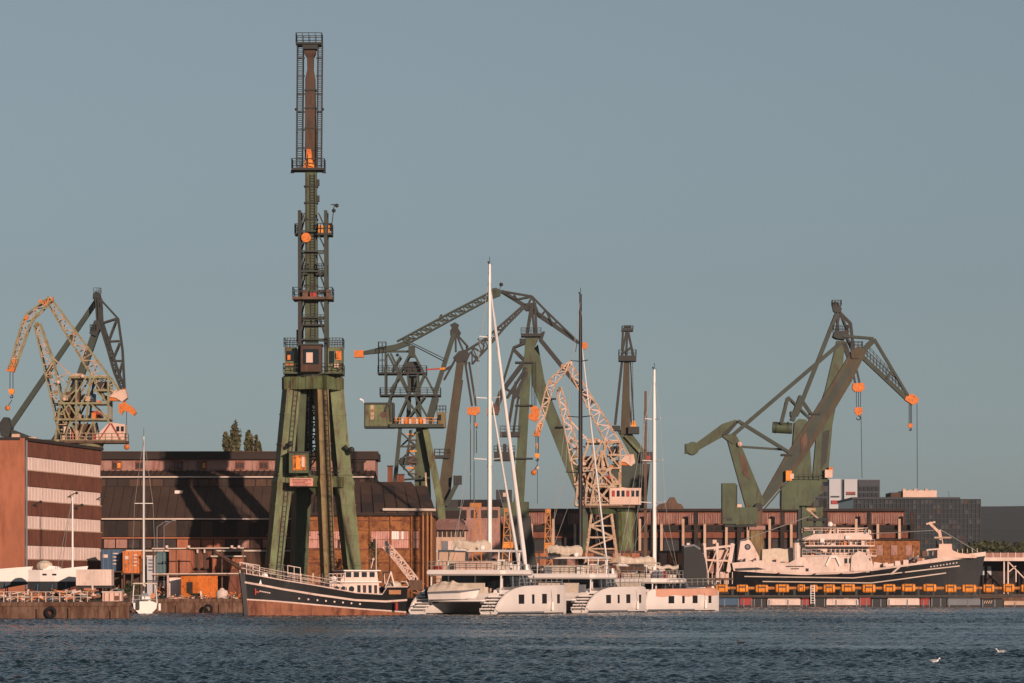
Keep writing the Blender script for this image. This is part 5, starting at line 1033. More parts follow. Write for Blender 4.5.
    for f, w in ((.36, 1.5), (.56, 1.25), (.76, .95)):
        z = mz + (mast_h - mz)*f; th.part('spreader', MB().beam((mast_x - .35, -w, z + .1), (mast_x, 0, z), .09, .09).beam((mast_x - .35, w, z + .1), (mast_x, 0, z), .09, .09), mast_mat, mst)
    th.part('masthead_unit', MB().beam((mast_x - .3, 0, mast_h), (mast_x + .4, 0, mast_h), .06).beam((mast_x, 0, mast_h), (mast_x, 0, mast_h + .7), .04).ball((mast_x - .3, 0, mast_h + .15), .1), m_dark, mst)
    rg = MB()
    for sd in (-1, 1):
        w = 1.5; z36 = mz + (mast_h - mz)*.36; z76 = mz + (mast_h - mz)*.76
        stay(rg, (mast_x - 1.6, sd*(beam/2 - .3), 2.7), (mast_x - .35, sd*w, z36)); stay(rg, (mast_x - .35, sd*w, z36), (mast_x - .35, sd*.95, z76)); stay(rg, (mast_x - .35, sd*.95, z76), (mast_x, 0, mast_h*.97)); stay(rg, (mast_x - 1.3, sd*(beam/2 - .3), 2.7), (mast_x, 0, z36))
    th.part('shrouds', rg, m_stay, mst)
    for xb, zb, zt, r in ((L*.955, 2.9, mast_h*.93, .19), (L*.88, 2.9, mz + (mast_h - mz)*.58, .13))[:furl] if furl >= 0 else ((L*.9, 2.9, mast_h*.86, .085),): th.part('furled_headsail', MB().loft([[(mast_x + .15 + (xb - mast_x - .15)*f + r*k*math.cos(a), r*k*math.sin(a), zt + (zb - zt)*f) for a in np.linspace(0, 6.28, 8, endpoint=False)] for f, k in ((0, .3), (.1, .7), (.5, 1), (.9, 1.3), (.96, .8), (1, .3))]), m_alu, mst)
    if bag:
        bz = top + .55 + (2.25 if fly else 1.7); rnd = random.Random(int(px)); rings = []
        for i in range(15):
            f = i/14; x = mast_x - .25 - f*7.2; k = 1 + rnd.uniform(-.22, .22); sag = .1*math.sin(f*9)
            rings.append([(x, .32*k*math.cos(a), bz + .1*f + sag + (.42*k + .12*(1-f))*math.sin(a)) for a in np.linspace(0, 6.28, 8, endpoint=False)])
        bm_ = th.part('boom', MB().tube((mast_x - .1, 0, bz - .38), (mast_x - 7.6, 0, bz - .3), .14), mast_mat); th.part('sail_bag', MB().loft(rings), m_cream2, bm_)
        th.part('topping_lift', stay(MB(), (mast_x - 7.6, 0, bz - .3), (mast_x - .1, 0, mast_h*.98)), m_stay, mst)
    return th
catamaran('white catamaran with tallest white mast and covered dinghy at its stern', 452, 381, 25, 18.0, 9.5, 34.0, 8.4, m_alu, m_white)
catamaran('white catamaran with the tall black mast, middle of the three', 548, 400.5, 25, 17.0, 8.7, 32.4, 8.0, m_black, m_white, top=3.4, furl=-1, hz_add=1.5, zs=.95)
catamaran('white catamaran with coral upper hull band, rightmost of the three, white mast', 610, 419, 32, 17.2, 8.8, 25.8, 9.3, m_alu, m_white, top=2.95, furl=0, fly=False, zs=.86, blunt=True, band=M('coral_tone', '#cf9a82', rough=.8, var=.12))

def dinghy():
    Y = 381.6; th = Thing('dinghy', 'small dinghy under a beige cover hung across the catamaran stern', 'dinghy', (gx(450, Y), Y, 1.42), R(-20), local=True)
    h = Hull(4.6, [(0, .75), (.3, .85), (.7, .75), (.9, .4), (1, .05)], .35, .4, .9, 14)
    th.part('hull', h.strip([(0, 0), (.8, .05), (1, .25)], [(0, .62), (.7, .7), (1, .95)]), m_white); th.part('bottom', h.deck([(0, .06), (1, .2)]), m_white)
    th.part('rubbing_tube', h.strip([(0, .56), (.7, .64), (1, .9)], [(0, .74), (.7, .82), (1, 1.05)], .08), m_grey)
    rings = []
    for i in range(13):
        u = i/12; top = .75 + 1.0*math.sin(math.pi*min(1, .18 + u*.75))*(1 + .12*math.sin(i*2.3)); b = interp(h.half, u) + .06
        rings.append([(u*4.6, -b, .72 + .2*u), (u*4.6, -b*.6, (top + .8)/2 + .1), (u*4.6, 0, top), (u*4.6, b*.6, (top + .8)/2 + .1), (u*4.6, b, .72 + .2*u)])
    th.part('canvas_cover', MB().loft(rings), m_cream2); th.part('outboard_motor', MB().box((-.5, -.2, .2), (-.1, .2, 1.2)), m_dark)
    th.o.location.x -= 1.9; th.o.location.y += .9
dinghy()

# ================================================================== black-hulled cutter at the left
def cutter():
    th = Thing('black_cutter', 'black-hulled old wooden ship with white deckhouse and bowsprit, bow to the left', 'ship', (gx(402, 373), 373, 0), R(180 + 24), local=True)
    L = 15.4; h = Hull(L, [(0, 1.5), (.08, 1.9), (.3, 2.3), (.6, 2.25), (.8, 1.6), (.92, .8), (1, .06)], .38, .25, 3.2, 34)
    boot = [(0, .25), (.3, .55), (.6, .95), (.85, 1.3), (1, 1.45)]; line = [(0, 1.35), (.15, 1.22), (.35, 1.35), (.6, 1.85), (.8, 2.35), (1, 3.0)]; topz = [(0, 2.6), (.17, 2.6), (.171, 1.9), (.35, 2.05), (.6, 2.7), (.8, 3.2), (1, 3.85)]
    under = [(0, -.4), (1, -.4)]
    b_ = th.part('bottom', h.strip(under, boot), m_copper)
    N = 16
    for j in range(2):
        for sd in (1,):
            for i in range(N):                   # planks of the underwater body, butted end to end
                f0, f1 = j/2, (j + 1)/2; u0, u1 = i/N + .002, (i + 1)/N - .002; r = []
                for u in (u0, u1):
                    a = -.1 + (interp(boot, u) + .1)*f0 + .015; q = -.1 + (interp(boot, u) + .1)*f1 - .015
                    r.append([h.pt(u, a, sd, .035), h.pt(u, q, sd, .035), h.pt(u, q, sd, 0), h.pt(u, a, sd, 0)])
                th.part('plank', MB().loft(r), m_copper, b_)
    bs = th.part('boot_line', h.strip([(u, z - .02) for u, z in boot], [(u, z + .11) for u, z in boot], .03), m_white2)
    hl = th.part('hull', h.strip(boot, line), m_hullblack, smooth=True)
    th.part('rubbing_strake', h.strip([(u, z - .02) for u, z in line], [(u, z + .16) for u, z in line], .07), m_white2)
    bw = th.part('bulwark', h.strip([(u, z + .14) for u, z in line], topz, 0), m_hullblack); th.part('cap_rail', h.strip(topz, [(u, z + .1) for u, z in topz], .05), m_white2, bw)
    th.part('deck', h.deck(line, -.1), m_tan)
    for i in range(8):
        u = .32 + i*.055; q = h.pt(u, interp(boot, u) + .48, 1, .02); th.part('porthole', MB().tube(q + Vector((0, -.05, 0)), q + Vector((0, .05, 0)), .09, n=8), m_white2, hl)
    q0, q1 = h.pt(.87, interp(line, .87) - .5, 1, .03), h.pt(.93, interp(line, .93) - .5, 1, .03)
    for i in range(6): a = q0.lerp(q1, i/6); b = q0.lerp(q1, (i + .7)/6); th.part('name_letter', MB().beam(a, b, .11, .03), m_gutter, hl)
    a = h.pt(.95, 2.2, 1, .04); an = th.part('anchor', MB().beam(a, a + Vector((-.9, .1, -.1)), .16).beam(a + Vector((-.9, .1, -.4)), a + Vector((-.8, .1, .3)), .2).beam(a + Vector((0, .05, -.3)), a + Vector((0, .05, .3)), .12), m_red, hl)
    # stem and bowsprit
    st = th.part('stem', MB().prism([(L + .75, -.12, 4.05), (L + .1, -.12, 3.9), (L - .4, -.12, -.3), (L + .25, -.12, -.3), (L + .42, -.12, 1.5)], (0, .24, 0)), m_hullblack)
    bp = th.part('bowsprit', MB().tube((L - 1.2, 0, 3.2), (L + 3.2, 0, 5.95), .27, .15, 8), m_brownst); rg = MB()
    stay(rg, (L + 2.8, 0, 5.5), (L + .45, 0, 1.2), .025); stay(rg, (L + 2.8, 0, 5.5), (L - 1, 1.0, 3.9), .02); th.part('bobstay', rg, m_rope, bp)
    # rails, foredeck gear
    mb = MB()
    for i in range(16):
        u = .42 + .55*i/16; a, b = h.pt(u, interp(topz, u) + .08, 1, -.05), h.pt(u + .55/16, interp(topz, u + .55/16) + .08, 1, -.05); mb.rail(a, b, .75, 1, .02)
        a, b = h.pt(u, interp(topz, u) + .08, -1, -.05), h.pt(u + .55/16, interp(topz, u + .55/16) + .08, -1, -.05); mb.rail(a, b, .75, 1, .02)
    th.part('white_railing', mb, m_white2)
    th.part('pulpit', MB().rail((L - .9, .9, 3.6), (L + .7, .1, 3.9), 1.0, 3, .04).rail((L - .9, -.9, 3.6), (L + .7, -.1, 3.9), 1.0, 3, .04).rail((L - 3.6, 1.0, 3.2), (L - 3.6, -1.0, 3.2), 1.4, 2, .03).rail((L - 4.8, 1.2, 3.0), (L - 3.6, 1.1, 3.2), 1.4, 2, .03), m_white2)
    th.part('windlass', MB().tube((L - 2.4, -.6, 3.5), (L - 2.4, .6, 3.5), .28, n=10).box((L - 2.7, -.4, 2.9), (L - 2.1, .4, 3.4)), m_dark)
    th.part('white_locker', MB().prism([(L - 2.0, .3, 2.9), (L - .9, .3, 2.9), (L - 1.3, .3, 3.9), (L - 1.7, .3, 3.9)], (0, .5, 0)), m_white)
    for x, r in ((9.2, .07), (10.4, .06)): th.part('stanchion', MB().tube((x, .8, 2.3), (x, .8, 3.9), r), m_white2)
    # deckhouse amidships to aft
    dh = th.part('deckhouse', MB().hexa([(2.9, -1.5, 1.6), (8.0, -1.25, 1.6), (8.0, 1.25, 1.6), (2.9, 1.5, 1.6)], [(2.9, -1.4, 3.05), (7.6, -1.15, 3.05), (7.6, 1.15, 3.05), (2.9, 1.4, 3.05)]), m_white2)
    th.part('roof', MB().box((2.7, -1.6, 3.05), (7.9, 1.6, 3.15)), m_white, dh)
    wh = th.part('wheelhouse', MB().hexa([(2.9, -1.25, 3.15), (6.6, -1.15, 3.15), (6.6, 1.15, 3.15), (2.9, 1.25, 3.15)], [(3.0, -1.2, 4.1), (6.1, -1.1, 4.1), (6.1, 1.1, 4.1), (3.0, 1.2, 4.1)]), m_white2)
    th.part('wheelhouse_roof', MB().box((2.7, -1.4, 4.1), (6.4, 1.4, 4.2)), m_white, wh)
    for i in range(4): th.part('window', MB().box((3.25 + i*.78, 1.12, 3.55), (3.75 + i*.78, 1.26, 4.02)), m_glass, wh)
    for i in range(2): th.part('window', MB().box((6.3, -.9 + i*1.0, 3.5), (6.48, -.1 + i*1.0, 4.02)), m_glass, wh)
    for i in range(3): x = 5.6 + i*.75; th.part('round_window', MB().tube((x, 1.2, 2.45), (x, 1.4, 2.45), .27, n=12), m_glass, dh)
    for i in range(4): x = 3.1 + i*.55; th.part('doorway', MB().box((x, 1.35, 1.75), (x + .28, 1.49, 2.8)), m_glass if i % 2 else m_pane, dh)
    th.part('roof_rail', MB().rail((6.2, 1.25, 3.15), (7.8, 1.25, 3.15), .7, 4, .025).rail((7.8, 1.25, 3.15), (7.8, -1.25, 3.15), .7, 3, .025), m_white2, dh)
    th.part('liferaft', MB().tube((7.0, -.4, 3.4), (7.0, .5, 3.4), .25, n=10), m_white, dh); th.part('signal_horn', MB().tube((3.1, 0, 4.36), (2.9, .0, 5.2), .05).ball((2.9, 0, 5.2), .14), m_white2, wh)
    th.part('radio_mast', MB().tube((2.6, 0, 4.2), (2.6, 0, 7.4), .05, .03), m_white2)
    gt = th.part('stern_gallows', MB().beam((1.2, 1.2, 2.4), (1.5, .9, 4.0), .14).beam((1.2, -1.2, 2.4), (1.5, -.9, 4.0), .14).beam((1.5, -.9, 4.0), (1.5, .9, 4.0), .14).beam((2.2, 1.1, 2.4), (1.5, .9, 4.0), .1), m_white2)
    th.part('name_board', MB().box((.9, 1.83, 1.95), (2.1, 1.92, 2.35)), m_tan); th.part('stern_cover', MB().ball((.9, .2, 2.75), (.7, .8, .45), 10, 6), m_cream2)
    fd = th.part('fender', MB().tube((1.4, 2.05, .5), (1.4, 2.05, 1.2), .16, n=8), m_red)
cutter()

# ================================================================== trawler at the right
def trawler():
    Y = 528.0; c = Crane('trawler', 'large navy blue trawler with white superstructure behind the orange floats', Y, 730, group=None, basez=0.0, cat='ship'); k = c.k
    L = gx(973, Y) - gx(729, Y); x0 = c.o.location.x; h = Hull(L, [(0, 3.6), (.1, 4.2), (.5, 4.4), (.7, 3.7), (.86, 1.9), (.95, .8), (1, .06)], .5, 1.3, 6.0, 40)
    zy = lambda y: CH + (HY - y)*k; U = lambda px: (px - 729)/(973 - 729.0)
    topz = [(0, zy(570)), (U(760), zy(573)), (U(800), zy(575.2)), (U(850), zy(573.6)), (U(880), zy(569.5)), (U(930), zy(562.5)), (1, zy(556))]
    shift = lambda mb: (setattr(mb, 'v', [(v[0] + c.o.location.x, v[1] + Y, v[2]) for v in mb.v]), mb)[1]
    hl = c.part('hull', shift(h.strip([(0, -.5), (1, -.5)], topz)), m_navy, smooth=True)
    c.part('deck', shift(h.deck(topz, .25)), m_brownst); c.part('cap_rail', shift(h.strip(topz, [(u, z + .28) for u, z in topz], .06)), m_white2)
    c.part('bow_bulwark', shift(h.strip([(u, z + .26) for u, z in topz], [(u, z + .26 + .3*min(1, max(0, (u - .72))/.1)) for u, z in topz], .03, U(912), 1.0)), m_white2)
    def stripe(pa, pb, w=.14):
        mb = MB(); r = []
        for i in range(13):
            f = i/12; px = pa[0] + (pb[0] - pa[0])*f; z = zy(pa[1] + (pb[1] - pa[1])*f); u = U(px) - .012*max(0, (U(px) - .7))*8
            r.append([h.pt(u, z, -1, .04), h.pt(u, z + w, -1, .04), h.pt(u, z + w, -1, 0), h.pt(u, z, -1, 0)])
        c.part('white_stripe', shift(mb.loft(r)), m_gutter, hl)
    stripe((742, 577), (850, 578.5)); stripe((850, 578.5), (958, 566.5)); stripe((868, 583.5), (945, 573.5)); stripe((888, 575), (897, 567), .3); stripe((760, 582), (868, 583.5))
    for i in range(9):
        u = U(926 + i*2.9); q = h.pt(u, zy(566.8 - i*.5), -1, .05) + Vector((c.o.location.x, Y, 0)); c.part('name_letter', MB().box(q + Vector((-.1, -.02, -.09)), q + Vector((.07 + .04*(i % 2), .04, .08))), m_gutter, hl)
    # superstructure, drawn in the ship's centre plane
    sh = c.plate('shelter_deck', [(732, 571), (730.5, 563), (757, 560.5), (786, 563.5), (797, 557.5), (812, 556), (868, 556), (872, 570), (850, 573.3), (800, 575), (760, 572.6)], 7.4, m_white2)
    c.part('deck_opening', MB().prism([c.p(733, 568.5, -3.74), c.p(756, 567.5, -3.74), c.p(764, 569.5, -3.74), c.p(757, 570, -3.74), c.p(734, 571, -3.74)], (0, .06, 0)), m_dark, sh)
    c.plate('hawse_port', [(803.5, 568.5), (806.5, 568.5), (806.5, 571.5), (803.5, 571.5)], .06, m_black, -3.73, sh)
    for i in range(2): c.block('lettering_line', 784 + i*5, 566 + i*2.4, 802 - i*5, 567 + i*2.4, .04, m_pane, -3.735, sh)
    fn = c.plate('funnel', [(737, 561), (740, 541.5), (749, 540), (753, 546), (758.5, 557), (758.5, 561)], 3.0, m_white2)
    c.part('funnel_emblem', MB().tube(c.p(747, 547, -1.56), c.p(747, 547, -1.5), 3*k, n=16), m_black, fn); c.part('emblem_ring', MB().tube(c.p(747, 547, -1.60), c.p(747, 547, -1.55), 1.7*k, n=12), m_grey, fn)
    nb = c.part('net_cover', MB().loft([[c.p(x, yb, d) for d in (-2.2, 2.2)] + [c.p(x + .5, yt + .8*math.sin(i*2.1), d) for d in (2.0, -2.0)] for i, (x, yb, yt) in enumerate(((761, 562, 549.5), (766, 562.4, 548.6), (772, 562.6, 549.2), (778, 562.6, 548.4), (784, 562.2, 548.8), (790, 561, 548.2), (793, 559.5, 550)))]), m_cream2)
    # stern gantry
    for d in (-3, 3):
        for a, b, w in (((706, 582), (703.5, 545), 2.4), ((717, 582), (716, 543), 2.4), ((727, 572), (731.5, 544), 4), ((703, 549), (731, 546), 2.2), ((703, 560), (728, 561), 1.8), ((706, 575), (716, 549), 1.2), ((716, 575), (727, 549), 1.2)): c.bar('gantry_beam', a, b, w, .4, m_white2 if w > 2 else m_pinkhouse, d)
    for x in (703.5, 716, 731): c.beam('gantry_crosshead', c.p(x, 545, -3), c.p(x, 545, 3), .4, .4, m_white2)
    for x, y, w, hh, mt in ((708, 551, 6, 7, m_brownst), (718, 550, 8, 9, m_pinkhouse), (722, 562, 6, 8, m_brownst), (709, 564, 6, 9, m_pinkwall), (706, 574, 10, 6, m_brownst), (719, 572, 8, 8, m_pinkhouse), (712, 540, 4, 4, m_pinkhouse)): c.block('deck_machinery', x, y, x + w, y + hh, 3.0, mt, random.uniform(-1.6, .5))
    for i in range(8): c.bar('gantry_rail', (703 + i*4, 584), (703 + i*4, 572), .7, .1, m_white2, -3.3)
    c.block('stern_platform', 701, 578, 732, 580, 7, m_brownst)
    # bridge
    lv1 = c.plate('bridge_lower', [(806, 557), (808, 546), (866, 546), (870, 556), (872, 558), (806, 558)], 5.0, m_white2)
    lv2 = c.plate('wheelhouse', [(801, 546.2), (803, 541), (863, 541), (866.5, 546.2)], 5.2, m_white2)
    c.plate('wheelhouse_roof', [(800, 541), (801, 538.5), (812, 534.5), (864, 532.5), (869, 536), (870, 540.4), (799, 540.6)], 7.2, m_white2)
    c.plate('roof_shadow_strip', [(801, 541.2), (801, 540.2), (868, 540.2), (868, 541.2)], 5.4, m_pinkwall)  # solid darker strip: shade under the roof overhang put into colour
    for y0, xa, xb in ((545.4, 803, 872), (555.4, 800, 874)): c.block('deck_slab', xa, y0, xb, y0 + 1.3, 7.6, m_white2); c.part('deck_railing', MB().rail(c.p(xa, y0, -3.75), c.p(xb, y0, -3.75), .75, 16, .02), m_pinkhouse)
    for i in range(9): c.block('window', 826 + i*4.4, 548.4, 829.4 + i*4.4, 553, .08, m_glass, -2.52, lv1)
    for i in range(11): c.block('window', 808 + i*5.2, 542, 811.8 + i*5.2, 544.8, .08, m_glass, -2.62, lv2)
    for i in range(6): c.block('window', 842 + i*4.6, 558.5, 845 + i*4.6, 563.5, .08, m_glass, -3.72, sh)
    c.rail(802, 866, 532.8, 5.8, m_pinkhouse, .6, 7)
    pw = c.plate('white_curved_housing', [(848, 571), (849, 556), (856, 551), (862, 553), (868, 562), (870, 571)], 1.6, m_white2, -3.2)
    for x, y in ((858, 566), (865, 570), (820, 541), (845, 538)): c.part('liferaft', MB().tube(c.p(x - 2, y, -3.6), c.p(x + 2, y, -3.6), .35, n=10), m_white)
    rnd = random.Random(21)
    for i in range(60):
        x = rnd.choice((rnd.uniform(734, 800), rnd.uniform(806, 868), rnd.uniform(872, 925), rnd.uniform(806, 868))); y = 562 if x < 760 else (563 if x < 795 else (rnd.choice((545.4, 555.6, 534)) if x < 870 else 568 - (x - 872)*.16)); w, hh = rnd.uniform(1, 4.2), rnd.uniform(1.2, 4.6)
        c.block('deck_gear', x, y - hh, x + w, y, rnd.uniform(.5, 1.4), rnd.choice((m_white2, m_pinkhouse, m_brownst, m_grey, m_dark, m_white2, m_tan, m_orange)), rnd.uniform(-3.3, -1.0) if x < 800 or x > 870 else -3.1)
    for i in range(12): a = rnd.uniform(704, 735); c.bar('net_roll', (a, rnd.uniform(556, 578)), (a + rnd.uniform(-7, 9), rnd.uniform(548, 578)), rnd.uniform(.8, 2.6), .5, rnd.choice((m_brownst, m_pinkhouse, m_pinkwall, m_dark, m_white2)), rnd.uniform(-3, 2))
    for x in (776, 812, 838, 868, 900): c.part('hull_scupper', MB().box(c.p(x, 574.4 - abs(x - 820)*.02, -4.6), c.p(x + 1.6, 573.6 - abs(x - 820)*.02, -3.9)), m_black)
    ms = c.bar('radar_mast', (814, 536), (815, 512), 2.4, .4, m_black); c.block('radar_platform', 807.5, 518.3, 828, 521, 2.2, m_black, 0, ms); c.block('radar_platform', 810, 526.5, 836, 528.6, 2.4, m_black, 0, ms); c.bar('radar_pole', (808, 510), (818, 519), 1.8, .3, m_cream, -.6, ms)
    c.block('radar_scanner', 806, 508.5, 815, 510.3, .4, m_cream, -.4, ms); c.bar('radar_pole', (824, 534), (823, 516), 1.4, .25, m_black, .5, ms); c.part('radar_dome', MB().ball(c.p(830, 524.5), .4), m_white, ms)
    c.bar('deck_crane', (793, 541.5), (843, 562), 3.0, .6, m_dark, -3.3); c.bar('deck_crane_ram', (800, 549), (824, 556), 1.8, .35, m_grey, -3.5); c.part('deck_crane_base', MB().tube(c.p(795, 560, -3.2), c.p(795, 543, -3.2), .5, n=10), m_white2)
    c.bar('deck_crane', (796, 540), (812, 546), 2.2, .4, m_grey, -2.4); c.part('white_davit', MB().beam(c.p(824, 566, -3.8), c.p(828, 557, -3.9), .25).beam(c.p(828, 557, -3.9), c.p(834, 557, -3.9), .25).beam(c.p(834, 557, -3.9), c.p(838, 566, -3.8), .25), m_white)
    # foredeck
    c.plate('forecastle', [(936, 558), (936, 549.5), (948, 548.8), (957, 553), (975, 555), (975, 558)], 3.4, m_pinkhouse); c.block('forecastle_house', 938, 544, 951, 550, 2.4, m_pinkhouse)
    fm = c.bar('foremast', (942, 546), (939, 530), 3, .6, m_pinkhouse); c.bar('foremast_pole', (939.5, 533), (929, 522.5), 2.6, .45, m_pinkhouse, 0, fm); c.bar('crosstree', (934, 537.6), (951, 537.6), 1.6, .6, m_cream, -.2, fm); c.bar('foremast_arm', (926, 524), (935, 522), 1.6, .4, m_pinkhouse, -.2, fm); c.bar('foremast_stay', (939, 540), (940, 547), 5.0, 1.6, m_dark, .3, fm)
    for a, b in (((922, 556), (926, 550)), ((926, 550), (938, 549)), ((921, 558), (921, 551)), ((905, 566), (921, 553)), ((912, 563), (925, 552))): c.bar('deck_pipe', a, b, 1.5, .25, m_white2, -1.8)
    for x, y in ((888, 563), (893, 561), (901, 560), (908, 557), (915, 557), (879, 566), (920, 551)): c.block('deck_gear', x, y, x + 5, y + 6, 1.4, random.choice((m_white2, m_pinkhouse, m_brownst, m_grey)), random.uniform(-2.5, .5))
    c.plate('deck_locker', [(872, 569.5), (872, 562), (886, 564), (900, 562.5), (904, 565), (890, 568)], 5, m_white2)
    c.rope((941, 530), (866, 534), m_stay); c.rope((941, 530), (978, 552), m_stay); c.rope((816, 514), (740, 541), m_stay)
    for i in range(14): c.bar('bow_stanchion', (912 + i*5.0, 557 - i*.35), (912 + i*5.0, 551.5 - i*.25), .5, .07, m_white2, -1.5 + i*.1)
trawler()
# ================================================================== floating breakwater with orange pipe floats
def breakwater():
    Y = 500.0; p = place(Y); zy = lambda y: CH + (HY - y)*Y/F; X = lambda px: gx(px, Y)
    # pontoon boxes: (px0, px1, material, height row, words)
    seq = [(718, 739.5, m_blue, 598, 'blue pontoon float at the left end of the breakwater'), (740, 752.5, m_red, 597.5, 'leftmost red pontoon float of the breakwater'), (753.5, 766.5, m_black, 598, 'leftmost black pontoon float of the breakwater'),
           (767.5, 800.5, m_white2, 598, 'leftmost white pontoon float of the breakwater'), (801.5, 809.5, m_red, 598, 'small red pontoon float just left of the white ladder'), (810.5, 825.5, m_black, 597, 'black pontoon float under the white ladder'),
           (826.5, 858.5, m_white2, 598, 'second white pontoon float from the left of the breakwater'), (859.5, 870.5, m_red, 597.5, 'red pontoon float right of the second white float'), (871.5, 886.5, m_black, 597.5, 'black pontoon float between a red and a white float below the trawler bridge'),
           (887.5, 919.5, m_white2, 598, 'third white pontoon float from the left of the breakwater'), (920.5, 930, m_red, 597.5, 'rightmost red pontoon float of the breakwater'), (931, 946.5, m_black, 597, 'black pontoon float beside the long grey float'),
           (947.5, 980.5, m_grey, 598, 'long grey pontoon float below the trawler bow'), (981.5, 1003, m_black, 598, 'black pontoon float with pale lettering near the right edge'), (1004, 1040, m_column, 600, 'rust-streaked pale pontoon float at the right edge')]
    for a, b, mt, y0, lab in seq:
        th = Thing('pontoon_float', lab, 'float', (X((a + b)/2), Y, 0), group='pontoon floats of the breakwater')
        d = 3.2; z0, z1 = -.35, zy(y0) + random.uniform(-.12, .06); xa, xb = X(a), X(b); e = .12
        ring = lambda z, q: [(xa + q, Y + q, z), (xb - q, Y + q, z), (xb - q, Y + d - q, z), (xa + q, Y + d - q, z)]
        body = th.part('body', MB().loft([ring(z0, .1), ring(z0 + .3, 0), ring(z1 - e, 0), ring(z1, e)]), mt)
        for f in ((.05, .62) if (int(a) % 2) else (.3, .94)): x = xa + (xb - xa)*f; th.part('fender_strip', MB().box((x - .07, Y - .06, .05), (x + .07, Y + .02, z1 - .15)), m_grey, body)
        th.part('water_stain', MB().box((xa + .02, Y - .012, -.1), (xb - .02, Y + .02, .24)), m_black, body)
        if b == 1003:
            for i in range(4): th.part('pale_letter', MB().beam((X(984 + i*2.2), Y - .03, zy(603.5)), (X(985.4 + i*2.2), Y - .03, zy(600.6)), .1, .04), m_column, body)
        if mt in (m_white2,) and a < 830: th.part('deck_locker', MB().box((xa + (xb - xa)*.55, Y + .4, z1), (xa + (xb - xa)*.7, Y + 1.0, z1 + .35)).box((xa + (xb-xa)*.2, Y + .5, z1), (xa + (xb-xa)*.26, Y + .7, z1 + .3)), m_teal if a < 800 else m_white2, body)
    # walkway carrying the pipeline
    th = Thing('breakwater_walkway', 'dark narrow walkway on top of the pontoon floats', 'walkway', (X(880), Y, 1.0))
    zt = zy(595.2)
    for i in range(27):
        a, b = 716 + i*12.2, 716 + i*12.2 + 12; th.part('deck_plank', MB().box((X(a), Y - .15, zt - .28 - .015*(i % 2)), (X(b), Y + 3.3, zt)), m_dark)
    th.part('edge_strip', MB().box((X(716), Y - .22, zt - .12), (X(1046), Y - .14, zt - .06)), m_brownst)
    for i in range(26): x = X(722 + i*12.6); th.part('rail_post', MB().beam((x, Y + 3.0, zt), (x, Y + 3.0, zt + 1.1), .06), m_grey)
    pl = Thing('dredge_pipeline', 'dark pipe threaded through the row of orange floats', 'pipe', (X(860), Y + 1.2, zt))
    zc = zy(588.2); pl.part('pipe', MB().tube((X(700), Y + 1.2, zc), (X(1046), Y + 1.2, zc), .2, n=8), m_orange3)
    for i in range(20): x = X(733 + i*15.5); pl.part('saddle', MB().box((x - .15, Y + .95, zt), (x + .15, Y + 1.45, zc - .1)), m_dark)
    fl = [(696.5, 707), (716, 728), (737, 748.5), (756, 768.5), (776, 789.5), (798, 805.5), (811, 818), (824, 835.5), (842, 855.5), (863, 876), (884, 896), (902.5, 916), (924, 937), (946, 957), (963, 977), (984, 995), (1004, 1015), (1022, 1034)]
    ordn = ['leftmost', 'second', 'third', 'fourth', 'fifth', 'sixth', 'seventh', 'eighth', 'ninth', 'tenth', 'eleventh', 'twelfth', 'thirteenth', 'fourteenth', 'fifteenth', 'sixteenth', 'seventeenth', 'rightmost, cut by the picture edge,']
    for i, (a, b) in enumerate(fl):
        lab = f'orange pipe float, {ordn[i]} in the row' + (' counted from the left' if 0 < i < 17 else '')
        t = Thing('orange_float', lab, 'float', (X((a + b)/2), Y + 1.2, zt), group='orange floats on the pipeline')
        r = .56*random.uniform(.9, 1.06); x0, x1 = X(a), X(b); rings = []; zc = zy(588.2) + random.uniform(-.06, .05)
        for x, k in ((x0, .8), (x0 + .08, .95), (x0 + .3, 1.0), ((x0 + x1)/2 - .05, 1.0), ((x0+x1)/2, .93), ((x0 + x1)/2 + .05, 1.0), (x1 - .3, 1.0), (x1 - .08, .95), (x1, .8)):
            rings.append([(x, Y + 1.2 + r*k*.95*math.copysign(abs(math.cos(q))**.55, math.cos(q)), zc + r*k*.95*math.copysign(abs(math.sin(q))**.55, math.sin(q))) for q in np.linspace(0, 2*math.pi, 16, endpoint=False)])
        bd = t.part('shell', MB().loft(rings), m_orange2)
        for f in (.22, .78): x = x0 + (x1 - x0)*f; t.part('strap', MB().tube((x - .04, Y + 1.2, zc), (x + .04, Y + 1.2, zc), r*1.12, n=16), m_brownst, bd)
        t.part('clamp', MB().box((x0 + .35, Y + .58, zc + .1), (x1 - .35, Y + .64, zc + .28)), m_brownst, bd)
    ld = Thing('white_ladder', 'white boarding ladder hooked over the breakwater walkway', 'ladder', p(812, 603))
    ld.part('rails', MB().ladder(p(812.5, 604, -.3), p(812.5, 585, -.3), 3.6*.125, 8, .04), m_white)
    for px, lab in ((712.5, 'white mooring bollard at the left end of the breakwater'),):
        t = Thing('bollard', lab, 'bollard', p(px, 600)); t.part('post', MB().tube(p(px, 607), p(px, 588), .16, n=8), m_white); t.part('cap', MB().ball(p(px, 587.6), .22), m_white)
breakwater()

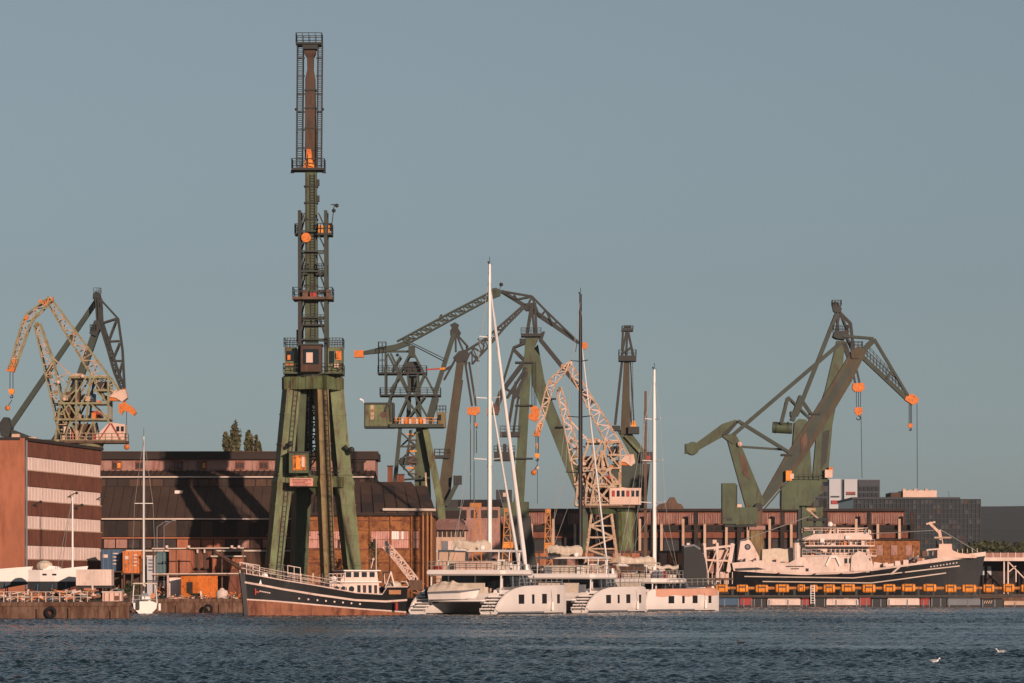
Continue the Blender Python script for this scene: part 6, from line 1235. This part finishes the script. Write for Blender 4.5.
# ================================================================== birds on the water
def bird(px, py, s, label, body_m, wing_m, rz, name='gull'):
    Y = F*CH/(py - HY); t = Thing(name, label, 'bird', (gx(px, Y), Y, .0), rz, group='birds on the water', local=True)
    b = MB(); rings = []
    for x, z, w, hh in ((-.24, .12, .015, .012), (-.17, .10, .05, .035), (-.08, .075, .085, .07), (.02, .07, .095, .085), (.1, .08, .08, .08), (.15, .12, .05, .06), (.165, .17, .038, .04), (.19, .215, .042, .04), (.23, .225, .035, .034), (.255, .22, .012, .014)):
        rings.append([(x*s, w*s*math.cos(a), (z + hh*math.sin(a))*s) for a in np.linspace(0, 6.28, 10, endpoint=False)])
    t.part('body', b.loft(rings), body_m, smooth=True)
    for sd in (-1, 1): t.part('wing', MB().loft([[(x*s, sd*(.055 + w)*s, (z + hh)*s), (x*s, sd*(.075 + w)*s, z*s), (x*s, sd*(.06 + w)*s, (z - hh)*s)] for x, z, w, hh in ((.09, .11, .0, .02), (.02, .12, .03, .05), (-.1, .125, .025, .045), (-.28, .135, -.035, .012))]), wing_m)
    t.part('beak', MB().tube((.25*s, 0, .22*s), (.30*s, 0, .212*s), .011*s, .004*s, 5), m_beak)
bird(1000.5, 653.5, .85, 'white and grey gull floating at the right edge of the water', m_feather, m_feather2, R(172))
bird(935, 663, 0.8, 'white gull floating nearest the camera, left of the other gull', m_feather, m_feather2, R(10))
bird(740.5, 644.5, .85, 'small dark waterbird floating alone in mid harbour', m_cormorant, m_cormorant, R(200), 'waterbird')

# ================================================================== small sailing boat at the inlet
def sailboat(px, Y, label, mast_top, group=None):
    t = Thing('sailing_boat', label, 'boat', (gx(px, Y), Y, 0), R(97), group=group, local=True); k = Y/F
    h = Hull(8.2, [(0, 1.2), (.2, 1.42), (.5, 1.45), (.8, .85), (1, .05)], .5, .5, 1.2, 18)
    hl = t.part('hull', h.strip([(0, -.3), (1, -.3)], [(0, 1.0), (.5, 1.05), (1, 1.35)]), m_white); t.part('deck', h.deck([(0, .95), (.5, 1.0), (1, 1.3)]), m_white)
    q = [(0, y, z) for y, z in ((-.62, .02), (.62, .02), (1.1, .5), (1.16, 1.0), (.7, 1.2), (-.7, 1.2), (-1.16, 1.0), (-1.1, .5))]
    t.part('transom', MB().loft([[(-.25, y*1.0, z) for _, y, z in q], [(.05, y*1.03, z) for _, y, z in q]]), m_white, hl)
    t.part('cabin', MB().hexa([(3, -.8, 1.0), (6, -.6, 1.1), (6, .6, 1.1), (3, .8, 1.0)], [(3.1, -.7, 1.55), (5.6, -.5, 1.4), (5.6, .5, 1.4), (3.1, .7, 1.55)]), m_white)
    ar = t.part('bimini_arch', MB().tube((.4, -1.2, 1.0), (1.0, -1.05, 2.9), .05).tube((.4, 1.2, 1.0), (1.0, 1.05, 2.9), .05).tube((1.8, -1.2, 1.0), (1.4, -1.05, 2.9), .04).tube((1.8, 1.2, 1.0), (1.4, 1.05, 2.9), .04), m_alu)
    t.part('bimini', MB().hexa([(.6, -1.25, 2.9), (2.6, -1.2, 2.9), (2.6, 1.2, 2.9), (.6, 1.25, 2.9)], [(.7, -1.1, 3.02), (2.5, -1.1, 3.02), (2.5, 1.1, 3.02), (.7, 1.1, 3.02)]), m_cream2)
    t.part('outboard_motor', MB().box((-.6, .55, .4), (-.25, .85, 1.35)), m_dark); t.part('liferaft', MB().tube((.2, -.5, 1.5), (.2, .3, 1.5), .22, n=9), m_white); t.part('horseshoe_buoy', MB().box((-.1, -.95, 1.5), (.05, -.6, 2.0)), m_orange)
    t.part('steering_wheel', MB().tube((1.3, 0, 1.6), (1.36, 0, 1.6), .45, n=14), m_grey); t.part('pushpit', MB().rail((-.1, -1.1, 1.0), (-.1, 1.1, 1.0), .8, 4, .025), m_stay); t.part('fender', MB().tube((1, -1.45, .3), (1, -1.45, 1.0), .14).tube((1, 1.45, .3), (1, 1.45, 1.0), .14), m_white)
    mt = CH + (HY - mast_top)*(Y + 4)/F
    ms = t.part('mast', MB().loft([[(4.0 + .09*kk*math.cos(a), .07*kk*math.sin(a), z) for a in np.linspace(0, 6.28, 8, endpoint=False)] for z, kk in ((1.2, 1.9), (mt*.7, 1.6), (mt, .9))]), m_alu, smooth=True)
    t.part('masthead_unit', MB().beam((4.0, 0, mt), (4.0, 0, mt + .8), .04).beam((3.7, 0, mt), (4.3, 0, mt), .04), m_dark, ms)
    t.part('spreader', MB().beam((3.9, -.9, mt*.62), (3.9, .9, mt*.62), .06), m_alu, ms)
    rg = MB()
    for sd in (-1, 1): stay(rg, (3.8, sd*1.3, 1.0), (3.9, sd*.9, mt*.62)); stay(rg, (3.9, sd*.9, mt*.62), (4, 0, mt))
    stay(rg, (8.3, 0, 1.3), (4, 0, mt*.97)); stay(rg, (0, 0, 1.0), (4, 0, mt)); t.part('shrouds', rg, m_stay, ms)
    t.part('boom', MB().tube((3.9, 0, 2.6), (.8, 0, 2.75), .12, n=7), m_cream2, ms)
sailboat(145, 392, 'small white sailing boat moored in the inlet, stern to the camera', 436)

# boats laid up ashore
def laid_up(px, Y, L, label, rz, mast=None, z0=1.75):
    t = Thing('laid_up_yacht', label, 'boat', (gx(px, Y), Y, GZ), rz, local=True, group='yachts stored ashore')
    h = Hull(L, [(0, 1.1), (.25, 1.45), (.55, 1.4), (.82, .75), (1, .05)], .5, .9, 3.1, 20)
    sh = lambda mb: (setattr(mb, 'v', [(v[0], v[1], v[2] + .0) for v in mb.v]), mb)[1]
    t.part('bottom', h.strip([(0, 1.05), (.5, .75), (1, 1.5)], [(0, z0 - .02), (1, z0)], .0), m_blackst); t.part('bottom_plate', h.deck([(0, 1.1), (.5, .8), (1, 1.55)]), m_blackst)
    hl = t.part('hull', h.strip([(0, z0), (1, z0)], [(0, 2.85), (.5, 2.8), (1, 3.2)]), m_white); t.part('deck', h.deck([(0, 2.8), (.5, 2.78), (1, 3.15)]), m_white)
    t.part('keel', MB().hexa([(L*.4, -.1, .1), (L*.62, -.1, .1), (L*.62, .1, .1), (L*.4, .1, .1)], [(L*.36, -.14, 1.1), (L*.66, -.14, 1.1), (L*.66, .14, 1.1), (L*.36, .14, 1.1)]), m_blackst)
    t.part('cabin', MB().hexa([(L*.3, -.85, 2.8), (L*.68, -.6, 2.85), (L*.68, .6, 2.85), (L*.3, .85, 2.8)], [(L*.32, -.7, 3.3), (L*.6, -.5, 3.15), (L*.6, .5, 3.15), (L*.32, .7, 3.3)]), m_white)
    t.part('spray_hood', MB().ball((L*.3, 0, 3.2), (.8, .95, .55), 10, 6), m_cream2)
    for i in range(2): q = h.pt(.35 + i*.2, 2.4, -1, .02); t.part('porthole', MB().box(q + Vector((-.2, -.02, -.08)), q + Vector((.2, .03, .08))), m_glass, hl)
    for x in (.2, .5, .78):
        for sd in (-1, 1): t.part('cradle_prop', MB().beam((L*x, sd*1.7, 0), (L*x, sd*.9, 1.7), .1), m_blue)
    t.part('cradle_base', MB().box((L*.15, -.12, 0), (L*.85, .12, .1)), m_blue)
    if mast:
        mt = (CH + (HY - mast)*Y/F) - GZ; ms = t.part('mast', MB().tube((L*.88, 0, 3.0), (L*.88, 0, mt), .11, .07, 8), m_alu); rg = MB()
        for sd in (-1, 1): stay(rg, (L*.6, sd*1.2, 2.8), (L*.88, 0, mt))
        t.part('shrouds', rg, m_stay, ms)
laid_up(-52, 385, 7.2, 'white laid-up yacht hull cut by the left picture edge', R(3))
laid_up(30, 378, 4.6, 'small white laid-up yacht with dark bottom left of the white trailer', R(-3), 497)

# ================================================================== yard clutter on the left quay
def container(px, Y, wpx, hpx, ybase, label, mat, depth=5.0, marks=True):
    p = place(Y); k = Y/F; x0, x1 = gx(px, Y), gx(px + wpx, Y); z0 = CH + (HY - ybase)*k; z1 = z0 + hpx*k
    t = Thing('shipping_container', label, 'container', ((x0 + x1)/2, Y, z0), group='containers in the yard')
    b = t.part('body', MB().box((x0, Y, z0), (x1, Y + depth, z1)), mat)
    w = x1 - x0
    for i in range(2):
        d = t.part('door', MB().box((x0 + .06 + i*w/2, Y - .06, z0 + .12), (x0 + w/2 - .04 + i*w/2, Y + .02, z1 - .12)), mat, b)
        for f in (.25, .7): t.part('lock_bar', MB().box((x0 + w/2*i + w/2*f - .025, Y - .11, z0 + .1), (x0 + w/2*i + w/2*f + .025, Y - .06, z1 - .1)), m_grey, d)
        if marks and i == 0: t.part('white_marking', MB().box((x0 + .2, Y - .075, z1 - .9), (x0 + w*.36, Y - .055, z1 - .55)), m_white2, d)
        if marks and i == 1:
            for j in range(4): t.part('white_marking', MB().box((x0 + w*.58, Y - .075, z1 - .5 - j*.38), (x0 + w*(.86 - .08*(j % 2)), Y - .055, z1 - .38 - j*.38)), m_white2, d)
    n = int(depth/.35)
    for i in range(n): t.part('side_rib', MB().box((x1, Y + .15 + i*.35, z0 + .1), (x1 + .04, Y + .32 + i*.35, z1 - .1)), mat, b)
    for z in (z0, z1 - .12): t.part('end_rail', MB().box((x0 - .02, Y - .08, z), (x1 + .02, Y, z + .12)), mat, b)
container(101, 440, 20.5, 21.5, 571, 'blue shipping container with white door markings beside the striped building', m_blue)
container(122.6, 438, 18, 22, 573, 'orange shipping container right of the blue one', m_orange, marks=True)
container(157, 441, 10.5, 21, 573, 'narrow teal container right of the white cabinet', m_teal, marks=False)
container(169, 440, 21, 23, 573, 'rusty brown container right of the teal one', m_brick_or, marks=False)
for i, (a, b, y0, y1, Yc, mt, lab) in enumerate(((101, 122, 571, 600, 436, m_wallbr, 'dark support platform under the blue container'), (122.6, 141, 573, 600, 434, m_wallbr, 'dark support platform under the orange container'), (156, 216, 573, 601, 437, m_darkwall, 'dark support platform under the teal and brown containers'))):
    k = Yc/F; t = Thing('support_platform', lab, 'platform', (gx((a + b)/2, Yc), Yc, GZ)); zz = lambda y: CH + (HY - y)*k
    t.part('deck', MB().box((gx(a, Yc), Yc + 1, zz(y0 + 1.2)), (gx(b, Yc), Yc + 9, zz(y0 + .3))), mt); n = max(2, int((b - a)/9))
    for j in range(n + 1): t.part('post', MB().box((gx(a + (b - a - 1.5)*j/n, Yc), Yc + 1.1, GZ), (gx(a + (b - a - 1.5)*j/n + 1.4, Yc), Yc + 1.4, zz(y0 + 1.2))), m_brownst)
    t.part('back_panel', MB().box((gx(a, Yc), Yc + 4, GZ), (gx(b, Yc), Yc + 4.2, zz(y0 + 1.2))), mt)

def wall_piece(name, px0, px1, y0, y1, Y, depth, mat, label, cat, detail=None):
    k = Y/F; zz = lambda y: CH + (HY - y)*k; t = Thing(name, label, cat, (gx((px0 + px1)/2, Y), Y, max(GZ, zz(y1)))); X = lambda x: gx(x, Y)
    b = t.part('body', MB().box((X(px0), Y, max(GZ, zz(y1))), (X(px1), Y + depth, zz(y0))), mat)
    if detail: detail(t, b, X, zz, Y)
    return t
def white_cabinet(t, b, X, zz, Y):
    for j in range(4): t.part('louvre', MB().box((X(148.5), Y - .05, zz(571 - j*3.4)), (X(154), Y, zz(569.4 - j*3.4))), m_grey, b)
    t.part('cap', MB().box((X(146.4), Y - .12, zz(556.6)), (X(155.6), Y + 1.6, zz(555.6))), m_white, b)
wall_piece('white_cabinet', 147, 155, 556.5, 602, 437, 1.5, m_office, 'tall white louvred cabinet between the orange and teal containers', 'cabinet', white_cabinet)
def orange_wall(t, b, X, zz, Y):
    for i in range(4): t.part('panel', MB().box((X(213 + i*7.6), Y - .06 - .02*(i % 2), zz(569)), (X(220 + i*7.6), Y + .1, zz(559))), m_brick_or, b)
    t.part('roof', MB().box((X(211), Y - .4, zz(557)), (X(245), Y + 4.4, zz(555.6))), m_gutter, b)
wall_piece('brick_outhouse', 212, 244, 557, 600, 443, 4, m_brick_br, 'low orange brick outhouse left of the crane leg', 'building', orange_wall)
def brown_shed(t, b, X, zz, Y):
    for i in range(5): t.part('door_plank', MB().box((X(191.5 + i*4), Y - .05 - .015*(i % 2), zz(572)), (X(195.2 + i*4), Y + .1, zz(552))), m_wallbr if i % 2 else m_brick_br, b)
    for x in (197, 204): t.part('lamp_hood', MB().box((X(x), Y - .5, zz(553)), (X(x + 1.6), Y, zz(549.5))), m_white2, b)
    t.part('roof', MB().box((X(189.5), Y - .5, zz(549.4)), (X(243), Y + 3, zz(547.8))), m_wallbr, b)
wall_piece('plank_shed', 190.5, 212, 549.4, 573, 444, 2.5, m_wallbr, 'brown plank shed between the rusty container and the brick outhouse', 'building', brown_shed)

def orange_cabin():
    Y = 415.0; p = place(Y); X = lambda x: gx(x, Y); zz = lambda y: CH + (HY - y)*Y/F
    t = Thing('orange_cabin', 'bright orange site cabin with one dark doorway on the quay', 'cabin', (X(198), Y, GZ))
    z0, z1 = zz(597.5), zz(575.5); x0, xm, x1 = X(181), X(198), X(216)
    b = t.part('body', MB().hexa([(x0, Y, z0), (xm, Y - .6, z0), (x1, Y + 2.4, z0), (x0 + 2, Y + 3, z0)], [(x0, Y, z1), (xm, Y - .6, z1), (x1, Y + 2.4, z1), (x0 + 2, Y + 3, z1)]), m_orange)
    t.part('door', MB().hexa([(X(187), Y - .3, zz(593)), (X(193), Y - .51, zz(593)), (X(193), Y - .4, zz(593)), (X(187), Y - .2, zz(593))], [(X(187), Y - .3, zz(582)), (X(193), Y - .51, zz(582)), (X(193), Y - .4, zz(582)), (X(187), Y - .2, zz(582))]), m_pane, b)
    for i in range(11):
        f = (i + .5)/11; q = Vector((xm, Y - .6, 0)).lerp(Vector((x1, Y + 2.4, 0)), f); t.part('side_rib', MB().beam(q + Vector((.02, -.03, z0 + .1)), q + Vector((.02, -.03, z1 - .1)), .07), m_orange, b)
    t.part('roof', MB().hexa([(x0 - .15, Y - .2, z1), (xm, Y - .8, z1), (x1 + .15, Y + 2.4, z1), (x0 + 2, Y + 3.1, z1)], [(x0 - .1, Y - .15, z1 + .12), (xm, Y - .75, z1 + .12), (x1 + .1, Y + 2.4, z1 + .12), (x0 + 2, Y + 3.1, z1 + .12)]), m_brownst, b)
    for x in (183, 196, 212): t.part('skid', MB().box((X(x), Y + .2, GZ), (X(x + 2), Y + 2, z0)), m_dark, b)
orange_cabin()
def pink_wall(t, b, X, zz, Y):
    for i in range(5): t.part('sheet', MB().box((X(169.4 + i*2.3), Y - .05 - .02*(i % 2), zz(598)), (X(171.5 + i*2.3), Y, zz(578))), m_pinkpane, b)
    t.part('post', MB().tube((X(168), Y - .2, GZ), (X(168), Y - .2, zz(575)), .1), m_white2, b)
wall_piece('tool_shed', 169, 181, 577, 600, 418, 2.5, m_pinkwall, 'narrow pink sheet-metal tool shed left of the orange cabin', 'shed', pink_wall)
def heap(name, px, Y, wpx, ytop, label, cat, mat, n=16, s=.35, z0=GZ, mats=None):
    p = place(Y); k = Y/F; b = p(px, 0); b.z = z0; hh = p(px, ytop).z - z0; rnd = random.Random(int(px*3)); t = Thing(name, label, cat, b)
    for i in range(n):
        f = rnd.random(); x = b.x + rnd.uniform(-.5, .5)*wpx*k*(1 - f*.5); y = b.y + rnd.uniform(-.8, .8); z = z0 + hh*f*.8
        c = Vector((x, y, z + s*.5)); e1 = Vector((rnd.gauss(0, 1), rnd.gauss(0, .6), rnd.gauss(0, .35))).normalized()*s*rnd.uniform(.7, 2.2)
        t.part('scrap_piece', MB().beam(c - e1, c + e1, s*rnd.uniform(.2, .7), s*rnd.uniform(.2, .6)), rnd.choice(mats or (mat,)))
    return t
# white trailer, pink tank and quay furniture
def trailer():
    Y = 372.0; X = lambda x: gx(x, Y); zz = lambda y: CH + (HY - y)*Y/F
    t = Thing('box_trailer', 'white box trailer on the quay in front of the striped building', 'trailer', (X(94), Y, GZ))
    b = t.part('box', MB().box((X(76), Y, zz(585.5)), (X(111.5), Y + 2.4, zz(569.5))), m_white2)
    for i in range(9): t.part('panel_joint', MB().box((X(79.5 + i*3.7), Y - .03, zz(585)), (X(79.8 + i*3.7), Y + .02, zz(570))), m_gutter, b)
    t.part('chassis', MB().box((X(76), Y + .3, zz(588)), (X(112), Y + 2.1, zz(585.5))), m_dark)
    for x in (98, 105):
        w = t.part('wheel', MB().tube((X(x), Y + .05, GZ + .45), (X(x), Y + .4, GZ + .45), .45, n=14), m_tyre); t.part('rim', MB().tube((X(x), Y + .02, GZ + .45), (X(x), Y + .06, GZ + .45), .22, n=10), m_grey, w)
    t.part('landing_leg', MB().box((X(80), Y + .6, GZ), (X(81.2), Y + .8, zz(588))), m_dark); t.part('side_skirt', MB().box((X(84), Y + .05, zz(593)), (X(96), Y + .12, zz(588))), m_pinkwall)
trailer()
def tank():
    Y = 350.0; X = lambda x: gx(x, Y); zz = lambda y: CH + (HY - y)*Y/F
    t = Thing('rusty_tank', 'pale pink rusty square tank at the end of the left quay', 'tank', (X(112), Y, GZ))
    b = t.part('body', MB().box((X(102.5), Y, GZ), (X(121.5), Y + 1.6, zz(592.5))), m_pinkhouse)
    for i in range(4): t.part('stiffener', MB().box((X(104 + i*5), Y - .06, GZ + .05), (X(105 + i*5), Y, zz(593))), m_pinkwall, b)
    t.part('lid', MB().box((X(101.8), Y - .1, zz(592.5)), (X(122.2), Y + 1.7, zz(591.4))), m_white2, b); t.part('hatch', MB().tube((X(117), Y - .02, zz(598)), (X(117), Y - .1, zz(598)), .22, n=12), m_brownst, b)
tank()
t = Thing('guard_rail', 'long white guard rail along the left quay edge', 'railing', (gx(40, 338), 338, GZ))
for i in range(7): t.part('rail_panel', MB().rail((gx(-10 + i*14, 338), 338, GZ), (gx(4 + i*14 - .4, 338), 338, GZ), .85, 2, .02), m_gutter)
def tyre(px, py, Y, label):
    c = place(Y)(px, py); mb = MB(); rr = []
    for i in range(18):
        a = 2*math.pi*i/18; rr.append([(c.x + (.36 + .15*math.cos(b))*math.cos(a), c.y + .15*math.sin(b), c.z + (.36 + .15*math.cos(b))*math.sin(a)) for b in np.linspace(0, 6.28, 7, endpoint=False)])
    rr.append(rr[0]); mb.loft(rr, cap=False); single('tyre_fender', mb, m_tyre, label, 'tyre', tuple(c), 'tyre fenders on the quay wall', True)
tyre(50.5, 612.5, 334.7, 'large black tyre fender on the left quay wall'); tyre(208, 609, 403.6, 'black tyre fender on the quay wall below the orange cabin')
MIX = (m_brownst, m_pinkhouse, m_tan, m_white2, m_brick_or, m_dark, m_orange)
for px, Y, w, yt, lab in ((12, 352, 26, 594, 'low heap of scrap timber at the left end of the quay'), (34, 350, 20, 596, 'low heap of gear below the laid-up yachts'), (72, 350, 22, 591, 'tangle of pipes below the yacht mast ashore'), (90, 348, 16, 590, 'scrap heap beside the pale rusty tank'), (196, 408, 34, 598, 'heap of greenery and boards before the orange cabin'), (232, 412, 18, 594, 'scrap pile behind the bow of the black ship'), (392, 420, 14, 588, 'scrap pile behind the stern of the black ship'), (412, 420, 26, 570, 'tall pile of odd gear left of the first catamaran'), (176, 407, 16, 601, 'rusty gear by the inlet, right of the small sailing boat')):
    heap('gear_heap', px, Y, w, yt, lab, 'heap', m_brownst, 26, .3, mats=MIX)
shrub(131, 410, 17, 577, 'bush left of the small sailing boat, below the orange container'); shrub(373, 437, 17, 536, 'dark leafy bush behind the stern of the black ship'); shrub(196, 410, 22, 593, 'low weeds in front of the orange cabin'); shrub(222, 411, 14, 590, 'low shrub between the orange cabin and the bow of the black ship')
for px, Y, w, yt, lab in ((22, 345, 30, 592, 'jumble of pallets and boards on the left quay below the first laid-up hull'), (58, 344, 26, 589, 'jumble of crates and rails below the second laid-up hull'), (84, 344, 18, 593, 'pinkish rubble left of the rusty tank'), (118, 380, 16, 588, 'dark gear stacked right of the white trailer'), (185, 406, 40, 600, 'low rubble along the quay edge below the orange cabin'), (228, 409, 20, 600, 'boards and drums on the quay at the bow of the black ship'), (163, 420, 16, 585, 'upright gear between the sailing boat and the pink tool shed')):
    heap('gear_heap', px, Y, w, yt, lab, 'heap', m_brownst, 34, .22, mats=MIX + (m_pinkwall, m_pinkhouse, m_black, m_teal))
def white_bag():
    Y = 410.0; c = place(Y)(222, 594); single('bulk_bag', MB().loft([[(c.x + r*math.cos(a), c.y + r*math.sin(a)*.8, z) for a in np.linspace(0, 6.28, 12, endpoint=False)] for z, r in ((GZ, .55), (GZ + .3, .66), (GZ + .7, .6), (GZ + .85, .5), (GZ + .88, .3), (GZ + 1.05, .2), (GZ + 1.1, .08))]), m_white2, 'white bulk bag right of the orange cabin', 'bag', (c.x, c.y, GZ), smooth=True)
white_bag()
# leaning pink gangway ladder behind the cutter's stern
def gangway():
    c = Crane('boarding_gangway', 'pale pink lattice gangway leaning up from the quay behind the black ship', 412, 398, group=None, cat='gangway')
    c.lattice('truss', [(383, 547), (396, 562), (413, 584)], [(389, 544), (401, 557), (418, 579)], 9, 1.0, 1.5, m_pinkhouse, m_white2, 1.0)
    c.bar('walkway', (386, 547), (415, 583), 1.4, .9, m_pinkhouse); c.block('foot_plate', 410, 580, 422, 590, 1.4, m_brownst); c.block('counterweight', 384, 541, 388, 546, .8, m_pinkhouse)
gangway()
# orange trestles in the yard
for i, (px, yt, yb, Y, w, lab) in enumerate(((477, 506, 553, 520, 9, 'orange hoist tower with wide head left of the tallest white mast'), (507, 511, 548, 530, 9, 'orange trestle just right of the tallest white mast'), (548, 512, 549, 540, 8, 'orange trestle left of the black mast'))):
    c = Crane('orange_trestle', lab, Y, px, group='orange trestles in the yard', cat='trestle'); 
    c.lattice('frame', [(px - w*.25, yt), (px - w*.55, yb + 20)], [(px + w*.25, yt), (px + w*.55, yb + 20)], 7, 1.0, 1.0, m_orange3, None, .7, gap2=2.0)
    c.block('head', px - w*(.8 if i == 0 else .35), yt - 3, px + w*(.5 if i == 0 else .35), yt + 1, 1.2, m_orange3); c.block('gear_box', px - w*.4, yb - 6, px + w*.7, yb, 1.6, m_orange2)
# masts of boats moored on the far side of the yard
def far_mast(px, yt, yb, Y, mat, label, w=1.6, lean=0):
    c = Crane('moored_yacht', label, Y, px, group='yachts moored behind the catamarans', basez=0, cat='yacht'); h = Hull(9, [(0, 1.1), (.4, 1.5), (.8, .9), (1, .05)], .4, .5, 1.2, 12); sh = lambda mb: (setattr(mb, 'v', [(v[0] + c.o.location.x - 4, v[1] + Y, v[2]) for v in mb.v]), mb)[1]
    c.part('hull', sh(h.strip([(0, -.3), (1, -.3)], [(0, 1.1), (1, 1.5)])), m_white); c.part('deck', sh(h.deck([(0, 1.05), (1, 1.45)])), m_white); c.block('cabin', px - 16, yb - 6, px + 14, yb + 6, 1.8, m_white)
    m = c.bar('mast', (px, yb), (px + lean, yt), w, .14, mat, 0, None, w*.7)
    for f in (.4, .7): y = yb + (yt - yb)*f; c.beam('spreader', c.p(px, y, -1), c.p(px, y, 1), .06, .06, mat, m); c.bar('spreader', (px - 9*(1.1 - f), y), (px + 9*(1.1 - f), y), .5, .05, mat, 0, m)
    for e in (-1, 1): c.part('shroud', stay(MB(), c.p(px + e*13, yb + 4), c.p(px, yt)), m_stay, m)
    bm = c.bar('boom', (px + 1, yb - 18), (px + 34, yb - 15), 1.2, .15, mat, 0); c.part('furled_sail', MB().loft([[c.p(px + 2 + i*3.1, yb - 20.5 + .9*math.sin(i*1.7) + 2.2*math.sin(a), .35*math.cos(a)) for a in np.linspace(0, 6.28, 7, endpoint=False)] for i in range(11)]), m_cream2, bm)
far_mast(645.5, 391, 588, 438, m_brownst, 'yacht with dark wooden mast just left of the rightmost white mast', 3.4)
# black hull on the slip right of the third catamaran
def slip_hull():
    Y = 470.0; c = Crane('black_barge', 'black bow of a barge behind the rightmost catamaran', Y, 697, group=None, basez=0, cat='barge')
    c.plate('hull', [(684, 600), (684, 547.5), (694, 546), (700, 550), (705, 558), (707, 570), (707, 590), (704, 600)], 6, m_black, 3); c.plate('deck_rail', [(684, 547.5), (684, 545.5), (694, 544.2), (701, 548.5), (700, 550), (694, 546)], 6.1, m_grey, 3)
    c.block('bitt', 687, 543, 690, 546.5, 1, m_white2, 1)
slip_hull()
# lamp posts on the yard
for px, yt, Y, lab in ((157, 521, 436, 'slim lamp post left of the rusty brown container'), (164, 520, 435.5, 'slim lamp post arm above the teal container')):
    c = Crane('lamp_post', lab, Y, px, group='yard lamp posts', cat='lamp post'); c.part('pole', MB().tube(c.p(px, 600), c.p(px, yt + 6), .07, .05), m_grey); c.part('arm', MB().tube(c.p(px, yt + 6), c.p(px + 9, yt), .05), m_grey); c.part('lamp_head', MB().box(c.p(px + 8, yt + 1, -.2), c.p(px + 12, yt, .2)), m_grey)
def pipe_rack():
    c = Crane('pipe_rack', 'long pipe rack with pale pipes above the yard containers', 434, 200, group=None, cat='pipe rack')
    for i, y in enumerate((548.5, 574, 575.6)): c.bar('pipe', (152, y), (244, y - .6), 1.0, .12, (m_gutter, m_white2, m_brownst)[i], -.2*i)
    for x in (153, 176, 199, 222, 243): c.bar('rack_post', (x, 596), (x, 547), 1.2, .14, m_brownst, .2)
    for x in (166, 188, 231, 238): c.block('pipe_lamp', x, 545.5, x + 2.4, 548, .3, m_white2, -.3)
pipe_rack()
# ================================================================== thin harbour air
HZ = 0.00005
hz = bpy.data.materials.new('harbour_air'); hz.use_nodes = True; hn = hz.node_tree.nodes; hn.remove(hn['Principled BSDF'])
pv = hn.new('ShaderNodeVolumePrincipled'); pv.inputs['Color'].default_value = (.86, .92, 1.0, 1); pv.inputs['Density'].default_value = HZ; pv.inputs['Anisotropy'].default_value = .2
hz.node_tree.links.new(pv.outputs[0], hn['Material Output'].inputs['Volume'])
ho = mesh_obj('haze', MB().box((-9500, -800, -2.2), (9500, 12500, 92)), hz); ho['kind'] = 'stuff'; tag(ho, 'thin pale haze over the harbour', 'haze')
